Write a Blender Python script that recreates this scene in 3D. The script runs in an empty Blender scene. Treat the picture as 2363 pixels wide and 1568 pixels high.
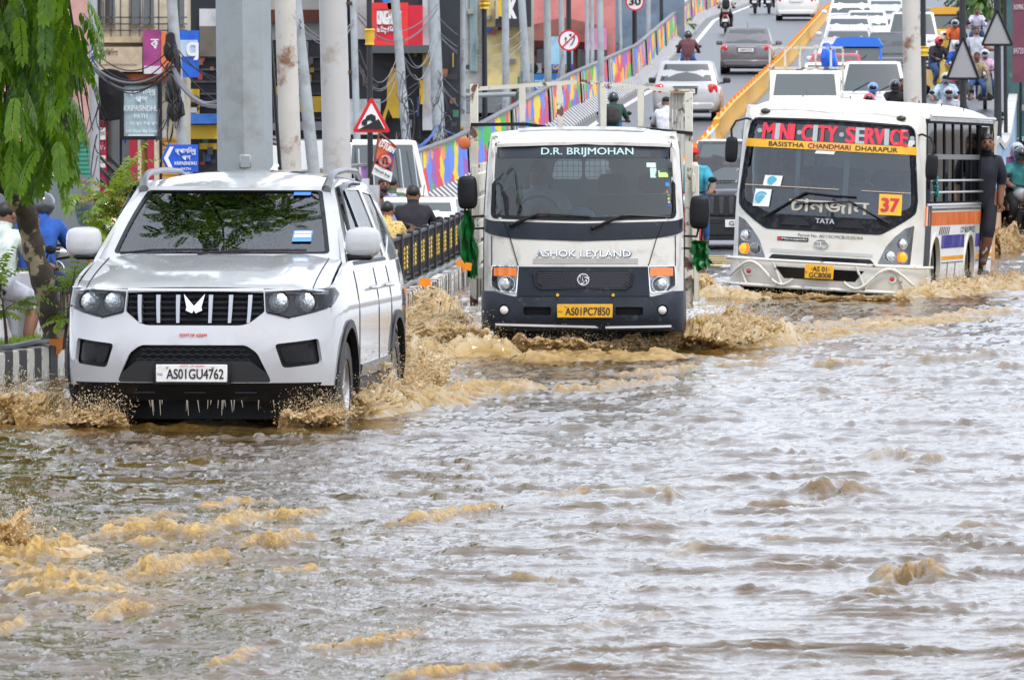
import bpy, bmesh, math, random
import numpy as np
from mathutils import Vector, Matrix, geometry as G2, noise as MN
R = math.radians
sc = bpy.context.scene
COL = sc.collection
rnd = random.Random(7)

# ---------------------------------------------------------------- camera, sky, sun, exposure
F, EYE, HZ = 7600.0, 2.24, 105.0          # focal length in pixels of a 1024 wide picture, eye height above the water, horizon row
cam_d = bpy.data.cameras.new('camera'); cam = bpy.data.objects.new('camera', cam_d); COL.objects.link(cam)
cam.location = (0, 0, EYE); cam.rotation_euler = (R(90), 0, 0)
cam_d.sensor_width = 36.0; cam_d.lens = F/1024*36.0
cam_d.shift_y = -(339.5-HZ)/1024
cam_d.clip_start = 1.0; cam_d.clip_end = 4000
cam_d.dof.use_dof = True; cam_d.dof.focus_distance = 56; cam_d.dof.aperture_fstop = 22
sc.camera = cam
W = bpy.data.worlds.new('World'); sc.world = W; W.use_nodes = True
wn = W.node_tree; wn.nodes.clear()
w_out = wn.nodes.new('ShaderNodeOutputWorld'); w_bg = wn.nodes.new('ShaderNodeBackground')
w_sky = wn.nodes.new('ShaderNodeTexSky'); w_sky.sky_type = 'NISHITA'; w_sky.sun_disc = False
SUN_EL, SUN_AZ = R(58), R(150)            # azimuth clockwise from +Y: high, behind the camera and to the right
w_sky.sun_elevation = SUN_EL; w_sky.sun_rotation = SUN_AZ
w_sky.air_density = 1.0; w_sky.dust_density = 3.0; w_sky.ozone_density = 1.0
w_mix = wn.nodes.new('ShaderNodeMix'); w_mix.data_type = 'RGBA'; w_mix.inputs[0].default_value = 0.72
w_mix.inputs[7].default_value = (8.1, 8.65, 9.8, 1)      # thin even cloud cover over the clear sky
wn.links.new(w_sky.outputs[0], w_mix.inputs[6]); wn.links.new(w_mix.outputs[2], w_bg.inputs[0])
w_bg.inputs[1].default_value = 0.15
wn.links.new(w_bg.outputs[0], w_out.inputs[0])
sun_d = bpy.data.lights.new('sun', 'SUN'); sun_d.energy = 1.5; sun_d.angle = R(12); sun_d.color = (1, .95, .87)
sun = bpy.data.objects.new('sun', sun_d); COL.objects.link(sun)
sdir = Vector((math.sin(SUN_AZ)*math.cos(SUN_EL), math.cos(SUN_AZ)*math.cos(SUN_EL), math.sin(SUN_EL)))
sun.rotation_euler = sdir.to_track_quat('Z', 'Y').to_euler(); sun.location = sdir*60
sc.view_settings.view_transform = 'Standard'; sc.view_settings.look = 'None'
sc.view_settings.exposure = 0.46; sc.view_settings.gamma = 1.0; sc.view_settings.use_curve_mapping = False
sc.cycles.use_denoising = True; sc.cycles.max_bounces = 8; sc.cycles.transparent_max_bounces = 16
sc.cycles.glossy_bounces = 4; sc.cycles.transmission_bounces = 6; sc.cycles.caustics_reflective = False
sc.cycles.sample_clamp_indirect = 6

# ---------------------------------------------------------------- helpers
def at(px, py, d):                         # a pixel of the 1024 wide picture, d metres away, to a point of the place
    return Vector(((px-512)*d/F, d, EYE-(py-HZ)*d/F))
def q(x, y, d):                            # the same from a 2363 wide view of the picture
    return at(x*.43335, y*.43335, d)
def ramp_z(d):                             # height of the flyover carriageway above the water
    t = [(0, -.14), (100, -.14), (106, .015), (134, .08), (150, .42), (170, 1.12), (190, 1.85), (237, 3.2), (330, 6.0), (420, 8.4), (520, 10.2), (700, 11.0)]
    for (a, za), (b, zb) in zip(t, t[1:]):
        if d <= b: return za+(zb-za)*(d-a)/(b-a)
    return t[-1][1]
def clamp(x, a=0., b=1.): return max(a, min(b, x))
def sstep(a, b, x):
    t = clamp((x-a)/(b-a)); return t*t*(3-2*t)
def lerp_tab(tab, x):
    if x <= tab[0][0]: return tab[0][1]
    for (a, va), (b, vb) in zip(tab, tab[1:]):
        if x <= b: return va+(vb-va)*(x-a)/(b-a)
    return tab[-1][1]

_M = {}
def mat(name, col=(.5, .5, .5), rough=.5, metal=0., spec=.5, coat=0., emit=None, es=1., vary=0., vscale=6., bump=0., bscale=40.,
        dirt=None, dscale=3., damt=.5, dlo=.5, dhi=.65, alpha=None, ior=1.5):
    if name in _M: return _M[name]
    m = bpy.data.materials.new(name); m.use_nodes = True
    n = m.node_tree; b = n.nodes['Principled BSDF']
    b.inputs['Base Color'].default_value = (*col, 1); b.inputs['Roughness'].default_value = rough
    b.inputs['Metallic'].default_value = metal; b.inputs['Specular IOR Level'].default_value = spec
    b.inputs['Coat Weight'].default_value = coat; b.inputs['Coat Roughness'].default_value = .06; b.inputs['IOR'].default_value = ior
    if emit: b.inputs['Emission Color'].default_value = (*emit, 1); b.inputs['Emission Strength'].default_value = es
    src = None
    tc = n.nodes.new('ShaderNodeTexCoord')
    if vary:
        nz = n.nodes.new('ShaderNodeTexNoise'); nz.inputs['Scale'].default_value = vscale; nz.inputs['Detail'].default_value = 5
        n.links.new(tc.outputs['Object'], nz.inputs['Vector'])
        mr = n.nodes.new('ShaderNodeMapRange'); mr.inputs[1].default_value = .3; mr.inputs[2].default_value = .7
        mr.inputs[3].default_value = 1-vary; mr.inputs[4].default_value = 1+vary
        n.links.new(nz.outputs[0], mr.inputs[0])
        mx = n.nodes.new('ShaderNodeMix'); mx.data_type = 'RGBA'; mx.blend_type = 'MULTIPLY'; mx.inputs[0].default_value = 1
        mx.inputs[6].default_value = (*col, 1); n.links.new(mr.outputs[0], mx.inputs[7]); src = mx.outputs[2]
    if dirt:
        nz = n.nodes.new('ShaderNodeTexNoise'); nz.inputs['Scale'].default_value = dscale; nz.inputs['Detail'].default_value = 9; nz.inputs['Roughness'].default_value = .65
        n.links.new(tc.outputs['Object'], nz.inputs['Vector'])
        mr = n.nodes.new('ShaderNodeMapRange'); mr.inputs[1].default_value = dlo; mr.inputs[2].default_value = dhi; mr.inputs[4].default_value = damt
        n.links.new(nz.outputs[0], mr.inputs[0])
        mx = n.nodes.new('ShaderNodeMix'); mx.data_type = 'RGBA'; n.links.new(mr.outputs[0], mx.inputs[0])
        if src: n.links.new(src, mx.inputs[6])
        else: mx.inputs[6].default_value = (*col, 1)
        mx.inputs[7].default_value = (*dirt, 1); src = mx.outputs[2]
    if src: n.links.new(src, b.inputs['Base Color'])
    if bump:
        nz = n.nodes.new('ShaderNodeTexNoise'); nz.inputs['Scale'].default_value = bscale; nz.inputs['Detail'].default_value = 4
        n.links.new(tc.outputs['Object'], nz.inputs['Vector'])
        bp = n.nodes.new('ShaderNodeBump'); bp.inputs['Strength'].default_value = bump; bp.inputs['Distance'].default_value = .01
        n.links.new(nz.outputs[0], bp.inputs['Height']); n.links.new(bp.outputs[0], b.inputs['Normal'])
    if alpha is not None: b.inputs['Alpha'].default_value = alpha
    _M[name] = m
    return m
def glass_mat(name, tint=(.55, .62, .6), refl=1.7, rough=.015, drops=0.):
    if name in _M: return _M[name]
    m = bpy.data.materials.new(name); m.use_nodes = True; n = m.node_tree; n.nodes.clear()
    o = n.nodes.new('ShaderNodeOutputMaterial'); t = n.nodes.new('ShaderNodeBsdfTransparent'); g = n.nodes.new('ShaderNodeBsdfGlossy')
    x = n.nodes.new('ShaderNodeMixShader'); fr = n.nodes.new('ShaderNodeFresnel'); fr.inputs[0].default_value = refl
    t.inputs[0].default_value = (*tint, 1); g.inputs['Roughness'].default_value = rough
    n.links.new(fr.outputs[0], x.inputs[0]); n.links.new(t.outputs[0], x.inputs[1]); n.links.new(g.outputs[0], x.inputs[2])
    n.links.new(x.outputs[0], o.inputs[0])
    if drops:
        tc = n.nodes.new('ShaderNodeTexCoord'); v = n.nodes.new('ShaderNodeTexVoronoi'); v.inputs['Scale'].default_value = 55
        n.links.new(tc.outputs['Object'], v.inputs['Vector'])
        mr = n.nodes.new('ShaderNodeMapRange'); mr.inputs[1].default_value = .1; mr.inputs[2].default_value = .32; mr.inputs[3].default_value = 1; mr.inputs[4].default_value = 0
        n.links.new(v.outputs[0], mr.inputs[0])
        bp = n.nodes.new('ShaderNodeBump'); bp.inputs['Strength'].default_value = drops; bp.inputs['Distance'].default_value = .006
        n.links.new(mr.outputs[0], bp.inputs['Height']); n.links.new(bp.outputs[0], g.inputs['Normal'])
    _M[name] = m
    return m

def finish(o, parent=None, label=None, cat=None, group=None, kind=None):
    COL.objects.link(o)
    if parent is not None: o.parent = parent
    return tag(o, label, cat, group, kind)
def tag(o, label=None, cat=None, group=None, kind=None):
    if label: o['label'] = label
    if cat: o['category'] = cat
    if group: o['group'] = group
    if kind: o['kind'] = kind
    return o
def empty(name, loc=(0, 0, 0), rz=0., label=None, cat=None, group=None, rot=None):
    o = bpy.data.objects.new(name, None); o.location = loc; o.rotation_euler = rot or (0, 0, rz); o.empty_display_size = .2
    return finish(o, None, label, cat, group)
class MB:                                   # collects shapes, becomes one mesh object
    def __init__(s): s.v = []; s.f = []; s.m = []; s.cur = 0
    def add(s, vs, fs):
        b = len(s.v); s.v += [tuple(p) for p in vs]; s.f += [tuple(i+b for i in f) for f in fs]; s.m += [s.cur]*len(fs); return s
    def box(s, c, d, bev=0., rot=None):
        hx, hy, hz = d[0]/2, d[1]/2, d[2]/2
        if bev <= 0:
            vs = [Vector((x, y, z)) for x in (-hx, hx) for y in (-hy, hy) for z in (-hz, hz)]
            fs = [(0, 1, 3, 2), (4, 6, 7, 5), (0, 4, 5, 1), (2, 3, 7, 6), (0, 2, 6, 4), (1, 5, 7, 3)]
        else:
            bev = min(bev, hx*.95, hy*.95, hz*.95); vs = []; idx = {}
            for x in (-1, 1):
                for y in (-1, 1):
                    for z in (-1, 1):
                        for a in range(3):
                            p = [x*(hx-bev), y*(hy-bev), z*(hz-bev)]; p[a] = (x*hx, y*hy, z*hz)[a]
                            idx[x, y, z, a] = len(vs); vs.append(Vector(p))
            fs = []
            for a in range(3):
                b_, c_ = (a+1) % 3, (a+2) % 3
                for sg in (-1, 1):
                    k = []
                    for (u, w) in ((-1, -1), (1, -1), (1, 1), (-1, 1)):
                        t = [0, 0, 0]; t[a] = sg; t[b_] = u; t[c_] = w; k.append(idx[t[0], t[1], t[2], a])
                    fs.append(tuple(k if sg > 0 else k[::-1]))
                for u in (-1, 1):
                    for w in (-1, 1):           # edge chamfers along axis a
                        t0 = [0, 0, 0]; t1 = [0, 0, 0]; t0[a] = -1; t1[a] = 1
                        for t in (t0, t1): t[b_] = u; t[c_] = w
                        k = [idx[(*t0, b_)], idx[(*t1, b_)], idx[(*t1, c_)], idx[(*t0, c_)]]
                        fs.append(tuple(k if u*w < 0 else k[::-1]))
            for x in (-1, 1):
                for y in (-1, 1):
                    for z in (-1, 1):
                        k = [idx[x, y, z, a] for a in range(3)]
                        fs.append(tuple(k if x*y*z > 0 else k[::-1]))
        if rot is not None: vs = [rot @ v for v in vs]
        c = Vector(c); return s.add([v+c for v in vs], fs)
    def tube(s, pts, r, n=8, closed=False, caps=True):
        pts = [Vector(p) for p in pts]; k = len(pts); rs = r if isinstance(r, (list, tuple)) else [r]*k
        vs = []; up = None
        for i, p in enumerate(pts):
            if closed: t = pts[(i+1) % k]-pts[i-1]
            else: t = pts[min(i+1, k-1)]-pts[max(i-1, 0)]
            if t.length < 1e-9: t = Vector((0, 0, 1))
            t.normalize()
            if up is None: up = t.orthogonal().normalized()
            up = (up-t*up.dot(t)); up = up.normalized() if up.length > 1e-6 else t.orthogonal().normalized()
            w = t.cross(up)
            for j in range(n):
                a = 2*math.pi*j/n; vs.append(p+(up*math.cos(a)+w*math.sin(a))*rs[i])
        fs = []
        for i in range(k if closed else k-1):
            a, b = i*n, ((i+1) % k)*n
            for j in range(n): fs.append((a+j, a+(j+1) % n, b+(j+1) % n, b+j))
        if caps and not closed: fs += [tuple(range(n))[::-1], tuple(range((k-1)*n, k*n))]
        return s.add(vs, fs)
    def cyl(s, a, b, r, r2=None, n=16): return s.tube([a, b], [r, r if r2 is None else r2], n)
    def lathe(s, prof, c=(0, 0, 0), axis='z', n=20, caps=False):   # prof: (radius, height)
        vs = []; c = Vector(c)
        for (r, h) in prof:
            for j in range(n):
                a = 2*math.pi*j/n; x, y = r*math.cos(a), r*math.sin(a)
                vs.append(c+Vector({'z': (x, y, h), 'y': (x, h, y), 'x': (h, x, y)}[axis]))
        fs = []
        for i in range(len(prof)-1):
            for j in range(n):
                t = (i*n+j, i*n+(j+1) % n, (i+1)*n+(j+1) % n, (i+1)*n+j); fs.append(t if axis != 'y' else t[::-1])
        if caps: fs += [tuple(range(n)), tuple(range((len(prof)-1)*n, len(prof)*n))]
        return s.add(vs, fs)
    def prism(s, poly, h0, h1, axis='y'):     # polygon in the two other axes, extruded from h0 to h1
        def mk(p, h): return {'y': (p[0], h, p[1]), 'z': (p[0], p[1], h), 'x': (h, p[0], p[1])}[axis]
        n = len(poly); vs = [mk(p, h0) for p in poly]+[mk(p, h1) for p in poly]
        tri = G2.tessellate_polygon([[Vector((p[0], p[1], 0)) for p in poly]])
        fs = [tuple(t) for t in tri]+[tuple(i+n for i in t[::-1]) for t in tri]
        fs += [(i, (i+1) % n, (i+1) % n+n, i+n) for i in range(n)]
        return s.add(vs, fs)
    def loft(s, rings, closed=True, caps=True):
        n = len(rings[0]); vs = [p for r in rings for p in r]; fs = []
        for i in range(len(rings)-1):
            for j in range(n if closed else n-1):
                fs.append((i*n+j, i*n+(j+1) % n, (i+1)*n+(j+1) % n, (i+1)*n+j))
        if caps and closed: fs += [tuple(range(n))[::-1], tuple(range((len(rings)-1)*n, len(rings)*n))]
        return s.add(vs, fs)
    def ball(s, c, r, n=8, m=6):
        c = Vector(c); rx, ry, rz = r if isinstance(r, (list, tuple)) else (r, r, r)
        rings = []
        for i in range(m+1):
            t = math.pi*i/m; q_ = max(math.sin(t), .02)
            rings.append([c+Vector((rx*q_*math.cos(2*math.pi*j/n), ry*q_*math.sin(2*math.pi*j/n), -rz*math.cos(t))) for j in range(n)])
        return s.loft(rings)
    def build(s, name, m, parent=None, smooth=40, label=None, cat=None, group=None, kind=None, fix=True, loc=None, rz=0., sub=0):
        me = bpy.data.meshes.new(name); me.from_pydata(s.v, [], s.f); me.update()
        if fix:
            bm = bmesh.new(); bm.from_mesh(me); bmesh.ops.remove_doubles(bm, verts=bm.verts, dist=1e-5)
            bmesh.ops.recalc_face_normals(bm, faces=bm.faces); bm.to_mesh(me); bm.free()
        ms = m if isinstance(m, (list, tuple)) else [m]
        for x in ms: me.materials.append(x)
        if len(ms) > 1 and len(me.polygons) == len(s.m): me.polygons.foreach_set('material_index', s.m)
        if smooth:
            me.shade_smooth(); me.set_sharp_from_angle(angle=R(smooth))
        o = bpy.data.objects.new(name, me)
        if loc is not None: o.location = loc; o.rotation_euler = (0, 0, rz)
        if sub:
            md = o.modifiers.new('s', 'SUBSURF'); md.levels = sub; md.render_levels = sub
        return finish(o, parent, label, cat, group, kind)
def mb(): return MB()
def copy_tree(o, loc=None, rz=None, label=None, parent=None):
    c = o.copy(); COL.objects.link(c)
    if parent is not None: c.parent = parent
    if loc is not None: c.location = loc
    if rz is not None: c.rotation_euler[2] = rz
    if label: c['label'] = label
    for ch in list(o.children): copy_tree(ch, parent=c)
    return c

# --- text as flat polygons, origin at its centre, cap height 1
_T = {}
def text2d(s, bold=.0, spacing=1.0, shear=0.):
    k = (s, bold, spacing, shear)
    if k in _T: return _T[k]
    cu = bpy.data.curves.new('t', 'FONT'); cu.body = s; cu.offset = bold; cu.space_character = spacing; cu.shear = shear; cu.resolution_u = 3
    cu.fill_mode = 'BOTH' if hasattr(cu, 'fill_mode') else cu.fill_mode
    ob = bpy.data.objects.new('t', cu); me = bpy.data.meshes.new_from_object(ob)
    v = np.zeros(len(me.vertices)*3); me.vertices.foreach_get('co', v); v = v.reshape(-1, 3)[:, :2]
    f = [tuple(p.vertices) for p in me.polygons]
    bpy.data.objects.remove(ob); bpy.data.curves.remove(cu); bpy.data.meshes.remove(me)
    if len(v):
        lo, hi = v.min(0), v.max(0); v = (v-(lo+hi)/2); size = hi-lo
    else: size = np.array([1, 1])
    _T[k] = (v, f, size); return _T[k]
def text(name, s, w, h, m, parent, place, bold=.012, spacing=1., shear=0., **kw):
    """text stretched to w x h metres; place(u, v) -> point; bold letters are thickened by shifted copies"""
    v, f, size = text2d(s, 0., spacing, shear); b = mb()
    for k, (du, dv_) in enumerate([(0, 0)] if bold < .007 else [(0, 0), (bold, bold*.5), (-bold, -bold*.5), (bold, -bold*.5), (-bold, bold*.5)]):
        b.add([place(p[0]/size[0]*w+du*1.3*h/.72, (p[1]+dv_)/size[1]*h)+Vector((0, -.0006*k, 0)) for p in v], f)
    return b.build(name, m, parent, smooth=0, fix=False, **kw)
def flat(c, face=-1, tilt=0.):             # a placing function on a vertical plane through c that faces -y (or +y)
    c = Vector(c)
    return lambda u, v: c+Vector((u*(-face), v*math.sin(tilt), v*math.cos(tilt)))

# --- a curved skin: polygon with holes laid on a surface map S(u, v, off)
def pt_in(poly, x, y):
    ins = False; n = len(poly); j = n-1
    for i in range(n):
        xi, yi = poly[i]; xj, yj = poly[j]
        if (yi > y) != (yj > y) and x < (xj-xi)*(y-yi)/(yj-yi+1e-12)+xi: ins = not ins
        j = i
    return ins
def resample(poly, step):
    out = []; n = len(poly)
    for i in range(n):
        a, b = poly[i], poly[(i+1) % n]; L = math.hypot(b[0]-a[0], b[1]-a[1]); k = max(1, int(L/step+.5))
        out += [(a[0]+(b[0]-a[0])*t/k, a[1]+(b[1]-a[1])*t/k) for t in range(k)]
    return out
def rpoly(poly, r=.03, k=4):               # round a polygon's corners
    out = []; n = len(poly); rr = r if isinstance(r, (list, tuple)) else [r]*n
    for i in range(n):
        p0, p1, p2 = Vector(poly[i-1]), Vector(poly[i]), Vector(poly[(i+1) % n])
        a, b = p0-p1, p2-p1; q_ = min(rr[i], a.length*.48, b.length*.48)
        if q_ < 1e-4: out.append(tuple(p1)); continue
        A, B = p1+a.normalized()*q_, p1+b.normalized()*q_
        for j in range(k+1):
            t = j/k; out.append(tuple(A*(1-t)**2+p1*2*t*(1-t)+B*t*t))
    return out
def inset(poly, d):                        # move every edge of a polygon inwards by d
    n = len(poly); A = sum(poly[i][0]*poly[(i+1) % n][1]-poly[(i+1) % n][0]*poly[i][1] for i in range(n)); sg = 1 if A > 0 else -1; out = []
    for i in range(n):
        a, b_, c = Vector(poly[i-1]), Vector(poly[i]), Vector(poly[(i+1) % n]); e1 = (b_-a); e2 = (c-b_)
        if e1.length < 1e-7: e1 = e2
        if e2.length < 1e-7: e2 = e1
        e1.normalize(); e2.normalize(); n1 = Vector((-e1.y, e1.x))*sg; n2 = Vector((-e2.y, e2.x))*sg; m = n1+n2; k = max(.35, 1+n1.dot(n2)); out.append(tuple(b_+m*(d/k)))
    return out
def mirror(poly): return [(-x, y) for x, y in poly][::-1]
def skin(S, outer, holes=(), off=0., thick=.02, res=.08):
    step = res*.6
    cs = [resample(outer, step)]+[resample(h, step) for h in holes]
    vs = []; es = []
    for c in cs:
        b = len(vs); vs += [Vector(p) for p in c]; es += [(b+i, b+(i+1) % len(c)) for i in range(len(c))]
    xs = [p[0] for p in outer]; ys = [p[1] for p in outer]
    nx = int((max(xs)-min(xs))/res)+1; ny = int((max(ys)-min(ys))/res)+1
    allc = [p for c in cs for p in c]; ac = np.array(allc)
    for i in range(nx+1):
        for j in range(ny+1):
            x = min(xs)+(i+.5*(j % 2))*res; y = min(ys)+j*res
            if pt_in(outer, x, y) and not any(pt_in(h, x, y) for h in holes):
                if np.min((ac[:, 0]-x)**2+(ac[:, 1]-y)**2) > (step*.6)**2: vs.append(Vector((x, y)))
    rv, re, rf, *_ = G2.delaunay_2d_cdt(vs, es, [], 0, 1e-6)
    fs = []
    for f in rf:
        cx = sum(rv[i].x for i in f)/len(f); cy = sum(rv[i].y for i in f)/len(f)
        if pt_in(outer, cx, cy) and not any(pt_in(h, cx, cy) for h in holes): fs.append(tuple(f))
    n = len(rv); V = [S(p.x, p.y, off) for p in rv]
    B = mb()
    if thick:
        V += [S(p.x, p.y, off-thick) for p in rv]
        cnt = {}
        for f in fs:
            for i in range(len(f)):
                e = (f[i], f[(i+1) % len(f)]); cnt[e] = 1
        wall = [e for e in cnt if (e[1], e[0]) not in cnt]
        F2 = fs+[tuple(i+n for i in f[::-1]) for f in fs]+[(e[1], e[0], e[0]+n, e[1]+n) for e in wall]
    else: F2 = fs
    used = sorted({i for f in F2 for i in f}); mp = {k: i for i, k in enumerate(used)}
    B.add([V[i] for i in used], [tuple(mp[i] for i in f) for f in F2])
    return B
class Plan:
    """surface wrapped round a plan curve: u = arc length from the middle of the front, v = height; off pushes outwards"""
    def __init__(s, half, lean, fade=None):
        full = [(-x, y) for x, y in half[::-1] if x > 1e-6]+list(half); s.p = [Vector(p) for p in full]
        s.L = [0.]
        for a, b in zip(s.p, s.p[1:]): s.L.append(s.L[-1]+(b-a).length)
        mid = s.L[-1]/2; s.L = [l-mid for l in s.L]; s.lean = lean
    def at(s, u):
        u = clamp(u, s.L[0], s.L[-1])
        for i in range(len(s.L)-1):
            if u <= s.L[i+1]:
                t = (u-s.L[i])/(s.L[i+1]-s.L[i]); d = (s.p[i+1]-s.p[i]).normalized()
                return s.p[i].lerp(s.p[i+1], t), Vector((d.y, -d.x))
        return s.p[-1], Vector((1, 0))
    def __call__(s, u, v, off=0.):
        p, n = s.at(u); p1, n1 = s.at(u-.06); p2, n2 = s.at(u+.06); n = (n1+n2+n).normalized()
        ly, sx = s.lean(v)                     # push back, width factor
        return Vector((p.x*sx+n.x*off, p.y+ly*max(0., -n.y)+n.y*off, v))
# ---------------------------------------------------------------- numpy gradient noise
def perlin(x, y, seed=0):
    rs = np.random.RandomState(seed); perm = rs.permutation(4096).astype(np.int64)
    ang = rs.rand(4096)*2*np.pi; gx, gy = np.cos(ang), np.sin(ang)
    xi = np.floor(x).astype(np.int64); yi = np.floor(y).astype(np.int64); xf = x-xi; yf = y-yi
    def g(ix, iy, dx, dy):
        h = perm[(perm[ix & 4095]+iy) & 4095]; return gx[h]*dx+gy[h]*dy
    u = xf*xf*xf*(xf*(xf*6-15)+10); v = yf*yf*yf*(yf*(yf*6-15)+10)
    a = g(xi, yi, xf, yf); b = g(xi+1, yi, xf-1, yf); c = g(xi, yi+1, xf, yf-1); d = g(xi+1, yi+1, xf-1, yf-1)
    return (a+(b-a)*u)+((c+(d-c)*u)-(a+(b-a)*u))*v
def wps(sx, sy):                            # where a point of the full size picture meets the water
    d = EYE*F/(sy/4-HZ); return ((sx/4-512)*d/F, d)

# ---------------------------------------------------------------- ground and roads
m_ground = mat('ground', (.16, .13, .10), .8, vary=.3, vscale=.4, bump=.3)
b = mb(); b.add([(-900, -120, -.9), (900, -120, -.9), (900, 3000, -.9), (-900, 3000, -.9)], [(0, 1, 2, 3)])
b.build('ground', m_ground, kind='structure', smooth=0)
m_asph = mat('wet_asphalt', (.055, .057, .063), .38, spec=.4, vary=.25, vscale=.7, bump=.12, bscale=60)
m_asph2 = mat('flooded_asphalt', (.06, .055, .05), .5, vary=.3, vscale=.8)
def left_x(d): return lerp_tab([(100, -4.3), (150, -1.05), (200, 2.2), (225, 3.78), (325, 8.0), (400, 13.0), (520, 24), (700, 46)], d)
def med_x(d): return lerp_tab([(120, 1.3), (150, 3.06), (190, 5.5), (237, 8.3), (330, 13.6), (400, 18.6), (520, 29.5), (700, 52)], d)
def right_x(d): return lerp_tab([(100, 6.2), (115, 7.2), (150, 9.7), (200, 13.3), (250, 16.6), (330, 21.8), (400, 27), (520, 38), (700, 60)], d)
def strip(name, fa, fb, fz, d0, d1, step, m, nx=3, **kw):
    b = mb(); ds = list(np.arange(d0, d1+.01, step)); vs = []
    for d in ds:
        for i in range(nx+1): x = fa(d)+(fb(d)-fa(d))*i/nx; vs.append((x, d, fz(d)))
    fs = [(j*(nx+1)+i, j*(nx+1)+i+1, (j+1)*(nx+1)+i+1, (j+1)*(nx+1)+i) for j in range(len(ds)-1) for i in range(nx)]
    b.add(vs, fs); return b.build(name, m, **kw)
# the flooded street: a bed under the water, then the ramp of the flyover
b = mb(); b.add([(-30, -20, -.14), (40, -20, -.14), (40, 101, -.14), (-30, 101, -.14)], [(0, 1, 2, 3)]); b.build('road', m_asph2, kind='structure', smooth=0)
strip('road', lambda d: lerp_tab([(99, -30), (108, -6), (114, left_x(114)-.2)], d) if d < 114 else left_x(d)-.2, lambda d: right_x(d)+.1, ramp_z, 101, 700, 4, m_asph, 6, kind='structure')
m_white = mat('road_paint_white', (.7, .7, .68), .45, vary=.15, vscale=3, dirt=(.2, .2, .2), dscale=2, damt=.5)
strip('edge_line', lambda d: left_x(d)+.55, lambda d: left_x(d)+.72, lambda d: ramp_z(d)+.006, 124, 420, 4, m_white, 1, kind='structure')
m_yel = mat('road_paint_yellow', (.75, .5, .04), .4, vary=.2, vscale=3)
for k in range(5):                          # yellow rumble strips at the foot of the ramp
    strip('rumble_strip', lambda d: .4, lambda d: 3.2, lambda d: ramp_z(d)+.012, 105.5+k*1.3, 105.9+k*1.3, .4, m_yel, 1, kind='structure')

# ---------------------------------------------------------------- flood water
def water_height(X, Y):
    ca, sa = math.cos(R(14)), math.sin(R(14))
    U = X*ca-Y*sa; V = X*sa+Y*ca                    # V runs along the wave crests
    wx = perlin(X*.9, Y*.5, 1)*.35; wy = perlin(X*.9+31, Y*.5, 2)*.6
    h = .020*perlin(U*.75+wx, V*.30+wy, 3)
    turb = np.clip(.55+.9*perlin(X*.35+7, Y*.12, 9)-.16*X*30/Y-.08, .07, 1.1)
    r1 = 1-np.abs(perlin(U*2.1+wx*2, V*.75+wy, 4))*2.0; r2 = 1-np.abs(perlin(U*4.6+wx*2, V*1.7+wy*2, 5))*2.0
    h += (.0025+.010*turb)*(r1-.45)+(.0016+.0055*turb)*(r2-.45)
    h += (.0010+.0055*turb)*perlin(U*10+wx, V*4.2, 6)+(.0006+.0034*turb)*perlin(U*21, V*9.5, 7)+(.0004+.0020*turb)*perlin(X*42, Y*19, 8)
    # short steep wavelets that face the viewer, scattered over calmer water
    s1 = np.clip(1-np.abs(perlin(X*1.5+wx*2+11, Y*3.4+wy*2, 12))*3.6, 0, 1)**1.6*np.clip(perlin(X*1.1+3, Y*1.3, 13)*2.6+.12, 0, 1)
    s2 = np.clip(1-np.abs(perlin(X*3.4+wx*3+5, Y*7.5+wy*3, 14))*3.6, 0, 1)**1.6*np.clip(perlin(X*2.3+9, Y*2.6, 15)*2.6+.15, 0, 1)
    s3 = np.clip(1-np.abs(perlin(X*8+5, Y*15, 16))*3.2, 0, 1)**1.5*np.clip(perlin(X*5+9, Y*5, 17)*2.4+.2, 0, 1)
    h += .034*s1+.019*s2+.0095*s3
    return h, turb
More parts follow.
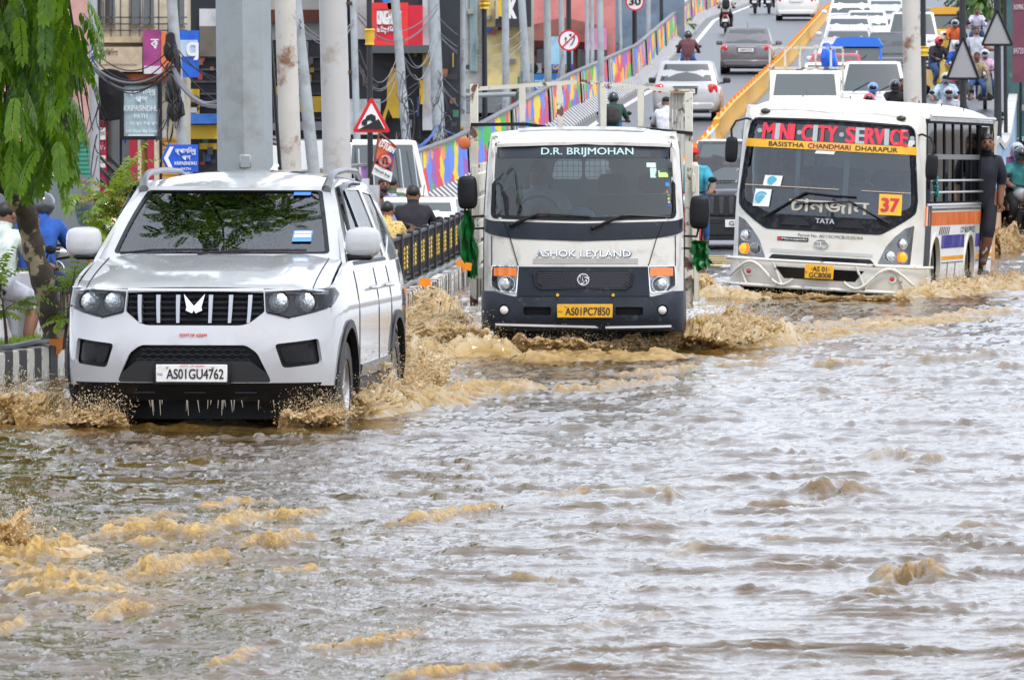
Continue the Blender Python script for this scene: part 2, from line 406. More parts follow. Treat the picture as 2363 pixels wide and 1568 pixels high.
CREST = [  # points of the picture, height, width, froth
 ([(396,2169),(550,2142),(687,2147),(770,2165),(880,2142),(1045,2081),(1171,2087),(1300,2060)], .060, .10, 1.),
 ([(506,2186),(649,2191)], .04, .09, .9), ([(0,2240),(165,2250),(247,2230),(352,2230)], .07, .16, 1.),
 ([(539,2323),(660,2307),(742,2263),(797,2252),(918,2245)], .05, .10, 1.), ([(973,2202),(1045,2186),(1127,2200),(1182,2169),(1281,2165)], .06, .09, .9),
 ([(0,2384),(220,2390),(385,2384),(500,2370)], .05, .22, 1.), ([(0,2320),(200,2330),(420,2340)], .04, .2, .8),
 ([(341,2483),(429,2480),(495,2450),(632,2445)], .045, .08, .9), ([(0,2538),(132,2510)], .04, .08, .8),
 ([(880,2686),(1045,2615)], .03, .06, .7), ([(847,2043),(935,2021),(1100,2018)], .045, .08, .9), ([(423,2109),(550,2092),(770,2070)], .03, .10, .6),
 ([(1542,2110),(1733,2093),(1820,2058),(2010,2045)], .055, .09, 1.), ([(1239,2604),(1473,2587),(1681,2544)], .040, .07, .9),
 ([(1612,2717),(1993,2674)], .035, .07, .8), ([(1126,2292),(1282,2284)], .035, .07, .8), ([(511,1816),(589,1803)], .05, .08, .3),
 ([(2180,1990),(2360,1975)], .04, .08, .6), ([(2460,1985),(2725,1965)], .04, .07, .35), ([(2680,2005),(2730,1995)], .06, .08, .2),
 ([(3300,1990),(3348,1965),(3400,1990)], .11, .13, .12), ([(3480,1845),(3560,1820),(3640,1850)], .08, .10, .25), ([(3700,1855),(3800,1842)], .06, .08, .25),
 ([(3190,1885),(3300,1875)], .06, .08, .05), ([(3560,2340),(3590,2300),(3640,2320),(3694,2290),(3760,2320)], .085, .08, .45), ([(3470,2380),(3580,2372)], .06, .09, .1),
 ([(1780,1600),(1990,1585),(2140,1570)], .05, .12, .9), ([(2200,1580),(2390,1568),(2720,1525)], .06, .12, .75), ([(2460,1510),(2810,1480)], .045, .12, .8),
 ([(2880,1475),(3110,1465)], .045, .10, .6), ([(3260,1470),(3470,1462)], .04, .10, .6), ([(3700,1455),(3900,1440),(4096,1420)], .09, .12, .15), ([(3960,1475),(4090,1470)], .05, .1, .2),
 ([(3080,1345),(3420,1305),(3700,1300),(3900,1270),(4096,1255)], .09, .2, .8), ([(3280,1340),(3700,1325)], .06, .2, .5), ([(3240,1575),(3450,1555)], .035, .1, .2),
 ([(3020,2165),(3190,2175)], .04, .07, .4), ([(2660,2230),(2930,2175)], .03, .09, .2), ([(2970,2030),(3290,2035)], .04, .08, .1),
 ([(2200,1430),(2500,1440),(2800,1430)], .05, .25, .5), ([(3990,1660),(4096,1640)], .04, .08, .1), ([(2470,2120),(2700,2110)], .035, .1, .05),
 ([(3300,2130),(3480,2115)], .03, .06, .1), ([(3900,2120),(4000,2110)], .03, .06, .2), ([(2060,2320),(2260,2330)], .03, .08, .2), ([(2300,2540),(2700,2460)], .03, .08, .15),
]
def build_water():
    ds = [25.5]
    while ds[-1] < 128: ds.append(ds[-1]+.0275*(ds[-1]/28)**1.5)
    ds = np.array(ds); t = np.concatenate([-np.geomspace(.0885, .9, 30)[::-1], np.arange(-.0880, .0881, .00042), np.geomspace(.0885, .9, 30)])
    T, D = np.meshgrid(t, ds); X = T*D; Y = D.copy()
    H, turb = water_height(X, Y)
    foam = np.zeros_like(H)
    fn = perlin(X*9, Y*4, 21); fn2 = perlin(X*24, Y*11, 22); fn3 = perlin(X*3.2, Y*1.1, 23); fn4 = 1-2.4*np.abs(perlin(X*34, Y*17, 24)); fn5 = 1-2.4*np.abs(perlin(X*17, Y*8, 26))
    for pts, hh, ww, fo in CREST:
        if fo < .6: fo = fo*.8+.10
        P = [wps(*p) for p in pts]
        for _ in range(2):                        # chaikin, keeps the ends
            Q = [P[0]]
            for a, b_ in zip(P, P[1:]): Q += [(a[0]*.75+b_[0]*.25, a[1]*.75+b_[1]*.25), (a[0]*.25+b_[0]*.75, a[1]*.25+b_[1]*.75)]
            P = Q+[P[-1]]
        xs = [p[0] for p in P]; ys = [p[1] for p in P]
        msk = (X > min(xs)-.8) & (X < max(xs)+.8) & (Y > min(ys)-1.6) & (Y < max(ys)+1.6)
        if not msk.any(): continue
        x = X[msk]+fn[msk]*.05+fn3[msk]*.06; y = (Y[msk]+fn2[msk]*.05)
        best = np.full(x.shape, 9.); side = np.zeros(x.shape); par = np.zeros(x.shape); n = len(P)-1
        for i in range(n):
            a, b_ = P[i], P[i+1]; dx, dy = b_[0]-a[0], b_[1]-a[1]; L2 = dx*dx+dy*dy+1e-9
            s = np.clip(((x-a[0])*dx+(y-a[1])*dy)/L2, 0, 1); ex = x-a[0]-s*dx; ey = (y-a[1]-s*dy)*.55
            dd = np.hypot(ex, ey); k = dd < best; best[k] = dd[k]; par[k] = (i+s[k])/n; side[k] = (ex*dy-ey*dx)[k]
        ends = np.clip(par*5, 0, 1)*np.clip((1-par)*5, 0, 1)*.75+.25
        w = ww*np.where(side > 0, .5, 1.25)*.78
        g = np.exp(-(best/w)**2)*ends*np.clip(.78+.55*fn3[msk]+.35*fn[msk], .22, 1.2)
        h = H[msk]; h += hh*(.72+.32*fo)*g*(1+(.35+.5*fo)*(fn[msk]*.45+fn2[msk]*.6+.30*(fn5[msk]-.3)+.26*(fn4[msk]-.3))); H[msk] = h
        foam[msk] = np.maximum(foam[msk], fo*np.clip(g*2.2-.12, 0, 1)*np.clip(.62+.7*fn[msk]+.8*fn2[msk]+.5*(fn4[msk]-.3), .03, 1))
    # churned patches: behind the cars and along the left
    for (sx, sy, rx, ry, a) in [(150, 2300, .9, 3.2, .5), (60, 2200, .5, 2.0, .65), (420, 2330, .7, 2.2, .25), (900, 2150, .9, 2.2, .2), (1900, 1500, 1.6, 5, .45), (3000, 1330, 1.2, 6, .6), (2050, 1330, 1.3, 7, .7), (120, 1650, .7, 2, .6), (3700, 1150, 2, 6, .6)]:
        cx, cy = wps(sx, sy); g = np.exp(-((X-cx)/rx)**2-((Y-cy)/ry)**2)*a
        H += g*(.025*np.abs(fn)+.012*fn2+.006*fn4+.008*fn5); foam = np.maximum(foam, g*np.clip(.35+1.3*fn+.7*fn2+.5*fn3, 0, 1))
    calm = np.clip(np.abs(T)/.09, 1, 3); H = H/calm
    n, k = H.shape; co = np.stack([X, Y, H], -1).reshape(-1, 3).astype(np.float32)
    idx = np.arange(n*k).reshape(n, k); quads = np.stack([idx[:-1, :-1], idx[:-1, 1:], idx[1:, 1:], idx[1:, :-1]], -1).reshape(-1, 4)
    me = bpy.data.meshes.new('water'); me.vertices.add(len(co)); me.vertices.foreach_set('co', co.ravel())
    me.loops.add(quads.size); me.loops.foreach_set('vertex_index', quads.ravel().astype(np.int32))
    me.polygons.add(len(quads)); me.polygons.foreach_set('loop_start', np.arange(0, quads.size, 4, dtype=np.int32))
    me.update(calc_edges=True); me.shade_smooth()
    at_ = me.attributes.new('froth', 'FLOAT', 'POINT'); at_.data.foreach_set('value', foam.ravel().astype(np.float32))
    return me
def water_mat():
    m = bpy.data.materials.new('muddy_water'); m.use_nodes = True; n = m.node_tree; p = n.nodes['Principled BSDF']
    a = n.nodes.new('ShaderNodeAttribute'); a.attribute_name = 'froth'
    tc = n.nodes.new('ShaderNodeTexCoord'); nz = n.nodes.new('ShaderNodeTexNoise'); nz.inputs['Scale'].default_value = 1.1; nz.inputs['Detail'].default_value = 6
    n.links.new(tc.outputs['Object'], nz.inputs['Vector'])
    mud = n.nodes.new('ShaderNodeMix'); mud.data_type = 'RGBA'; mud.inputs[6].default_value = (.052, .029, .006, 1); mud.inputs[7].default_value = (.11, .064, .014, 1)
    n.links.new(nz.outputs[0], mud.inputs[0])
    fr = n.nodes.new('ShaderNodeMix'); fr.data_type = 'RGBA'; fr.inputs[7].default_value = (.70, .45, .14, 1)
    fz_ = n.nodes.new('ShaderNodeTexNoise'); fz_.inputs['Scale'].default_value = 26; fz_.inputs['Detail'].default_value = 6; fz_.inputs['Roughness'].default_value = .7; n.links.new(tc.outputs['Object'], fz_.inputs['Vector'])
    fm = n.nodes.new('ShaderNodeMapRange'); fm.inputs[1].default_value = .36; fm.inputs[2].default_value = .62; fm.inputs[3].default_value = .32; n.links.new(fz_.outputs[0], fm.inputs[0])
    fx = n.nodes.new('ShaderNodeMath'); fx.operation = 'MULTIPLY'; n.links.new(a.outputs['Fac'], fx.inputs[0]); n.links.new(fm.outputs[0], fx.inputs[1])
    n.links.new(fx.outputs[0], fr.inputs[0]); n.links.new(mud.outputs[2], fr.inputs[6]); n.links.new(fr.outputs[2], p.inputs['Base Color'])
    mr = n.nodes.new('ShaderNodeMapRange'); mr.inputs[3].default_value = .03; mr.inputs[4].default_value = .25
    n.links.new(a.outputs['Fac'], mr.inputs[0]); n.links.new(mr.outputs[0], p.inputs['Roughness'])
    p.inputs['IOR'].default_value = 1.34
    n2 = n.nodes.new('ShaderNodeTexNoise'); n2.inputs['Scale'].default_value = 52; n2.inputs['Detail'].default_value = 3
    mp = n.nodes.new('ShaderNodeMapping'); mp.inputs['Scale'].default_value = (1.2, .5, 1); n.links.new(tc.outputs['Object'], mp.inputs[0]); n.links.new(mp.outputs[0], n2.inputs['Vector'])
    bp = n.nodes.new('ShaderNodeBump'); bp.inputs['Strength'].default_value = .38; bp.inputs['Distance'].default_value = .01
    n.links.new(n2.outputs[0], bp.inputs['Height'])
    b2 = n.nodes.new('ShaderNodeBump'); b2.inputs['Distance'].default_value = .03; n.links.new(a.outputs['Fac'], b2.inputs['Strength']); n.links.new(fz_.outputs[0], b2.inputs['Height']); n.links.new(bp.outputs[0], b2.inputs['Normal']); n.links.new(b2.outputs[0], p.inputs['Normal'])
    return m
m_water = water_mat()
wme = build_water(); wme.materials.append(m_water)
finish(bpy.data.objects.new('water', wme), kind='structure')

# ---------------------------------------------------------------- flyover parapets and median
def uv_strip(B, profile_fn, ds, name, m, parent, uscale=1., **kw):
    """profile_fn(d) -> list of points; u along, v across, stored as a UV map in metres"""
    vs = []; n = None; uvs = []
    for d in ds:
        pr = profile_fn(d); n = len(pr); L = 0.
        for i, p in enumerate(pr):
            if i: L += (Vector(p)-Vector(pr[i-1])).length
            vs.append(p); uvs.append((d*uscale, L))
    fs = [(j*n+i, j*n+i+1, (j+1)*n+i+1, (j+1)*n+i) for j in range(len(ds)-1) for i in range(n-1)]
    B.add(vs, fs); o = B.build(name, m, parent, fix=False, smooth=30, **kw); me = o.data
    ul = me.uv_layers.new(name='UVMap')
    for l in me.loops: ul.data[l.index].uv = uvs[l.vertex_index]
    return o
def paint_mat():
    m = bpy.data.materials.new('dripping_colour_paint'); m.use_nodes = True; n = m.node_tree; p = n.nodes['Principled BSDF']; p.inputs['Roughness'].default_value = .5
    uv = n.nodes.new('ShaderNodeUVMap'); mp = n.nodes.new('ShaderNodeMapping'); mp.inputs['Scale'].default_value = (.85, 2.0, 1)
    nz = n.nodes.new('ShaderNodeTexNoise'); nz.inputs['Scale'].default_value = 2.4; nz.inputs['Detail'].default_value = 0
    ad = n.nodes.new('ShaderNodeVectorMath'); ad.operation = 'MULTIPLY_ADD'; ad.inputs[1].default_value = (.5, .9, 0)
    n.links.new(uv.outputs[0], mp.inputs[0]); n.links.new(mp.outputs[0], nz.inputs['Vector']); n.links.new(nz.outputs['Color'], ad.inputs[0]); n.links.new(mp.outputs[0], ad.inputs[2])
    v = n.nodes.new('ShaderNodeTexVoronoi'); v.inputs['Scale'].default_value = 1.; v.voronoi_dimensions = '2D'; n.links.new(ad.outputs[0], v.inputs['Vector'])
    sp = n.nodes.new('ShaderNodeSeparateColor'); n.links.new(v.outputs['Color'], sp.inputs[0])
    cr = n.nodes.new('ShaderNodeValToRGB'); cr.color_ramp.interpolation = 'CONSTANT'
    cols = [(.80, .05, .10), (.98, .70, .0), (.03, .52, .05), (.10, .24, .85), (.98, .27, .04), (.38, .10, .48), (.98, .72, .0), (.75, .06, .13), (.12, .28, .88), (.98, .32, .08), (.04, .55, .07)]
    e = cr.color_ramp.elements; e[0].position = 0; e[0].color = (*cols[0], 1); e[1].position = 1/len(cols); e[1].color = (*cols[1], 1)
    for i, c in enumerate(cols[2:], 2): q_ = e.new(i/len(cols)); q_.color = (*c, 1)
    n.links.new(sp.outputs[0], cr.inputs[0]); n.links.new(cr.outputs[0], p.inputs['Base Color'])
    return m
def stripe_mat(name, period, slant=.0, a=(.72, .72, .70), b_=(.03, .03, .035), duty=.5):
    m = bpy.data.materials.new(name); m.use_nodes = True; n = m.node_tree; p = n.nodes['Principled BSDF']; p.inputs['Roughness'].default_value = .55
    uv = n.nodes.new('ShaderNodeUVMap'); sp = n.nodes.new('ShaderNodeSeparateXYZ'); n.links.new(uv.outputs[0], sp.inputs[0])
    ma = n.nodes.new('ShaderNodeMath'); ma.operation = 'MULTIPLY_ADD'; ma.inputs[1].default_value = slant
    n.links.new(sp.outputs[1], ma.inputs[0]); n.links.new(sp.outputs[0], ma.inputs[2])
    md = n.nodes.new('ShaderNodeMath'); md.operation = 'WRAP'; md.inputs[1].default_value = period; md.inputs[2].default_value = 0; n.links.new(ma.outputs[0], md.inputs[0])
    gt = n.nodes.new('ShaderNodeMath'); gt.operation = 'GREATER_THAN'; gt.inputs[1].default_value = period*duty; n.links.new(md.outputs[0], gt.inputs[0])
    nz = n.nodes.new('ShaderNodeTexNoise'); nz.inputs['Scale'].default_value = 3.; nz.inputs['Detail'].default_value = 6
    tc = n.nodes.new('ShaderNodeTexCoord'); n.links.new(tc.outputs['Object'], nz.inputs['Vector'])
    mx = n.nodes.new('ShaderNodeMix'); mx.data_type = 'RGBA'; mx.inputs[6].default_value = (*a, 1); mx.inputs[7].default_value = (*b_, 1); n.links.new(gt.outputs[0], mx.inputs[0])
    m2 = n.nodes.new('ShaderNodeMix'); m2.data_type = 'RGBA'; m2.blend_type = 'MULTIPLY'; m2.inputs[0].default_value = .5; n.links.new(mx.outputs[2], m2.inputs[6]); n.links.new(nz.outputs[0], m2.inputs[7])
    n.links.new(m2.outputs[2], p.inputs['Base Color']); return m
m_paint = paint_mat(); m_bw = stripe_mat('black_white_stripes', .95, .35); m_conc = mat('pale_concrete', (.5, .5, .49), .7, vary=.2, vscale=2, dirt=(.2, .19, .18), dscale=4, damt=.5)
m_capg = mat('cap_concrete', (.20, .20, .21), .7, vary=.25, vscale=5, dirt=(.06, .06, .06), dscale=3, damt=.7)
m_dark = mat('black_rubber', (.012, .012, .014), .55); m_orange = mat('orange_reflector', (.85, .26, .01), .3, coat=.3)
par = empty('flyover_parapet', (left_x(150), 150, ramp_z(150)), 0, 'concrete flyover parapet with dripping rainbow paint and striped foot climbing on the left', 'parapet')
def rel(p, o): return tuple(Vector(p)-o.location)
d0 = 114.
while d0 < 500:
    Lp = 13.5 if d0 < 250 else 24.; d1 = d0+Lp
    def wall(d, s=1): x, z = left_x(d), ramp_z(d); return [rel(p, par) for p in [(x-.02, d, z+.36), (x-.06, d, z+1.14)]]
    def foot(d): x, z = left_x(d), ramp_z(d); return [rel(p, par) for p in [(x+.30, d, z-.03), (x+.28, d, z+.08), (x, d, z+.34), (x-.02, d, z+.36)]]
    def cap(d): x, z = left_x(d), ramp_z(d); return [rel(p, par) for p in [(x-.06, d, z+1.135), (x-.03, d, z+1.14), (x-.03, d, z+1.185), (x-.17, d, z+1.19), (x-.19, d, z-.5)]]
    ds = list(np.linspace(d0, d1-1.5, 6)); dall = list(np.linspace(d0, d1, 6))
    uv_strip(mb(), wall, ds, 'wall_panel', m_paint, par); uv_strip(mb(), foot, dall, 'striped_foot', m_bw, par); uv_strip(mb(), cap, dall, 'cap_rail', m_capg, par)
    def post(d): x, z = left_x(d), ramp_z(d); return [rel(p, par) for p in [(x+.015, d, z+.36), (x-.02, d, z+1.14)]]
    uv_strip(mb(), post, [d1-1.5, d1-.75, d1], 'striped_post', m_bw, par)
    d0 = d1
# right hand parapet: outer face blue over peach
rp = empty('flyover_parapet', (right_x(150), 150, ramp_z(150)), 0, 'tall blue and peach painted retaining wall beside the bus on the right', 'parapet')
m_blue = mat('faded_blue_paint', (.20, .36, .56), .6, vary=.25, vscale=1.2, dirt=(.62, .66, .7), dscale=1.1, damt=.8, dlo=.48, dhi=.6)
m_peach = mat('peach_paint', (.62, .36, .17), .7, vary=.2, vscale=2, dirt=(.35, .3, .25), dscale=2, damt=.6)
dsR = list(np.arange(109, 460, 6.))
def zr(d): return ramp_z(d)+lerp_tab([(106, 1.5), (118, 1.75), (150, 1.2)], d)
uv_strip(mb(), lambda d: [rel(p, rp) for p in [(right_x(d), d, ramp_z(d)-.2), (right_x(d)+.02, d, zr(d)-.1)]], dsR, 'inner_face', m_paint, rp)
uv_strip(mb(), lambda d: [rel(p, rp) for p in [(right_x(d)-.06, d, zr(d)-.1), (right_x(d)-.06, d, zr(d)), (right_x(d)+.14, d, zr(d)), (right_x(d)+.14, d, zr(d)-.1)]], dsR, 'cap_rail', m_conc, rp)
uv_strip(mb(), lambda d: [rel(p, rp) for p in [(right_x(d)+.12, d, zr(d)-.1), (right_x(d)+.12, d, max(.75, zr(d)-1.3))]], dsR, 'blue_sheet', m_blue, rp)
uv_strip(mb(), lambda d: [rel(p, rp) for p in [(right_x(d)+.11, d, max(.75, zr(d)-1.3)), (right_x(d)+.11, d, -.8)]], dsR, 'peach_base', m_peach, rp)
mb().box(rel((right_x(109)+.04, 108.95, -.02), rp), (.16, .1, 1.54)).build('end_face', m_peach, rp); mb().box(rel((right_x(109)+.04, 108.95, 1.12), rp), (.16, .1, .74)).build('end_face', m_blue, rp)
# median: yellow blocks with a row of amber reflectors
md = empty('median_barrier', (med_x(150), 150, ramp_z(150)), 0, 'yellow concrete median with a row of amber reflectors dividing the flyover', 'barrier')
m_yblk = mat('yellow_block_paint', (.72, .38, .02), .5, vary=.2, vscale=3, dirt=(.3, .2, .1), dscale=3, damt=.5); m_wblk = mat('white_block_paint', (.66, .64, .58), .55, vary=.15, vscale=3, dirt=(.3, .28, .25), dscale=3, damt=.5)
def reflector():                            # a shield shaped amber reflector, face to -y
    B = mb(); B.prism(rpoly([(-.075, .17), (.075, .17), (.08, .06), (0, -.03), (-.08, .06)], .025), -.015, .015); return B
def block_shape(L, h): return mb().prism([(-.15, 0), (.15, 0), (.14, .2*h), (.09, .35*h), (.075, h), (-.075, h), (-.09, .35*h), (-.14, .2*h)], -L/2, L/2, 'y')
refl_me = None; blk = {}
d = 141.; k = 0
while d < 420:
    L = 2.96; hh = .38 if d < 178 else .48; key = (hh, (k % 2 if d < 178 else 0))
    loc = Vector((med_x(d), d, ramp_z(d)))-md.location
    rotz = -math.atan2(med_x(d+1)-med_x(d-1), 2); slope = math.atan2(ramp_z(d+1)-ramp_z(d-1), 2)
    if key not in blk:
        o = block_shape(L, hh).build('median_block', m_wblk if key[1] else m_yblk, md); blk[key] = o
    else:
        o = bpy.data.objects.new('median_block', blk[key].data); finish(o, md)
    o.location = loc; o.rotation_euler = (slope, 0, rotz)
    if d < 340:
        if refl_me is None: r_ = reflector().build('reflector', m_orange, md); refl_me = r_.data
        else: r_ = bpy.data.objects.new('reflector', refl_me); finish(r_, md)
        r_.location = loc+Vector((0, 0, hh)); r_.scale = (.62, 1, .62)
    d += 3.; k += 1

# ---------------------------------------------------------------- striped divider on the left with fence
DIV = [(-5.6, 52), (-4.1, 61), (-3.1, 66), (-2.1, 71.5), (-1.45, 76.5), (-1.1, 80), (-.85, 86), (-.52, 96), (-.1, 112)]
def div_at(s):                              # s in metres along the divider
    for a, b_ in zip(DIV, DIV[1:]):
        L = math.hypot(b_[0]-a[0], b_[1]-a[1])
        if s <= L: t = s/L; return Vector((a[0]+(b_[0]-a[0])*t, a[1]+(b_[1]-a[1])*t, 0)), math.atan2(b_[1]-a[1], b_[0]-a[0])
        s -= L
    return Vector((*DIV[-1], 0)), math.pi/2
dv = empty('road_divider', (-4.1, 61, -.14), 0, 'low kerbed road divider with peeling black and white blocks and soil on top', 'kerb')
m_kw = mat('kerb_white', (.60, .58, .52), .7, vary=.15, vscale=6, dirt=(.10, .09, .08), dscale=5, damt=.9, dlo=.52, dhi=.58)
m_kb = mat('kerb_black', (.035, .034, .033), .6, vary=.3, vscale=6, dirt=(.45, .42, .36), dscale=5, damt=.8, dlo=.58, dhi=.63)
m_soil = mat('divider_soil', (.07, .05, .03), .9, vary=.4, vscale=4, bump=.6, dirt=(.07, .14, .02), dscale=3, damt=.9, dlo=.5, dhi=.56)
kb = mb().box((0, .12, .20), (.235, .24, .44), .012).build('kerb_block', m_kw, dv); kme = {0: kb.data}
me2 = kb.data.copy(); me2.materials.clear(); me2.materials.append(m_kb); kme[1] = me2
s = 0.; k = 0
while s < 52:
    p, a = div_at(s)
    o = kb if k == 0 else finish(bpy.data.objects.new('kerb_block', kme[k % 2]), dv)
    o.location = p+Vector((rnd.uniform(-.006, .006), 0, -.02+rnd.uniform(-.008, .008)))-dv.location-Vector((0, 0, .14)); o.rotation_euler = (rnd.uniform(-.02, .02), 0, a)
    s += .24; k += 1
B = mb(); ring = []
for s in np.arange(0, 52, .8):
    p, a = div_at(s); nrm = Vector((-math.sin(a), math.cos(a), 0)); ring.append((p+nrm*.2, p+nrm*.9))
for (a0, a1), (b0, b1) in zip(ring, ring[1:]):
    z = .235; B.add([rel((*a0.xy, z), dv), rel((*a1.xy, z), dv), rel((*b1.xy, z), dv), rel((*b0.xy, z), dv)], [(0, 1, 2, 3)])
B.build('soil_strip', m_soil, dv)
B = mb(); B.tube([rel((*(div_at(s)[0]+Vector((-math.sin(div_at(s)[1]), math.cos(div_at(s)[1]), 0))*.16).xy, .275+.012*math.sin(s*3)), dv) for s in np.arange(0, 52, .5)], .034, 8)
B.build('cable_pipe', mat('grey_pipe', (.06, .065, .07), .4, vary=.3, vscale=5), dv)
for s in (10.9, 27.7, 31.8, 41.5, 48):
    p, a = div_at(s); o = reflector().build('reflector', m_orange, dv); o.location = p+Vector((0, -.03, .20))-dv.location; o.scale = (.85, 1, .85)
# fence: iron panels with bars, posts and yellow ornaments
m_iron = mat('black_iron', (.018, .018, .02), .4, vary=.3, vscale=8, dirt=(.25, .24, .22), dscale=9, damt=.5, dlo=.58, dhi=.64); m_gold = mat('yellow_ornament', (.72, .48, .03), .45, vary=.2, vscale=20)
proto = None; s = 13.2; k = 0
where = ['beside the tree and the blue shirted rider', ]
fence = empty('median_fence', (-1.1, 80, .2), 0, 'black iron fence of barred panels with yellow ornaments on the road divider', 'fence')
while s < 52:
    p, a = div_at(s); nrm = Vector((-math.sin(a), math.cos(a), 0)); p = p+nrm*.35; p.z = .24; L = 2.1
    if proto is None:
        proto = {}
        B = mb(); B.box((0, 0, .52), (L-.07, .035, .03)); proto['rail'] = B.build('rail', m_iron, fence); proto['rail2'] = mb().box((0, 0, .05), (L-.07, .03, .025)).build('rail', m_iron, fence)
        B = mb()
        for i in range(18): B.box((-L/2+.07+i*(L-.14)/17, 0, .285), (.016, .016, .45))
        proto['bars'] = B.build('bar_row', m_iron, fence, kind='stuff')
        proto['post'] = mb().box((L/2, 0, .27), (.075, .075, .60), .008).build('post', m_iron, fence)
        for x, key in ((-.28, 'orn'), (.28, 'orn2')):
            B = mb()
            for i in range(5): B.lathe([(.008, -.03), (.016, -.02), (.020, 0), (.016, .02), (.008, .03)], (x, 0, .17+i*.052), n=8)
            proto[key] = B.build('ornament', m_gold, fence)
        first = True
    for key in ('rail', 'rail2', 'bars', 'post', 'orn', 'orn2'):
        o = proto[key] if first else finish(bpy.data.objects.new(proto[key].name.split('.')[0], proto[key].data), fence, kind=proto[key].get('kind'))
        o.location = p-fence.location; o.rotation_euler = (0, 0, a)
    first = False; s += 2.1; k += 1
# ---------------------------------------------------------------- vehicle helpers
def _ux(self, x):
    sg = 1 if x >= 0 else -1; x = abs(x); h = [(p, l) for p, l in zip(self.p, self.L) if l >= -1e-9]
    for (a, la), (b_, lb) in zip(h, h[1:]):
        if a.x <= x <= b_.x: return sg*(la+(lb-la)*(x-a.x)/max(1e-9, b_.x-a.x))
    return sg*h[-1][1]
def _uy(self, y):
    h = [(p, l) for p, l in zip(self.p, self.L) if l >= -1e-9]
    for (a, la), (b_, lb) in zip(h, h[1:]):
        if a.y <= y <= b_.y: return la+(lb-la)*(y-a.y)/max(1e-9, b_.y-a.y)
    return h[-1][1]
Plan.ux = _ux; Plan.uy = _uy
m_wpaint = mat('white_car_paint', (.46, .47, .49), .12, coat=1., vary=.02, vscale=2, dirt=(.40, .33, .24), dscale=3.2, damt=.5, dlo=.54, dhi=.80)
m_chrome = mat('chrome', (.82, .83, .85), .12, metal=1.); m_silver = mat('silver_plastic', (.55, .56, .58), .28, metal=.8)
m_blk = mat('black_plastic', (.010, .011, .014), .42, spec=.25, vary=.2, vscale=10); m_blkg = mat('gloss_black', (.006, .006, .008), .12, spec=.35)
m_tyre = mat('tyre_rubber', (.018, .018, .018), .6, vary=.3, vscale=14, dirt=(.16, .12, .07), dscale=6, damt=.6); m_int = mat('dark_interior', (.022, .022, .025), .7); m_seat = mat('seat_cloth', (.05, .05, .055), .8)
m_lens = mat('lamp_lens', (.62, .65, .68), .06, metal=.6, coat=1., bump=.9, bscale=55, vary=.5, vscale=45); m_lampbowl = mat('lamp_reflector', (.85, .86, .88), .18, metal=1.)
m_amber = mat('amber_lens', (.85, .20, .01), .12, coat=1.); m_redlens = mat('red_lens', (.62, .02, .02), .12, coat=1.)
m_amberlit = mat('lit_amber_lens', (.9, .3, .02), .2, emit=(1, .24, .0), es=.9)
m_plw = mat('white_plate', (.78, .78, .76), .35, dirt=(.5, .47, .4), dscale=9, damt=.4); m_ply = mat('yellow_plate', (.80, .42, .015), .35, dirt=(.5, .3, .1), dscale=9, damt=.4)
m_ink = mat('black_lettering', (.012, .012, .014), .5); m_redink = mat('red_lettering', (.55, .015, .02), .5); m_blueink = mat('blue_lettering', (.02, .05, .35), .5); m_whiteink = mat('white_lettering', (.78, .79, .8), .5)
g_wind = glass_mat('windscreen_glass', (.62, .70, .68), 2.5, .012, .12); g_side = glass_mat('side_glass', (.38, .42, .42), 1.7, .02, .1); g_clear = glass_mat('lamp_glass', (.9, .92, .93), 1.5, .02)
g_truck = glass_mat('truck_glass', (.55, .62, .62), 1.7, .015, .05); g_busside = glass_mat('bus_side_glass', (.70, .75, .77), 1.18, .03); g_bus = glass_mat('bus_glass', (.58, .65, .68), 1.75, .02)
def plate(root, c, w, h, txt, lines, mp, ind=True, rows=1, nut=True):
    c = Vector(c); o = mb().box(c, (w, .012, h), .004).build('number_plate', mp, root)
    pl = flat(c+Vector((0, -.0085, 0)))
    if rows == 1: text('plate_number', lines[0], w*.80, h*.56, m_ink, o, lambda u, v: pl(u+w*.05, v-h*.03), .01)
    else:
        text('plate_number', lines[0], w*.62, h*.34, m_ink, o, lambda u, v: pl(u+w*.04, v+h*.2), .012)
        text('plate_number', lines[1], w*.76, h*.36, m_ink, o, lambda u, v: pl(u+w*.04, v-h*.24), .012)
    if ind: text('plate_country', 'IND', w*.075, h*.13, m_blueink if mp is m_plw else m_ink, o, lambda u, v: pl(u-w*.44, v-h*.06), .0)
    if nut:
        B = mb()
        for x in (-w*.34, w*.30): B.ball(c+Vector((x, -.008, h*.36)), .009)
        B.build('plate_bolt', m_silver, o)
    return o
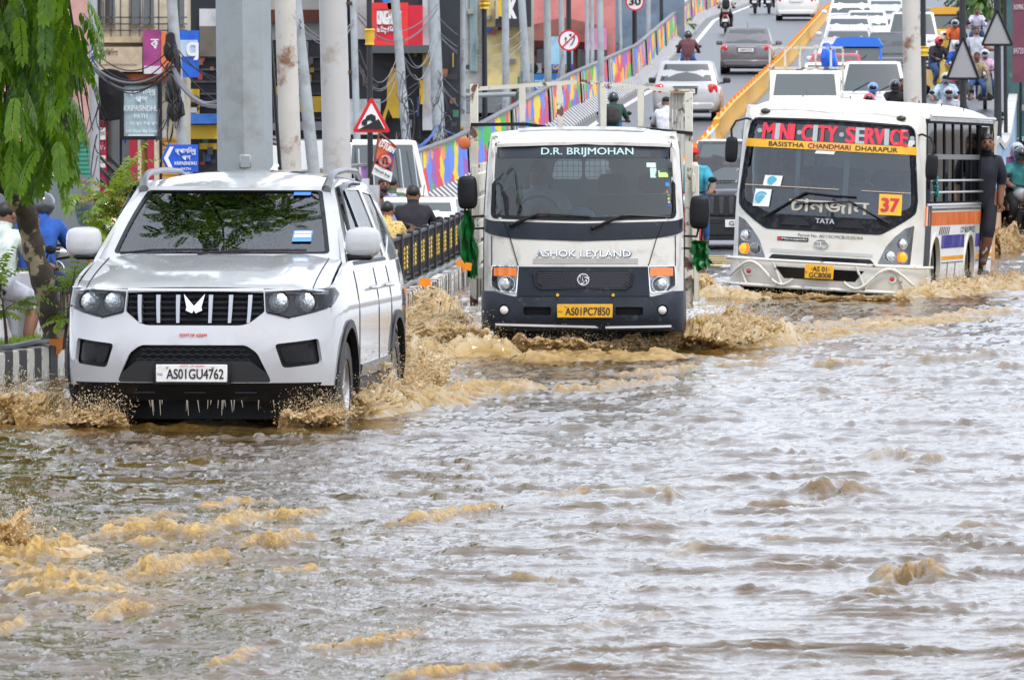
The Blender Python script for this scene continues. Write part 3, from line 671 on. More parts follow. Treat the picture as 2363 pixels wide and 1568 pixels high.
def wheel(root, c, r, w, rim=m_silver, spokes=6, side=1, nm='wheel', bowl=m_blk):
    """axis along x, outer face towards side"""
    c = Vector(c); prof = [(r*.60, -w/2), (r*.90, -w/2), (r*.98, -w*.40), (r, -w*.25), (r, w*.25), (r*.98, w*.40), (r*.90, w/2), (r*.60, w/2), (r*.60, -w/2)]
    t = mb().lathe(prof, c, 'x', 28).build(nm, m_tyre, root)
    B = mb(); B.lathe([(r*.62, side*w*.49), (r*.58, side*w*.42), (r*.55, side*w*.30)], c, 'x', 28); B.lathe([(.01, side*w*.42), (r*.14, side*w*.42), (r*.15, side*w*.30)], c, 'x', 14)
    for i in range(spokes):
        a = 2*math.pi*i/spokes; dv_ = Vector((0, math.cos(a), math.sin(a))); tv = Vector((0, -math.sin(a), math.cos(a))); x = Vector((side*w*.40, 0, 0))
        p = [c+x+dv_*r*.10+tv*r*.07, c+x+dv_*r*.10-tv*r*.07, c+x+dv_*r*.58-tv*r*.10, c+x+dv_*r*.58+tv*r*.10]; e = Vector((-side*w*.12, 0, 0))
        B.add(p+[v+e for v in p], [(0, 1, 2, 3), (7, 6, 5, 4), (0, 4, 5, 1), (1, 5, 6, 2), (2, 6, 7, 3), (3, 7, 4, 0)])
    B.build('rim', rim, t)
    mb().lathe([(.005, side*w*.2), (r*.58, side*w*.2)], c, 'x', 24).build('rim_back', bowl, t)
    return t
def seat(root, x, y, z, m=None, nm='seat'):
    B = mb(); B.box((x, y, z+.10), (.50, .50, .16), .05); B.box((x, y+.27, z+.45), (.48, .14, .62), .05, Matrix.Rotation(-.15, 3, 'X')); B.box((x, y+.33, z+.86), (.26, .09, .18), .04)
    return B.build(nm, m or m_seat, root)
def lampset(root, S, u, v, r, mring=m_chrome, lens=m_lens, nm='lamp', off=.006, deep=.05):
    c = S(u, v, off); B = mb(); B.lathe([(r*1.12, .0), (r*1.12, -.012), (r, -.012), (r*.9, .01), (r*.3, deep)], c, 'y', 20)
    o = B.build(nm, m_lampbowl if mring is m_chrome else mring, root)
    mb().lathe([(r*1.0, -.004), (r*.8, -.012-r*.12), (r*.45, -.012-r*.26), (.002, -.012-r*.3)], c, 'y', 20).build('lens', lens, o)
    return o
def hexmesh(S, poly, r, t, off=0., depth=.02):   # honeycomb of walls inside a polygon
    B = mb(); xs = [p[0] for p in poly]; ys = [p[1] for p in poly]; dx = r*1.732; dy = r*1.5; j = 0; y = min(ys)
    while y <= max(ys):
        x = min(xs)+(dx/2 if j % 2 else 0)
        while x <= max(xs):
            hx = [(x+r*math.sin(math.pi/3*i), y+r*.62*math.cos(math.pi/3*i)) for i in range(6)]
            for i in range(3):
                a, b_ = hx[i], hx[(i+1) % 6]
                if pt_in(poly, *a) and pt_in(poly, *b_):
                    B.add([S(a[0], a[1]+t, off), S(b_[0], b_[1]+t, off), S(b_[0], b_[1]-t, off), S(a[0], a[1]-t, off), S(a[0], a[1]-t, off-depth), S(b_[0], b_[1]-t, off-depth)], [(0, 1, 2, 3), (3, 2, 5, 4)])
            x += dx
        y += dy*.62; j += 1
    return B
def arch_pts(cy, cz, r, a0, a1, n=14): return [(cy+r*math.cos(a0+(a1-a0)*i/n), cz+r*math.sin(a0+(a1-a0)*i/n)) for i in range(n+1)]

# ---------------------------------------------------------------- white SUV in front
def build_suv():
    yaw = R(6.2); root = empty('white_suv', (-2.218, 52.8, -.14), -yaw, 'white SUV with black grille ploughing through the flood, nearest the camera', 'car')
    half = [(0, 0), (.3, .012), (.52, .045), (.70, .10), (.81, .18), (.89, .29), (.94, .43), (.965, .62), (.975, .85), (.975, 4.0), (.945, 4.45), (.86, 4.62)]
    lean = lambda v: (lerp_tab([(.26, .10), (.40, .035), (.60, 0), (.74, 0), (.86, .045), (1.0, .07), (1.1, .10), (1.22, .16)], v), lerp_tab([(.26, .97), (.5, 1.), (.95, 1.), (1.10, .975), (1.25, .94)], v))
    S = Plan(half, lean); ux, uy = S.ux, S.uy
    hoodz = lambda x, t: 1.105+.215*(max(t, 0.)**.72)-.028*(x/.8)**2+.022*(sstep(.40, .60, abs(x))-sstep(.62, .9, abs(x)))*sstep(0, .5, t)
    yf = lambda x: S.at(ux(clamp(x, -.92, .92)))[0].y+.10
    def sidetop(y): return 1.10 if y < .45 else lerp_tab([(.45, 1.10), (.8, 1.19), (1.22, 1.268), (1.5, 1.262), (1.75, 1.222), (4.62, 1.235)], y)
    # body: one skin with openings
    fr, rr, zc = .95, 3.70, .37; ra = .455
    half_c = [(0, .45), (ux(.56), .45), (ux(.86), .43), (uy(.52), .42)]
    half_c += [(uy(y), z) for y, z in arch_pts(fr, zc, ra, math.pi, 0)]+[(uy(1.44), .36), (uy(3.22), .36)]
    half_c += [(uy(y), z) for y, z in arch_pts(rr, zc, ra, math.pi, 0)]+[(uy(4.3), .42), (S.L[-1], .46), (S.L[-1], 1.235)]
    half_c += [(uy(y), sidetop(y)) for y in (4.2, 3.4, 2.6, 1.9, 1.5, 1.25, 1.0, .75, .55)]+[(ux(.9), 1.10), (ux(.6), 1.10), (0, 1.105)]
    outer = half_c[:-1]+[(0, 1.105)]+mirror(half_c)[1:-1]
    light = rpoly([(ux(.497), 1.087), (ux(.95), 1.108), (ux(.965), 1.06), (ux(.92), .975), (ux(.66), .900), (ux(.497), .940)], .012)
    grille = rpoly([(-.492, 1.085), (.492, 1.085), (.492, .945), (.37, .85), (-.37, .85), (-.492, .945)], [.01, .01, .01, .06, .06, .01])
    band = [(-.492, 1.087)]+[(.492, 1.087)]+light[6:13] if False else None
    fog = rpoly([(ux(.565), .722), (ux(.85), .758), (ux(.875), .585), (ux(.62), .555)], .03)
    mouth = [(-.37, .715), (.37, .715), (.45, .66), (.548, .455), (-.548, .455), (-.45, .66)]
    body = skin(S, outer, [light, mirror(light), grille, fog, mirror(fog), rpoly(mouth, .03)], 0, .025, .075).build('body', m_wpaint, root, smooth=35)
    # seams
    for sg in (-1, 1):
        for y in (1.52, 2.62, 3.36): mb().tube([S(sg*uy(y), z, .001) for z in np.linspace(.40, 1.2, 9)], .004, 5).build('panel_seam', m_blk, root)
    # head lamps
    for sg in (-1, 1):
        P_ = light if sg > 0 else mirror(light)
        o = skin(S, P_, (), -.06, .02, .06).build('headlight', m_blkg, root)
        skin(S, P_, (), .002, 0, .06).build('lamp_glass', g_clear, o)
        for x in (.595, .785): lampset(o, S, sg*ux(x), 1.008, .074, off=-.035, nm='projector', mring=m_blkg)
        B = mb(); B.tube([S(sg*ux(x), z, .004) for x, z in ((.505, 1.085), (.7, 1.094), (.945, 1.105))], .006, 6); B.build('chrome_brow', m_chrome, o)
        B = mb(); B.tube([S(sg*ux(x), z, .004) for x, z in ((.505, .943), (.655, .905), (.92, .978))], .007, 6); B.build('lower_trim', m_blkg, o)
        pod = skin(S, [(p[0], p[1]) for p in (fog if sg > 0 else mirror(fog))], (), -.035, .01, .06).build('fog_recess', m_blk, root)
        c = [(ux(.60), .70), (ux(.82), .728), (ux(.84), .605), (ux(.645), .583)]; c = rpoly(c if sg > 0 else mirror(c), .03)
        skin(S, c, (), -.02, .02, .05).build('fog_cover', m_blkg, pod)
    # grille
    gb = skin(S, grille, (), -.07, .01, .08).build('grille', m_blk, root)
    for z in (.885, .925, .965, 1.005, 1.045): w = .37+(.48-.37)*clamp((z-.85)/.095); mb().tube([S(x, z, -.03) for x in np.linspace(-w, w, 13)], .011, 6).build('grille_rib', m_blk, gb)
    for x in (-.386, -.253, -.114, .114, .253, .386):
        B = mb(); t = [(x*1.03-.015, 1.062), (x*1.03+.015, 1.062), (x*.985+.011, .868), (x*.985-.011, .868)]
        skin(S, t, (), .004, .05, .1).build('grille_slat', mat('satin_silver', (.42, .43, .45), .3, metal=.8), gb)
    for sg in (-1, 1):                       # emblem: two peaks
        em = [(0, .985), (.075, 1.068), (.052, .975), (.058, .955), (.012, .935), (0, .958)]
        skin(S, em if sg > 0 else mirror(em), (), .012, .03, .05).build('emblem', m_chrome, gb)
    skin(S, [(-.49, 1.106), (.49, 1.106), (.49, 1.09), (-.49, 1.09)], (), .004, .03, .08).build('grille_brow', m_chrome, gb)
    # lower bumper and mouth
    mo = skin(S, rpoly(mouth, .02), (), -.06, .01, .1).build('lower_intake', m_blk, root)
    hexmesh(S, [(-.37, .71), (.37, .71), (.44, .60), (-.44, .60)], .036, .006, -.02).build('honeycomb', m_blkg, mo)
    skin(S, rpoly([(-.40, .605), (.40, .605), (.54, .50), (.53, .455), (-.53, .455), (-.54, .50)], .02), (), -.005, .05, .08).build('intake_lip', mat('dark_grey_plastic', (.03, .032, .036), .35), mo)
    low = [(ux(-.87), .452), (ux(.87), .452), (ux(.845), .40), (ux(.80), .275), (ux(.48), .275), (.44, .325), (-.44, .325), (ux(-.48), .275), (ux(-.80), .275), (ux(-.845), .40)]
    lb = skin(S, low, (), .006, .10, .08).build('lower_bumper', m_blkg, root)
    for x in (-.42, -.06, .30): mb().box(S(x+.07, .385, .008), (.15, .01, .012)).build('bumper_slot', m_blk, lb)
    B = mb(); B.box((0, 1.3, .27), (1.4, 1.5, .18)); B.box((0, 2.5, .33), (1.6, 3.0, .12)); B.build('underbody', m_blk, root)
    B = mb()
    for i in range(22):
        x = rnd.uniform(-.6, .6); L = rnd.uniform(.03, .11); B.tube([S(x, .33, .01), S(x+rnd.uniform(-.01, .01), .33-L, .015)], [.005, .002], 4)
    B.build('water_drip', m_splash_clear, lb, kind='stuff')
    plate(root, S(-.005, .52, .03), .50, .122, '', ['AS01GU4762'], m_plw)
    text('plate_heading', 'GOVT. OF ASSAM', .17, .014, m_redink, root, flat(S(0, .572, .0395)), .01)
    fr_ = mb().box(S(-.005, .515, .018), (.545, .014, .155), .01).build('plate_frame', m_blk, root)
    text('bumper_lettering', 'GOVT.OF ASSAM', .19, .021, m_redink, root, lambda u, v: S(u, .785+v, .004), .012)
    # hood
    SH = lambda x, t, off=0.: Vector((x*(1-.06*t), yf(x)+(1.24-yf(x))*t, hoodz(x, t)+off))
    hood = skin(lambda x, t, off=0.: SH(x, t/1.15, off), [(-.895, .015), (-.5, 0), (0, 0), (.5, 0), (.895, .015), (.93, 1.15), (-.93, 1.15)], (), 0, .02, .085).build('hood', m_wpaint, root, smooth=50)
    for sg in (-1, 1): mb().tube([SH(sg*(.80+.04*t), t, .002) for t in np.linspace(.05, 1, 12)], .0045, 5).build('hood_seam', m_blk, hood)
    mb().tube([SH(x, .004, .001) for x in np.linspace(-.86, .86, 25)], .005, 5).build('hood_seam', m_blk, hood)
    # glasshouse
    def SW(x, v, off=0.): t = v/.9; return Vector((x, 1.22+.78*t+.11*(x/.75)**2-off*.52, 1.305+.475*t+.03*math.sin(math.pi*clamp(t))+off*.85))
    wsx = lambda t: .895-.185*t
    glass = rpoly([(-.775, .03), (.775, .03), (.63, .865), (-.63, .865)], .04)
    scr = skin(SW, [(-wsx(0), -.06), (wsx(0), -.06), (wsx(.5), .45), (wsx(1), .93), (-wsx(1), .93), (-wsx(.5), .45)], [glass], 0, .03, .1).build('windscreen_frame', m_wpaint, root)
    skin(SW, [(p[0]*1.005, p[1]) for p in glass], [[(p[0]*.965, .02+p[1]*.955) for p in glass]], .004, .01, .1).build('screen_seal', m_blkg, scr)
    skin(SW, glass, (), -.006, .006, .1).build('windscreen', g_wind, root)
    st = skin(SW, [(.50, .16), (.635, .16), (.635, .285), (.50, .285)], (), .006, 0, .2).build('windscreen_sticker', mat('sticker_blue', (.10, .28, .62), .4), root)
    skin(SW, [(.51, .205), (.625, .205), (.625, .24), (.51, .24)], (), .008, 0, .2).build('sticker_band', m_whiteink, st); skin(SW, [(.51, .255), (.625, .255), (.625, .275), (.51, .275)], (), .008, 0, .2).build('sticker_band', m_whiteink, st)
    skin(SW, [(.44, .78), (.56, .78), (.56, .83), (.44, .83)], (), .006, 0, .2).build('toll_tag', mat('tag_blue', (.05, .2, .6), .4), root)
    mb().tube([SW(-.15, .005, .02), SW(.1, .03, .03), SW(.62, .035, .03)], .009, 5).build('wiper', m_blk, root); mb().tube([SW(-.72, .005, .02), SW(-.5, .03, .03), SW(.0, .04, .03)], .009, 5).build('wiper', m_blk, root)
    rz_ = lambda y: lerp_tab([(1.98, 1.785), (2.2, 1.845), (2.6, 1.895), (3.2, 1.905), (3.9, 1.88), (4.45, 1.81)], y)
    SR = lambda x, y, off=0.: Vector((x, y+.10*(x/.7)**2*(1 if y < 2.3 else max(0, 1-(y-2.3)/.4)), rz_(y)-.075*(abs(x)/.70)**2.6+off))
    skin(SR, [(-.71, 1.99), (.71, 1.99), (.705, 3.2), (.66, 4.42), (-.66, 4.42), (-.705, 3.2)], (), 0, .03, .12).build('roof', m_wpaint, root, smooth=50)
    for sg in (-1, 1):
        SS = lambda y, z, off=0.: Vector((sg*(.925-.215*((z-1.2)/.6)**1.15*(1 if z > 1.2 else 0)-.04*sstep(3.6, 4.6, y)+off), y, z))
        w1 = rpoly([(1.66, 1.262), (2.06, 1.70), (2.12, 1.745), (2.56, 1.765), (2.53, 1.25)], .03); w2 = rpoly([(2.62, 1.25), (2.65, 1.765), (3.36, 1.755), (3.42, 1.255)], .03); w3 = rpoly([(3.52, 1.27), (3.48, 1.74), (4.05, 1.71), (4.22, 1.40)], .03)
        sd = skin(SS, [(1.21, 1.20), (1.30, 1.30), (1.72, 1.56), (2.08, 1.79), (2.5, 1.835), (3.2, 1.83), (4.0, 1.79), (4.36, 1.72), (4.55, 1.22), (3.0, 1.20)], [w1, w2, w3], 0, .03, .12).build('side_frame', m_wpaint, root)
        for w_ in (w1, w2, w3): skin(SS, w_, (), -.008, .005, .15).build('side_window', g_side, sd)
        skin(SS, [(2.525, 1.25), (2.625, 1.25), (2.655, 1.77), (2.555, 1.77)], (), .004, .01, .15).build('door_pillar', m_blkg, sd)
        skin(SS, [(1.60, 1.238), (3.45, 1.238), (3.45, 1.262), (1.60, 1.262)], (), .006, .02, .2).build('belt_trim', m_blk, sd)
        B = mb(); B.tube([SS(1.78, 1.42, .02), SS(2.02, 1.68, .02), SS(2.15, 1.775, .022), SS(2.8, 1.805, .022), SS(3.35, 1.80, .02)], [.012, .022, .026, .026, .015], 6); B.build('rain_visor', g_side, sd)
        for y in (2.38, 3.2):
            h_ = mb(); u0 = sg*uy(y); h_.tube([S(u0-sg*.10, 1.06, .005), S(u0-sg*.09, 1.062, .04), S(u0, 1.066, .045), S(u0+sg*.09, 1.07, .04), S(u0+sg*.10, 1.07, .005)], .014, 6); h_.build('door_handle', m_wpaint, sd)
        # mirror
        mo_ = mb(); mo_.box((0, 0, 0), (.265, .15, .225), .045); mm = mo_.build('door_mirror', m_wpaint, root, sub=2); mm.location = (sg*1.005, 1.45, 1.405); mm.rotation_euler = (0, 0, -sg*.15)
        B = mb(); B.box((-sg*.03, 0, -.105), (.20, .10, .045), .018); B.box((-sg*.13, .03, -.12), (.16, .05, .035), .012, Matrix.Rotation(-sg*.15, 3, 'Y')); B.build('mirror_foot', m_blk, mm)
        mb().box((0, .066, .0), (.19, .01, .15), .02).build('mirror_glass', m_chrome, mm)
        # arches, sill, wheels
        for cy in (fr, rr):
            a_o = [(sg*uy(y), z) for y, z in arch_pts(cy, zc, ra+.045, math.pi*1.02, -math.pi*.02)]; a_i = [(sg*uy(y), z) for y, z in arch_pts(cy, zc, ra-.012, math.pi*1.02, -math.pi*.02)]
            skin(S, a_o+a_i[::-1], (), .016, .05, .1).build('arch_trim', m_blk, root)
            mb().lathe([(ra+.01, sg*.60), (ra+.01, sg*.93)], (0, cy, zc), 'x', 24).build('arch_liner', m_blk, root)
            wheel(root, (sg*.83, cy, .37), .372, .25, m_silver, 6, sg)
        sl = [(sg*uy(1.42), .44), (sg*uy(3.24), .44), (sg*uy(3.24), .30), (sg*uy(1.42), .30)]
        skin(S, sl, (), .022, .08, .15).build('sill_cladding', m_blk, root)
        cl = [(sg*uy(1.56), .535), (sg*uy(3.18), .555), (sg*uy(3.2), .46), (sg*uy(1.5), .46)]
        skin(S, cl, (), .016, .03, .15).build('door_cladding', m_blkg, root)
        # roof rail
        B = mb(); B.tube([(sg*.665, 2.03, 1.775), (sg*.675, 2.10, 1.825), (sg*.678, 2.20, 1.868), (sg*.678, 2.40, 1.892), (sg*.672, 3.0, 1.905), (sg*.66, 3.7, 1.89), (sg*.65, 3.95, 1.83)], [.036, .032, .027, .024, .022, .022, .028], 8); B.build('roof_rail', mat('satin_grey_rail', (.20, .205, .21), .3, metal=.5), root)
    # rear end
    B = mb(); B.box((0, 4.58, .85), (1.66, .05, .78), .02); B.box((0, 4.50, 1.24), (1.74, .06, .06)); B.box((0, 4.42, 1.77), (1.34, .06, .12))
    for sg in (-1, 1): B.box((sg*.69, 4.47, 1.5), (.10, .08, .56))
    B.build('tailgate', m_wpaint, root); mb().box((0, 4.46, 1.5), (1.28, .01, .48)).build('rear_window', g_side, root)
    mb().tube([(0, 4.0, 1.87), (0, 4.12, 1.925), (0, 4.2, 1.925)], [.035, .018, .02], 6).build('antenna_fin', m_wpaint, root)
    # cabin
    mb().box((0, 2.9, .62), (1.7, 3.3, .06)).build('cabin_floor', m_int, root)
    B = mb(); B.box((0, 1.62, 1.18), (1.62, .55, .16), .06); B.box((-.38, 1.72, 1.28), (.36, .2, .1), .04); B.build('dashboard', m_int, root)
    for x in (-.38, .38): seat(root, x, 2.45, .62)
    for x in (-.45, 0, .45): seat(root, x, 3.3, .66)
    B = mb(); B.tube([(-.38+.18*math.cos(a), 1.92+.05*math.sin(a), 1.32+.17*math.sin(a)) for a in np.linspace(0, 2*math.pi, 20, endpoint=False)], .014, 6, closed=True); B.build('steering_wheel', m_blk, root)
    mb().box((.02, 1.99, 1.66), (.22, .02, .06), .01).build('inner_mirror', m_blk, root)
    return root
m_splash_clear = mat('dripping_water', (.55, .5, .42), .08, spec=.6)
SUV = build_suv()
# ---------------------------------------------------------------- light truck
def build_truck():
    root = empty('light_truck', (.642, 68.5, -.14), R(-1.2), 'cream light truck with dark bumper and open pipe rack splashing in the middle', 'truck')
    cream = mat('cream_truck_paint', (.68, .675, .635), .3, coat=.3, vary=.04, vscale=2, dirt=(.34, .28, .20), dscale=5, damt=.6, dlo=.54, dhi=.72)
    navy = mat('dark_blue_grey_plastic', (.016, .022, .034), .42, spec=.35, vary=.25, vscale=5, dirt=(.10, .10, .10), dscale=12, damt=.5, dlo=.6, dhi=.66)
    peel = mat('peeling_white_paint', (.58, .56, .48), .55, vary=.1, vscale=4, dirt=(.10, .035, .02), dscale=4, damt=.95, dlo=.56, dhi=.60)
    half = [(0, 0), (.4, .02), (.62, .05), (.75, .095), (.84, .17), (.885, .28), (.905, .42), (.91, .7), (.91, 1.62)]
    lean = lambda v: (lerp_tab([(.34, .02), (.5, 0), (.70, .02), (1.25, .05), (1.36, .07), (2.03, .30), (2.10, .36), (2.16, .50)], v), lerp_tab([(.3, 1), (1.35, 1), (2.0, .955), (2.12, .93)], v))
    S = Plan(half, lean); ux, uy = S.ux, S.uy
    U = S.L[-1]
    wsc = rpoly([(ux(-.83), 1.37), (0, 1.345), (ux(.83), 1.37), (ux(.845), 2.0), (ux(.83), 2.035), (0, 2.045), (ux(-.83), 2.035), (ux(-.845), 2.0)], [.05, .3, .05, .02, .04, .3, .04, .02])
    dw = rpoly([(uy(.52), 1.30), (uy(.62), 1.95), (uy(1.45), 1.96), (uy(1.45), 1.28)], .05)
    lamp = rpoly([(ux(.578), .935), (ux(.825), .935), (ux(.835), .75), (ux(.78), .70), (ux(.60), .685)], .02)
    outer = [(-U, .45), (uy(.3)*-1, .62), (ux(-.58), .66), (ux(.58), .66), (uy(.3), .62), (U, .45), (U, 2.09), (uy(.45), 2.10), (0, 2.12), (-uy(.45), 2.10), (-U, 2.09)]
    low = [(-.585, .925), (.585, .925), (.60, .66), (-.60, .66)]
    body = skin(S, outer, [wsc, dw, mirror(dw), lamp, mirror(lamp)], 0, .03, .09).build('cab_body', cream, root, smooth=35)
    SR = lambda x, y, off=0.: Vector((x, y, lerp_tab([(.3, 2.05), (.40, 2.105), (.52, 2.15), (.8, 2.175), (1.62, 2.17)], y)-.05*(abs(x)/.85)**3+off))
    skin(SR, rpoly([(-.84, .34), (-.5, .30), (.5, .30), (.84, .34), (.85, 1.62), (-.85, 1.62)], .08), (), 0, .03, .12).build('cab_roof', cream, root, smooth=50)
    skin(SR, rpoly([(-.6, .55), (.55, .52), (.6, 1.5), (-.62, 1.5)], .05), (), .012, .01, .1).build('roof_foil', mat('crumpled_foil', (.55, .57, .6), .25, metal=.6, bump=.8, bscale=12), root)
    # windscreen and dark sun band
    skin(S, wsc, (), -.012, .006, .1).build('windscreen', g_truck, root)
    skin(S, inset(wsc, -.012), [inset(wsc, .022)], .004, .012, .12).build('screen_seal', m_blk, root)
    band = skin(S, [(ux(-.81), 1.905), (ux(.81), 1.905), (ux(.815), 2.02), (ux(-.815), 2.02)], (), -.009, .002, .1).build('sun_band', mat('tinted_film', (.02, .028, .04), .35), root)
    text('windscreen_lettering', 'D.R. BRIJMOHAN', .87, .082, mat('pale_cyan_lettering', (.50, .72, .72), .5), root, lambda u, v: S(u+.035, 1.955+v, .002), .008)
    for (u, v, w, h, c) in [(.76, 1.91, .07, .08, (.05, .30, .62)), (.64, 1.84, .10, .04, (.62, .78, .76)), (.655, 1.77, .07, .09, (.45, .62, .58)), (.75, 1.76, .105, .06, (.52, .78, .25)), (.78, 1.665, .05, .035, (.05, .25, .6)), (.78, 1.60, .028, .028, (.8, .25, .05)), (.785, 1.565, .028, .02, (.05, .3, .1)), (.785, 1.535, .03, .02, (.7, .6, .05)), (.787, 1.505, .03, .02, (.5, .5, .55)), (.787, 1.475, .03, .022, (.05, .1, .5))]:
        skin(S, [(ux(u)-w/2, v-h/2), (ux(u)+w/2, v-h/2), (ux(u)+w/2, v+h/2), (ux(u)-w/2, v+h/2)], (), -.008, .001, .3).build('windscreen_sticker', mat('sticker_%d' % int(v*1000), c, .5), root)
    # black mask under the screen
    mask = [(-uy(.35), 1.36), (ux(-.80), 1.335), (0, 1.315), (ux(.80), 1.335), (uy(.35), 1.36), (uy(.35), 1.245), (ux(.84), 1.215), (ux(.62), 1.175), (0, 1.155), (ux(-.62), 1.175), (ux(-.84), 1.215), (-uy(.35), 1.245)]
    skin(S, mask, (), .006, .015, .09).build('scuttle_panel', navy, root)
    for sg in (-1, 1):
        for pts, rr_ in (([S(sg*ux(x), z, .0085) for x, z in ((.72, 1.33), (.655, 1.17), (.585, .93))], .0045), ([S(sg*ux(.83), z, .002) for z in (1.2, 1.0, .93)], .004), ([S(sg*uy(.5), z, .002) for z in np.linspace(.62, 2.05, 8)], .006)): mb().tube(pts, rr_, 5).build('panel_seam', m_blk, root)
    text('bonnet_lettering', 'ASHOK LEYLAND', .855, .062, m_chrome, root, lambda u, v: S(u+.0, 1.045+v, .012), .006)
    text('bonnet_lettering_edge', 'ASHOK LEYLAND', .862, .066, m_ink, root, lambda u, v: S(u+.004, 1.041+v, .006), .008)
    skin(S, [(-.455, .952), (.495, .952), (.495, 1.0), (-.455, 1.0)], (), .005, .01, .2).build('badge_strip', mat('grey_strip', (.42, .42, .41), .4, dirt=(.2, .18, .15), dscale=8, damt=.5), root)
    lp = skin(S, low, (), .010, .02, .1).build('lower_panel', navy, root)
    gr = rpoly([(-.43, .885), (.43, .885), (.41, .765), (.36, .735), (-.36, .735), (-.41, .765)], .03)
    g = skin(S, gr, (), .0125, .002, .1).build('grille', m_blkg, lp)
    hexmesh(S, gr, .017, .0028, .022, .01).build('grille_mesh', mat('grey_mesh', (.05, .055, .065), .4), g)
    B = mb(); B.tube([S(p[0], p[1], .018) for p in [(-.45, .86), (-.43, .76), (-.38, .725), (.38, .725), (.43, .76), (.45, .86)]], .012, 6); B.build('grille_rim', navy, g)
    c = S(0, .812, .045); e = mb(); e.lathe([(.055, 0), (.055, -.012), (.045, -.012), (.045, 0)], c, 'y', 24)
    for i in range(6):
        a = i*math.pi/3; e.tube([c+Vector((math.cos(a+t)*.046*(1-.55*t), -.008, math.sin(a+t)*.046*(1-.55*t))) for t in np.linspace(0, 1.0, 6)], .005, 5)
    em = e.build('emblem', m_chrome, lp); text('emblem_letter', 'L', .018, .024, m_chrome, em, flat(c+Vector((0, -.012, 0))), .03)
    for sg in (-1, 1):
        P_ = lamp if sg > 0 else mirror(lamp)
        o = skin(S, P_, (), -.05, .02, .08).build('headlight', m_silver, root)
        skin(S, [(sg*ux(.60), .915), (sg*ux(.805), .915), (sg*ux(.805), .84), (sg*ux(.60), .84)][::sg], (), .007, .03, .1).build('indicator', m_amber, o)
        lampset(o, S, sg*ux(.70), .765, .068, off=-.02, nm='reflector_bowl')
        skin(S, P_, (), .004, 0, .1).build('lamp_glass', g_clear, o)
        skin(S, P_, [inset(P_, .009)], .006, .03, .1).build('lamp_rim', m_chrome, o)
    # bumper
    half_b = [(0, .02), (.4, .03), (.7, .06), (.83, .11), (.90, .20), (.925, .34), (.93, .6)]
    SB = Plan([(x, y-.07) for x, y in half_b], lambda v: (lerp_tab([(.33, .07), (.37, .02), (.46, 0), (.62, 0), (.68, .02), (.71, .06)], v), 1.))
    UB = SB.L[-1]; slot1 = rpoly([(-.54, .49), (-.29, .49), (-.29, .565), (-.54, .565)], .02); slot2 = mirror(slot1)
    fog = [(SB.ux(.715)+.052*math.cos(a), .535+.052*math.sin(a)) for a in np.linspace(0, 2*math.pi, 18, endpoint=False)]
    bo = [(-UB, .37), (SB.ux(-.86), .345), (0, .352), (SB.ux(.86), .345), (UB, .37), (UB, .70), (SB.ux(.84), .705), (SB.ux(.62), .655), (-SB.ux(.62), .655), (-SB.ux(.84), .705), (-UB, .70)]
    bp = skin(SB, bo, [slot1, slot2, fog, mirror(fog)], 0, .06, .08).build('bumper', navy, root)
    mb().box((0, .12, .53), (1.6, .04, .2)).build('bumper_backing', m_blk, bp)
    for sg in (-1, 1):
        o = lampset(bp, SB, sg*SB.ux(.715), .535, .04, mring=m_blk, lens=mat('fog_lens', (.72, .72, .68), .15, coat=1.), nm='fog_lamp', off=-.005)
    skin(SB, [(-.80, .415), (.11, .395), (.14, .375), (.11, .375), (-.80, .395)], (), .004, .006, .2).build('reflective_tape', m_whiteink, bp)
    skin(SB, [(.20, .39), (.80, .40), (.80, .38), (.20, .37)], (), .004, .006, .2).build('reflective_tape', m_whiteink, bp)
    for x in (-.23, .27):
        B = mb(); B.lathe([(.014, 0), (.014, -.03), (.002, -.03)], SB(x, .672, .01), 'y', 10); B.build('washer_bolt', m_gold, bp)
    pl = plate(root, SB(.015, .53, .03), .50, .122, '', ['AS01PC7850'], m_ply)
    # wipers
    for (a, b_, c_, d_) in [((-.65, 1.30), (-.40, 1.40), (-.32, 1.40), (.06, 1.375)), ((.085, 1.275), (.36, 1.385), (.40, 1.39), (.79, 1.37))]:
        B = mb(); B.tube([S(*a, .03), S(*b_, .03)], [.018, .011], 6); B.tube([S(*b_, .03), S(*c_, .025), S(*d_, .022)], .009, 5); B.ball(S(*a, .03), .022); B.build('wiper', m_blk, root)
    # mirrors on arms, with green rags
    rag = mat('wet_green_cloth', (.005, .10, .02), .35, vary=.5, vscale=8)
    for sg, x, z in ((-1, -1.055, 1.59), (1, 1.05, 1.41)):
        o = mb().box((0, 0, 0), (.19, .10, .31), .035).build('side_mirror', m_blk, root, sub=2); o.location = (x, .42, z); o.rotation_euler = (0, sg*.03, 0)
        B = mb(); B.tube([(sg*-.14, .06, -.22), (sg*-.02, .03, -.22), (0, .02, -.12)], .011, 6); B.tube([(sg*-.14, .06, -.33), (sg*.02, .03, -.33), (sg*.03, .02, -.12)], .011, 6); B.build('mirror_arm', m_blk, o)
        L, wd = (.58, .15) if sg < 0 else (.24, .17)
        B = mb(); rows = []
        for i in range(13):
            t = i/12; ww = wd*(.35+.65*sstep(0, .3, t))*(1-.45*sstep(.75, 1, t)*(1 if sg < 0 else .2)); rows.append([(sg*(.0+.02*math.sin(t*5))+ww*(j/11-.5)+.012*math.sin(i*1.3+j), -.02+.026*math.sin(j*1.55+i*.4)+.01*math.sin(i*2.1), -L*t-(.05*abs(math.sin(j*1.9)) if i == 12 else 0)) for j in range(12)])
        B.loft(rows, closed=False); r_ = B.build('rag', rag, o, smooth=60); r_.location = (0, 0, -.16) if sg < 0 else (-.05, 0, -.26)
        r_.rotation_euler = (0, 0 if sg < 0 else -.5, 0)
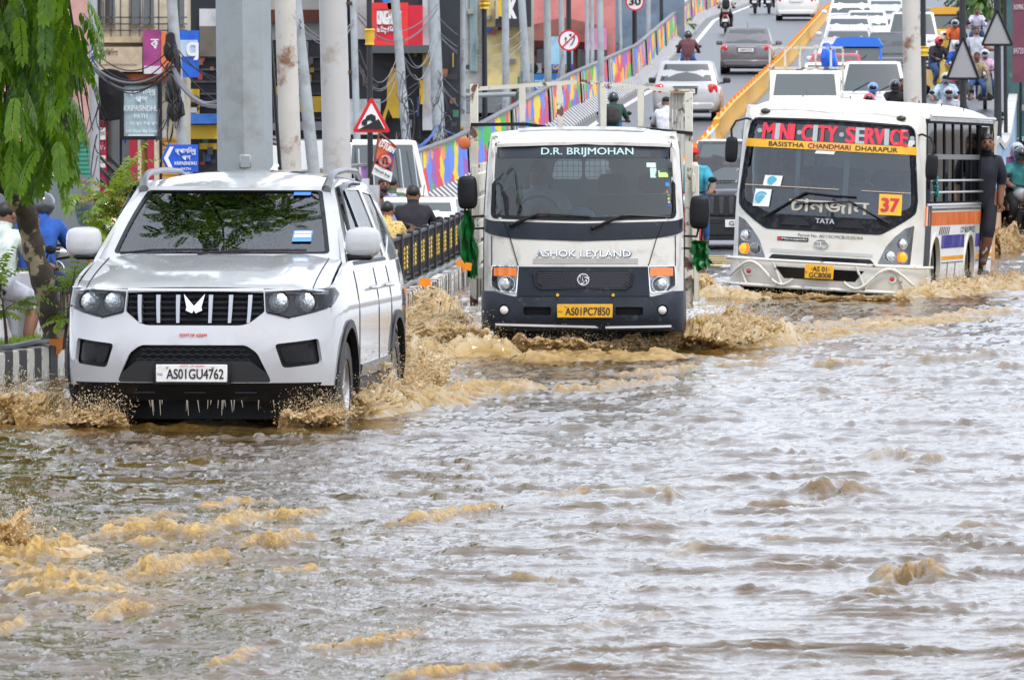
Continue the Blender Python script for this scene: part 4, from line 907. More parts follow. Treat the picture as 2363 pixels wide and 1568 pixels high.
    # dashboard and the things on it, seats, rear wall with a barred window
    y0 = 1.55
    sr = lambda u, v, off=0.: Vector((u, y0-off, v))
    rw = [rpoly([(-.31, 1.70), (-.03, 1.70), (-.03, 1.88), (-.27, 1.88)], .04), rpoly([(.0, 1.70), (.26, 1.70), (.22, 1.88), (.0, 1.88)], .04)]
    back = skin(sr, [(-.88, .6), (.88, .6), (.84, 2.14), (-.84, 2.14)], rw, 0, .02, .2).build('cab_rear_wall', mat('cab_lining', (.42, .44, .44), .7), root)
    B = mb()
    for i in range(12): B.tube([(-.31+.05*i, y0+.03, 1.70), (-.31+.05*i, y0+.03, 1.88)], .004, 4)
    for i in range(4): B.tube([(-.31, y0+.03, 1.72+.05*i), (.26, y0+.03, 1.72+.05*i)], .004, 4)
    B.build('window_grille', m_silver, back, kind='stuff')
    mb().box((0, .85, .62), (1.75, 1.5, .06)).build('cab_floor', m_int, root)
    B = mb(); B.box((0, .48, 1.24), (1.68, .38, .14), .04); B.box((0, .45, .95), (1.6, .25, .55)); B.build('dashboard', mat('grey_dash', (.09, .10, .10), .6), root)
    seat(root, -.42, 1.05, .80); seat(root, .25, 1.05, .80); seat(root, .62, 1.05, .80)
    B = mb(); B.tube([(-.42+.19*math.cos(a), .75+.07*math.sin(a), 1.38+.17*math.sin(a)) for a in np.linspace(0, 2*math.pi, 20, endpoint=False)], .014, 6, closed=True); B.build('steering_wheel', m_blk, root)
    def lump(nm, c, r, col, sd, label, rough=.6):
        rr_ = random.Random(sd); B = mb(); B.ball((0, 0, 0), r, 18, 12); B.v = [tuple(Vector(v)*(1+.16*MN.noise(Vector(v)*18+Vector((sd, 0, 0)))+.1*MN.noise(Vector(v)*40))) for v in B.v]
        o = B.build(nm, mat(nm+'_cloth_%d' % sd, col, rough, vary=.35, vscale=14), None, smooth=60, label=label, cat='cloth' if 'cloth' in nm else 'bag')
        o.location = Vector(root.location)+Matrix.Rotation(R(-1.2), 3, 'Z') @ Vector(c); return o
    lump('folded_cloth', (-.40, .42, 1.395), (.10, .07, .085), (.45, .05, .07), 3, 'red patterned cloth bundle on the truck dashboard')
    lump('plastic_bag', (-.03, .42, 1.385), (.13, .07, .07), (.10, .42, .60), 5, 'blue plastic bag lying on the truck dashboard', .35)
    lump('folded_cloth', (-.68, .50, 1.48), (.09, .06, .16), (.35, .02, .04), 8, 'dark red cloth hanging at the truck windscreen corner')
    def onroot(o, c, r=(0, 0, 0)): o.location = Vector(root.location)+Matrix.Rotation(R(-1.2), 3, 'Z') @ Vector(c); o.rotation_euler = r; return o
    onroot(mb().box((0, 0, 0), (.22, .01, .13)).build('paper_sheet', mat('pale_green_paper', (.55, .66, .45), .7), None, label='pale green paper sheet leaning on the truck dashboard', cat='paper'), (-.245, .45, 1.385), (.35, 0, 0))
    for i, (x, c_) in enumerate([(.20, (.5, .65, .7)), (.28, (.3, .6, .65)), (.36, (.6, .68, .62))]):
        B = mb(); B.lathe([(.002, 0), (.032, 0), (.034, .02), (.034, .10), (.014, .125), (.014, .145), (.002, .146)], (0, 0, 0), 'y', 12)
        onroot(B.build('water_bottle', mat('bottle_%d' % i, c_, .15), None, label=['clear water bottle lying nearest the blue bag on the dashboard', 'middle water bottle of three lying on the truck dashboard', 'water bottle lying nearest the steering wheel on the dashboard'][i], cat='bottle'), (x, .38, 1.355))
    # chassis, wheels, load bed
    B = mb(); B.box((-.35, 3.0, .62), (.09, 5.0, .16)); B.box((.35, 3.0, .62), (.09, 5.0, .16)); B.box((0, .75, .45), (1.3, .14, .14)); B.box((0, .75, .38), (1.2, .5, .3)); B.box((0, 2.2, .45), (1.7, 1.6, .3)); B.build('chassis', m_blk, root)  # rails and axle, plus black boxes added as shade under the cab
    for sg in (-1, 1): wheel(root, (sg*.72, .85, .37), .37, .2, m_silver, 5, sg); wheel(root, (sg*.72, 3.9, .37), .37, .3, m_silver, 5, sg)
    mb().box((0, 3.75, .83), (2.0, 4.1, .10)).build('bed_floor', peel, root)
    for sg in (-1, 1):
        for i in range(4): mb().box((sg*1.0, 3.75, 1.0+i*.22), (.035, 4.1, .17), .006).build('side_board', peel, root)
        for y in (1.75, 3.1, 4.4, 5.75): mb().box((sg*1.025, y, 1.2), (.05, .08, 1.25), .006).build('side_stake', peel, root)
    # head rack
    y = 1.80
    mb().box((-1.03, y, 1.55), (.075, .07, 2.05), .006).build('rack_post', peel, root, label='peeling white corner post with rust')
    mb().box((.955, y, 1.50), (.075, .07, 2.0), .006).build('rack_post', peel, root)
    for i in range(4): mb().box((.79+.034*i, y+.6+.0*i, 2.05), (.030, .03, .95), .004).build('rack_board', peel, root)
    mb().box((.875, y+.3, 2.50), (.17, .66, .02)).build('rack_top_plate', mat('rusty_flat', (.24, .16, .10), .7, vary=.3), root)
    B = mb(); B.tube([(-1.03, y, 2.53), (-.08, y, 2.595)], .026, 4); B.build('rack_rail', peel, root); B = mb(); B.tube([(-.04, y, 2.60), (.97, y, 2.50)], .026, 4); B.build('rack_rail', peel, root)
    for x, zt in ((-.585, 2.55), (-.235, 2.575), (.165, 2.57), (.51, 2.53)): mb().box((x, y, (zt+2.12)/2), (.06, .04, zt-2.12), .005).build('rack_upright', peel, root)
    B = mb(); B.tube([(-1.06, y-.05, 2.20), (-.55, y-.05, 2.205), (-.15, y-.05, 2.145)], .022, 4); B.build('rack_strap', m_blk, root); B = mb(); B.tube([(.30, y-.05, 2.145), (.51, y-.05, 2.165), (.99, y-.05, 2.12)], .022, 4); B.build('rack_strap', m_blk, root)
    mb().lathe([(.002, -.1), (.035, -.1), (.055, -.09), (.06, .1), (.002, .1)], (-1.12, y-.05, 2.03), 'y', 14).build('cloth_roll', mat('orange_roll', (.55, .14, .05), .7, vary=.4, vscale=12), root)
    mb().prism(rpoly([(-1.09, .90), (-1.02, .88), (-1.01, .95), (-1.07, .96)], .01), .30, .36).build('marker_lamp', m_orange, root)
    return root
TRUCK = build_truck()
# ---------------------------------------------------------------- city minibus
def build_bus():
    yaw, roll, pitch = R(11.), R(3.0), R(.5)
    Mx = Matrix.Translation((3.60, 89.4, -.14)) @ Matrix.Rotation(-yaw, 4, 'Z') @ Matrix.Rotation(-pitch, 4, 'X') @ Matrix.Rotation(roll, 4, 'Y')
    root = empty('city_bus', (0, 0, 0), 0, 'white city minibus with red lettered windscreen and route number 37 leaning in the flood', 'bus'); root.matrix_world = Mx
    root.location = Mx.to_translation(); root.rotation_euler = Mx.to_euler(); root.scale = (1.065, 1, 1)
    white = mat('bus_white_paint', (.66, .65, .595), .3, coat=.25, vary=.04, vscale=2, dirt=(.48, .40, .26), dscale=3, damt=.45, dlo=.5, dhi=.75)
    panel = mat('bus_black_panel', (.010, .012, .016), .5, spec=.15, dirt=(.08, .08, .08), dscale=14, damt=.5)
    half = [(0, 0), (.4, .02), (.65, .06), (.82, .12), (.93, .20), (1.01, .32), (1.055, .48), (1.075, .7), (1.08, 1.0), (1.08, 6.7)]
    lean = lambda v: (lerp_tab([(.2, .05), (.30, 0), (.52, 0), (.88, .02), (1.19, .06), (2.19, .27), (2.30, .33), (2.38, .42), (2.44, .56)], v), lerp_tab([(.2, .985), (.5, 1), (1.2, 1), (2.2, .96), (2.44, .92)], v))
    S = Plan(half, lean); ux, uy = S.ux, S.uy; U = S.L[-1]
    wsc = rpoly([(ux(-.985), 1.17), (ux(-.64), .90), (ux(.64), .90), (ux(.985), 1.17), (ux(1.0), 1.30), (ux(.955), 2.13), (ux(.90), 2.19), (0, 2.215), (ux(-.90), 2.19), (ux(-.955), 2.13), (ux(-1.0), 1.30)], [.03, .05, .05, .03, .03, .05, .05, .3, .05, .05, .03])
    lamp = rpoly([(ux(.985), 1.02), (ux(.90), .985), (ux(.80), .885), (ux(.705), .755), (ux(.625), .55), (ux(.965), .56)], .015)
    zt = 2.30
    wins = []
    y0, y1, zb, zm, zu = .62, 5.35, 1.30, 1.84, 2.24
    side_hole = rpoly([(uy(y0), zb), (uy(y1), zb), (uy(y1), zu), (uy(y0), zu)], .06)
    door = [(uy(5.50), .42), (uy(6.25), .42), (uy(6.25), 2.22), (uy(5.50), 2.22)]
    backw = rpoly([(uy(6.33), 1.30), (uy(6.62), 1.30), (uy(6.62), 2.2), (uy(6.33), 2.2)], .04)
    a1 = [(uy(y), z) for y, z in arch_pts(1.45, .42, .48, math.pi, 0)]; a2 = [(uy(y), z) for y, z in arch_pts(4.55, .42, .48, math.pi, 0)]
    hb = [(0, .53), (ux(.9), .53), (uy(.55), .34)]+[(uy(.95), .30)]+a1+[(uy(1.95), .28), (uy(4.05), .28)]+a2+[(uy(5.1), .30), (U, .34), (U, zt), (uy(.7), zt), (ux(.9), 2.33), (0, 2.36)]
    outer = hb+mirror(hb)[1:-1]
    skin(S, outer, [wsc, lamp, mirror(lamp), side_hole, mirror(side_hole), door, backw, mirror(backw)], 0, .03, .13).build('body', white, root, smooth=35)
    # black screen panel below the glass and the glass itself
    skin(S, wsc, [rpoly([(ux(-.95), 1.235), (ux(-.6), 1.075), (ux(.6), 1.075), (ux(.95), 1.235), (ux(.955), 1.32), (ux(.91), 2.12), (0, 2.165), (ux(-.91), 2.12), (ux(-.955), 1.32)], .05)], -.008, .02, .1).build('screen_surround', panel, root)
    skin(S, wsc, (), -.016, .005, .12).build('windscreen', g_bus, root)
    skin(S, inset(wsc, -.008), [inset(wsc, .014)], .006, .02, .12).build('screen_seal', m_blk, root)
    # roof
    SR = lambda x, y, off=0.: Vector((x, y, lerp_tab([(.34, 2.30), (.45, 2.39), (.62, 2.445), (.95, 2.475), (6.7, 2.475)], y)-.16*(abs(x)/1.03)**4-.02*(x/1.03)**2+off))
    skin(SR, rpoly([(-1.0, .52), (-.75, .40), (0, .34), (.75, .40), (1.0, .52), (1.03, .9), (1.03, 6.7), (-1.03, 6.7), (-1.03, .9)], .06), (), 0, .03, .16).build('roof', mat('bus_roof_paint', (.70, .69, .66), .4, vary=.1, vscale=2, dirt=(.25, .24, .22), dscale=4, damt=.6), root, smooth=50)
    B = mb()
    for sg in (-1, 1): B.tube([(sg*1.035, .8, 2.325), (sg*1.04, 6.7, 2.325)], .018, 6)
    B.build('rain_gutter', m_silver, root)
    B = mb()
    for i in (0, 1, 3, 6, 7, 8): B.tube([SR(-.8+.2*i, 1.6+.5*i), SR(-.8+.2*i, 1.6+.5*i, .035)], .007, 5)
    B.build('roof_stud', m_blk, root)
    for sg in (-1, 1):
        c = S(sg*ux(.80), 2.275, .01); B = mb(); B.ball(c, (.055, .03, .035), 12, 8); B.build('roof_lamp', mat('smoked_lens', (.05, .05, .04), .15), root)
    # lettering on the screen
    red = mat('red_screen_letters', (.72, .03, .06), .4); grey = mat('silver_screen_letters', (.40, .46, .47), .4)
    def L(s_, u, w, m_, h=.185, z=2.045): text('windscreen_lettering', s_, w, h, m_, root, lambda a, b_: S(u+a, z+b_, .004), .03)
    for s_, u, w, m_ in [('M', -.72, .15, red), ('I', -.62, .034, grey), ('N', -.53, .11, red), ('I', -.44, .034, red), ('C', -.27, .115, red), ('I', -.175, .034, grey), ('T', -.09, .10, red), ('Y', .02, .11, red),
                         ('S', .235, .10, red), ('E', .345, .09, grey), ('R', .455, .105, red), ('V', .565, .115, red), ('I', .645, .034, grey), ('C', .735, .10, red), ('E', .84, .085, red)]: L(s_, ux(u), w, m_)
    for u in (-.83, -.36, .13, .925):
        mb().lathe([(.002, 0), (.028, 0)], S(ux(u), 2.045, .006), 'y', 14).build('windscreen_dot', grey, root)
    ye = skin(S, [(ux(-.985), 1.85), (ux(.985), 1.85), (ux(.98), 1.945), (ux(-.98), 1.945)], (), .003, .002, .1).build('route_band', m_ply, root)
    skin(S, [(ux(-.26), 1.858), (ux(.25), 1.858), (ux(.25), 1.935), (ux(-.26), 1.935)], (), .0045, .002, .1).build('route_patch', mat('orange_patch', (.82, .36, .10), .5), ye)
    for s_, u, w in [('BASISTHA', -.50, .42), ('CHANDMARI', .0, .49), ('DHARAPUR', .54, .48)]: text('route_name', s_, w, .055, m_ink, ye, lambda a, b_, u=u: S(ux(u)+a, 1.897+b_, .007), .012)
    for (u, v, w, h, c_) in [(-.62, 1.46, .21, .125, (.72, .74, .74)), (-.72, 1.255, .20, .205, (.75, .77, .77)), (.93, 1.985, .12, .075, (.74, .76, .8)), (-.05, 1.825, .22, .035, (.7, .7, .7))]:
        st = skin(S, [(ux(u)-w/2, v-h/2), (ux(u)+w/2, v-h/2), (ux(u)+w/2+.015, v+h/2), (ux(u)-w/2+.015, v+h/2)], (), .004, .001, .3).build('windscreen_sticker', mat('bus_sticker', (.74, .76, .76), .5), root)
        if w > .15 and h > .1: B = mb(); B.lathe([(.05 if h > .15 else .03, 0), (.075 if h > .15 else .055, 0)], S(ux(u)+.005, v, .007), 'y', 20); B.lathe([(.001, 0), (.045, 0)], S(ux(u)+.005, v-.01, .0065), 'y', 16); B.build('sticker_ring', mat('sticker_cyan', (.10, .45, .62), .5), st)
    sq = skin(S, [(ux(.60), 1.13), (ux(.845), 1.13), (ux(.845), 1.375), (ux(.60), 1.375)], (), .004, .002, .2).build('route_number_card', m_ply, root)
    text('route_number', '37', .19, .155, mat('crimson_number', (.52, .01, .04), .5), sq, lambda a, b_: S(ux(.722)+a, 1.253+b_, .008), .03)
    text('windscreen_lettering', 'চানজান', .88, .15, mat('cream_screen_letters', (.46, .43, .35), .5), root, lambda a, b_: S(.05+a, 1.195+b_, .004), .02)
    B = mb(); B.tube([S(ux(x), 1.40, .004) for x in np.linspace(-.93, .15, 12)], .006, 4); B.tube([S(ux(x), 1.40, .004) for x in np.linspace(.4, .93, 8)], .006, 4); B.build('screen_tape', mat('beige_tape', (.6, .5, .36), .6), root)
    # grille badges
    text('maker_lettering', 'TATA', .21, .055, mat('dull_silver', (.42, .43, .44), .35, metal=.5), root, lambda a, b_: S(.02+a, 1.02+b_, .004), .025)
    for sg in (-1, 1):
        v_ = [(sg*.30+x, z) for x, z in ((-.17, .955), (.16, .955), (.13, 1.0), (.06, 1.045), (-.08, 1.045), (-.14, 1.0))]; skin(S, v_, (), .003, .012, .2).build('scuttle_vent', m_blkg, root)
    text('permit_lettering', 'Permit No- AS/1/SC/MCBUS/2019/4', .72, .038, m_ink, root, lambda a, b_: S(.09+a, .842+b_, .003), .004)
    bd = skin(S, rpoly([(-.505, .765), (-.15, .765), (-.15, .812), (-.505, .812)], .015), (), .006, .01, .2).build('coach_badge', m_blkg, root)
    text('coach_badge_lettering', 'Marcopolo', .29, .032, m_whiteink, bd, lambda a, b_: S(-.31+a, .788+b_, .009), .01, shear=.2)
    mb().lathe([(.001, 0), (.02, 0)], S(-.482, .788, .010), 'y', 12).build('badge_dot', m_redlens, bd)
    c = S(0, .745, .012); B = mb(); B.tube([c+Vector((.078*math.cos(a), 0, .047*math.sin(a))) for a in np.linspace(0, 2*math.pi, 28, endpoint=False)], .007, 6, closed=True)
    B.tube([c+Vector((-.055, 0, .022)), c+Vector((-.012, 0, .026)), c+Vector((-.008, 0, -.03))], .006, 5); B.tube([c+Vector((.055, 0, .022)), c+Vector((.012, 0, .026)), c+Vector((.008, 0, -.03))], .006, 5); B.build('emblem', m_chrome, root)
    skin(S, rpoly([(ux(-.55), .60), (ux(.55), .60), (ux(.60), .535), (ux(-.60), .535)], .02), (), .004, .02, .12).build('lower_grille', m_blkg, root)
    skin(S, [(ux(-.57), .665), (ux(.57), .665), (ux(.57), .625), (ux(-.57), .625)], (), .005, .02, .15).build('chrome_strip', mat('dull_strip', (.5, .5, .48), .35, metal=.3), root)
    # lamp clusters
    lg = mat('lamp_housing', (.36, .365, .37), .3, metal=.4)
    for sg in (-1, 1):
        P_ = lamp if sg > 0 else mirror(lamp)
        o = skin(S, P_, (), -.025, .02, .08).build('lamp_cluster', lg, root)
        for u, v, m_, nm in [(.875, .80, m_lens, 'headlight'), (.885, .645, m_amberlit, 'indicator'), (.755, .65, mat('smoked_lens2', (.12, .12, .11), .1, coat=1.) if sg < 0 else m_lens, 'fog_lamp')]: lampset(o, S, sg*ux(u), v, .062, lens=m_, nm=nm, off=-.012, deep=.03)
        skin(S, P_, (), .002, 0, .1).build('lamp_glass', g_clear, o)
    # bumper with pipe guard
    SB = Plan([(x*1.015, y-.06) for x, y in half[:9]], lambda v: (lerp_tab([(.2, .06), (.28, .01), (.5, 0), (.55, .03)], v), 1.)); UB = SB.L[-1]
    mesh_h = [(-.50, .46), (.50, .46), (.40, .325), (-.40, .325)]
    bp = skin(SB, [(-UB, .25), (0, .235), (UB, .25), (UB, .54), (-UB, .54)], [mesh_h], 0, .05, .1).build('bumper', white, root)
    skin(SB, mesh_h, (), -.02, .01, .1).build('bumper_mesh', m_blkg, bp)
    pipe = mat('chipped_white_pipe', (.66, .65, .60), .45, dirt=(.12, .06, .03), dscale=9, damt=.9, dlo=.58, dhi=.63)
    for z, r_ in ((.53, .018), (.225, .022)):
        B = mb(); B.tube([SB(u, z, .05) for u in np.linspace(-UB*.92, UB*.92, 30)], r_, 8); B.build('guard_rail', pipe, bp)
    for sg in (-1, 1):
        B = mb(); pts = []
        for t in np.linspace(0, 1, 26): x = .28+(.98-.28)*t; z = .385+.125*math.cos(math.pi*(t-.16)*1.9+math.pi)*-1 if False else .375+.125*math.cos(math.pi*2*(t-.68)); pts.append(SB(sg*SB.ux(x), z, .055))
        B.tube(pts, .017, 8); B.build('guard_pipe', pipe, bp)
        for (x0, x1) in ((.92, .80), (.52, .40)): B = mb(); B.tube([SB(sg*SB.ux(x0 if sg < 0 else x1), .52, .045), SB(sg*SB.ux(x1 if sg < 0 else x0), .23, .045)], .014, 8); B.build('guard_pipe', pipe, bp)
        o = mb().lathe([(.05, 0), (.05, -.012), (.03, -.014)], SB(sg*SB.ux(.80), .385, .005), 'y', 16).build('bumper_reflector', white, bp); mb().lathe([(.028, -.01), (.001, -.02)], SB(sg*SB.ux(.80), .385, .005), 'y', 14).build('reflector_lens', m_redlens, o)
    plate(root, SB(.01, .425, .085), .32, .165, '', ['·AS 01·', 'GC8008'], m_ply, rows=2, nut=False)
    # wipers and mirrors
    for pts in ([(-.66, 1.03), (-.23, 1.335), (-.2, 1.345)], [(.72, 1.03), (.30, 1.26), (.27, 1.265)]): B = mb(); B.tube([S(ux(x), z, .03) for x, z in pts], .012, 6); B.build('wiper_arm', m_blk, root)
    for pts in ([(-.23, 1.345), (.1, 1.325), (.35, 1.325)], [(-.32, 1.205), (0, 1.235), (.30, 1.265)]): B = mb(); B.tube([S(ux(x), z, .025) for x, z in pts], .010, 5); B.build('wiper_blade', m_blk, root)
    for sg, x, z in ((-1, -1.10, 1.80), (1, 1.15, 1.72)):
        o = mb().box((0, 0, 0), (.15, .09, .31), .03).build('side_mirror', m_blk, root, sub=2); o.location = (x, .25, z)
        B = mb(); B.tube([(0, 0, .12), (sg*.015, 0, .24), (-sg*.03, .03, .34), (-sg*.14, .10, .38), (-sg*.2, .2, .36)], .013, 7); B.build('mirror_arm', m_blk, o)
    # passenger side (right in the picture): pillars, mid rail, glass, grab bars
    for sg in (-1, 1):
        fr_ = mb(); w_ = lambda y, z, off: S(sg*uy(y), z, off)
        n = 6
        for i in range(n+1):
            y = y0+(y1-y0)*i/n; q_ = [(sg*(uy(y)-.035), zb), (sg*(uy(y)+.035), zb), (sg*(uy(y)+.035), zu), (sg*(uy(y)-.035), zu)]
            skin(S, q_ if sg > 0 else q_[::-1], (), -.006, .025, .3).build('window_pillar', mat('dark_window_band', (.016, .017, .02), .8, spec=.05), root)
        q_ = [(sg*uy(y0), zm-.03), (sg*uy(y1), zm-.03), (sg*uy(y1), zm+.03), (sg*uy(y0), zm+.03)]
        skin(S, q_ if sg > 0 else q_[::-1], (), -.003, .028, .4).build('window_rail', mat('grey_rail', (.10, .10, .105), .4), root)
        for i in range(n):
            ya, yb = y0+(y1-y0)*i/n, y0+(y1-y0)*(i+1)/n
            for za, zb_ in ((zb, zm), (zm, zu)):
                if za == zb and (i % 2 == 0) and sg > 0: ya2 = ya+(yb-ya)*.45       # slid open
                else: ya2 = ya
                q_ = [(sg*uy(ya2), za), (sg*uy(yb), za), (sg*uy(yb), zb_), (sg*uy(ya2), zb_)]; skin(S, q_ if sg > 0 else q_[::-1], (), -.018, .004, .5).build('window_pane', g_busside, root)
        q_ = backw if sg > 0 else mirror(backw); skin(S, q_, (), -.015, .005, .3).build('window_pane', g_busside, root)
        for z in (1.42, 1.56): B = mb(); B.tube([w_(y, z, .035) for y in (y0+.1, y1-.05)], .014, 6); B.build('window_bar', m_silver, root)
        B = mb(); B.tube([w_(y, zb-.03, .004) for y in (y0-.02, y1+.02)], .02, 5); B.build('belt_rail', m_silver, root)
        # livery stripes
        for za, zb_, c_, nm in [(1.02, 1.18, (.62, .15, .03), 'rust_stripe'), (.74, .90, (.05, .045, .26), 'navy_stripe'), (.60, .645, (.75, .33, .02), 'amber_stripe'), (1.20, 1.225, (.10, .10, .10), 'grey_stripe'), (.56, .572, (.2, .2, .2), 'grey_stripe')]:
            m_ = mat('livery_'+nm, c_, .7, spec=.1, vary=.15, vscale=3, dirt=(.45, .38, .30), dscale=3, damt=.35, dlo=.5, dhi=.75)
            segs = [(.80, 5.45), (6.3, 6.68)] if za > .88 or za < .5 else [(2.0, 4.0), (5.08, 5.45), (6.3, 6.68)] if za < .60 else [(.80, 5.45), (6.3, 6.68)] if za > .88 else [(1.98, 4.02), (5.08, 5.45), (6.3, 6.68)]
            for ya, yb in segs:
                q_ = [(sg*uy(ya), za), (sg*uy(yb), za), (sg*uy(yb), zb_), (sg*uy(ya), zb_)]; skin(S, q_ if sg > 0 else q_[::-1], (), .004, .003, .4).build(nm, m_, root)
        for i in range(6):
            ya = 1.7+i*.16; q_ = [(sg*uy(ya), .905), (sg*uy(ya+.06), .905), (sg*uy(ya+.18), 1.0), (sg*uy(ya+.12), 1.0)]; skin(S, q_ if sg > 0 else q_[::-1], (), .004, .003, .3).build('livery_slash', m_ink, root)
        text('side_lettering', 'CITY BUS SERVICE', 1.3, .07, m_ink, root, lambda a, b_: S(sg*uy(4.3)+a, .955+b_, .004), .015)
        for y in (1.45, 4.55):
            wheel(root, (sg*.90, y, .42), .42, .26, m_silver, 8, sg, bowl=m_blk)
            ao = [(sg*uy(yy), z) for yy, z in arch_pts(y, .42, .52, math.pi, 0)]; ai = [(sg*uy(yy), z) for yy, z in arch_pts(y, .42, .47, math.pi, 0)]; skin(S, ao+ai[::-1], (), .012, .05, .2).build('arch_trim', white, root)
            mb().lathe([(.49, sg*.55), (.49, sg*1.04)], (0, y, .42), 'x', 20).build('arch_liner', m_blk, root)
        for y in (2.6, 3.3): B = mb(); B.tube([w_(y, z, .003) for z in (.32, .56)], .006, 4); B.build('panel_seam', m_blk, root)
    # front door pillar, dark, with a grab rail
    q_ = [(uy(.60), .32), (uy(.99), .32), (uy(.97), 1.27), (uy(.62), 1.27)]; skin(S, q_, (), .006, .02, .3).build('front_door', panel, root)
    for sg in (-1, 1):
        rg = [(uy(.58), 1.255), (uy(6.66), 1.255), (uy(6.66), 2.285), (uy(.58), 2.285)]; hl = [inset(side_hole, .004), inset(backw, .004)]
        if sg > 0: hl.append([(uy(5.49), 1.26), (uy(6.26), 1.26), (uy(6.26), 2.23), (uy(5.49), 2.23)])
        skin(S, rg if sg > 0 else mirror(rg), hl if sg > 0 else [mirror(x) for x in hl], .005, .012, .3).build('window_surround', mat('dark_window_band', (.016, .017, .02), .8, spec=.05), root)
    skin(S, [(uy(.56), 1.02), (uy(.62), 1.02), (uy(.62), 1.25), (uy(.56), 1.25)], (), .02, .03, .3).build('orange_flag', m_amber, root)
    # tinsel garland at the front corner
    B = mb()
    for i in range(46): t = i/45; B.ball(S(uy(.75+.25*t), 1.74-.38*t, .05+.02*math.sin(i*2.3)), rnd.uniform(.012, .024), 5, 3)
    B.build('tinsel', mat('teal_tinsel', (.05, .35, .35), .2, metal=.6, vary=.9, vscale=40), root)
    # rear
    B = mb(); B.box((0, 6.71, 1.3), (2.14, .05, 2.0)); B.box((0, 6.72, .33), (2.14, .12, .2)); B.build('rear_wall', white, root)
    B = mb(); B.tube([S(uy(5.46), .65, .05), S(uy(5.46), .7, .09), S(uy(5.46), 1.5, .09), S(uy(5.46), 1.56, .04)], .016, 7); B.build('door_grab_rail', m_silver, root)
    mb().box((.98, 5.88, .40), (.28, .74, .05), .01).build('door_step', m_blk, root)
    # inside
    mb().box((0, 3.6, .62), (1.95, 6.0, .06)).build('bus_floor', m_int, root)
    for sg in (-1, 1):
        for y in (2.0, 2.8, 3.6, 4.4): 
            if not (sg > 0 and y > 5): seat(root, sg*.66, y, .68, mat('bus_seat', (.10, .12, .22), .7), 'bus_seat'); seat(root, sg*.32, y, .68, mat('bus_seat', (.10, .12, .22), .7), 'bus_seat')
    B = mb(); B.box((0, .72, 1.0), (1.9, .5, .2), .06); B.box((.0, .95, .8), (.7, .8, .4), .06); B.build('dashboard', m_int, root)
    seat(root, -.55, 1.35, .68, None, 'driver_seat')
    B = mb(); B.tube([(-.55+.23*math.cos(a), 1.0+.1*math.sin(a), 1.22+.16*math.sin(a)) for a in np.linspace(0, 2*math.pi, 20, endpoint=False)], .016, 6, closed=True); B.build('steering_wheel', m_blk, root)
    B = mb(); B.box((0, 1.7, 1.3), (.06, .06, 1.9)); B.box((-.85, 1.7, 1.5), (.06, .06, 1.6)); B.box((-.45, 1.0, 1.6), (.05, .05, 1.2)); B.build('grab_pole', m_silver, root)
    mb().box((.1, 1.72, 1.05), (1.6, .03, .75)).build('partition', mat('partition_blue', (.20, .24, .42), .6, vary=.5, vscale=3, dirt=(.4, .1, .3), dscale=2, damt=.6), root)
    B = mb(); B.box((0, .85, .42), (1.5, .6, .3)); B.box((0, 3.5, .42), (1.4, 5.5, .25)); B.build('chassis', m_blk, root)
    return root, Mx, S
BUS, BUS_M, BUS_S = build_bus()
# ---------------------------------------------------------------- other cars
m_cglass = mat('car_glass', (.045, .06, .06), .06, spec=.9, coat=.6); m_cblack = mat('car_black_trim', (.014, .014, .016), .4)
PAINT = {'white': (.72, .72, .71), 'silver': (.46, .47, .49), 'grey': (.14, .13, .14), 'dark': (.04, .042, .05), 'red': (.42, .03, .05), 'blue': (.03, .14, .62), 'pinksilver': (.44, .40, .42), 'cream': (.70, .68, .60), 'black': (.012, .013, .016), 'pale': (.60, .62, .65), 'brown': (.11, .085, .085)}
def paint(c): return mat('paint_'+c, PAINT[c], .2, coat=.7, vary=.03, vscale=2, dirt=(.35, .32, .28), dscale=4, damt=.25, dlo=.5, dhi=.75)
KIND = {  # length, half width, roof height, belt, hood front z, windscreen base y, top y, rear top y, rear base y, tail top z
 'hatch': (3.9, .84, 1.50, .95, .78, .95, 1.62, 3.35, 3.72, .96), 'sedan': (4.2, .84, 1.48, .94, .76, 1.0, 1.70, 3.05, 3.60, .98), 'suv': (4.4, .90, 1.72, 1.08, .95, 1.15, 1.75, 3.9, 4.28, 1.08),
 'jeep': (4.3, .88, 1.86, 1.10, 1.02, 1.35, 1.70, 4.15, 4.25, 1.10), 'van': (4.6, .86, 2.10, 1.18, .95, .55, 1.05, 4.35, 4.55, 1.18)}
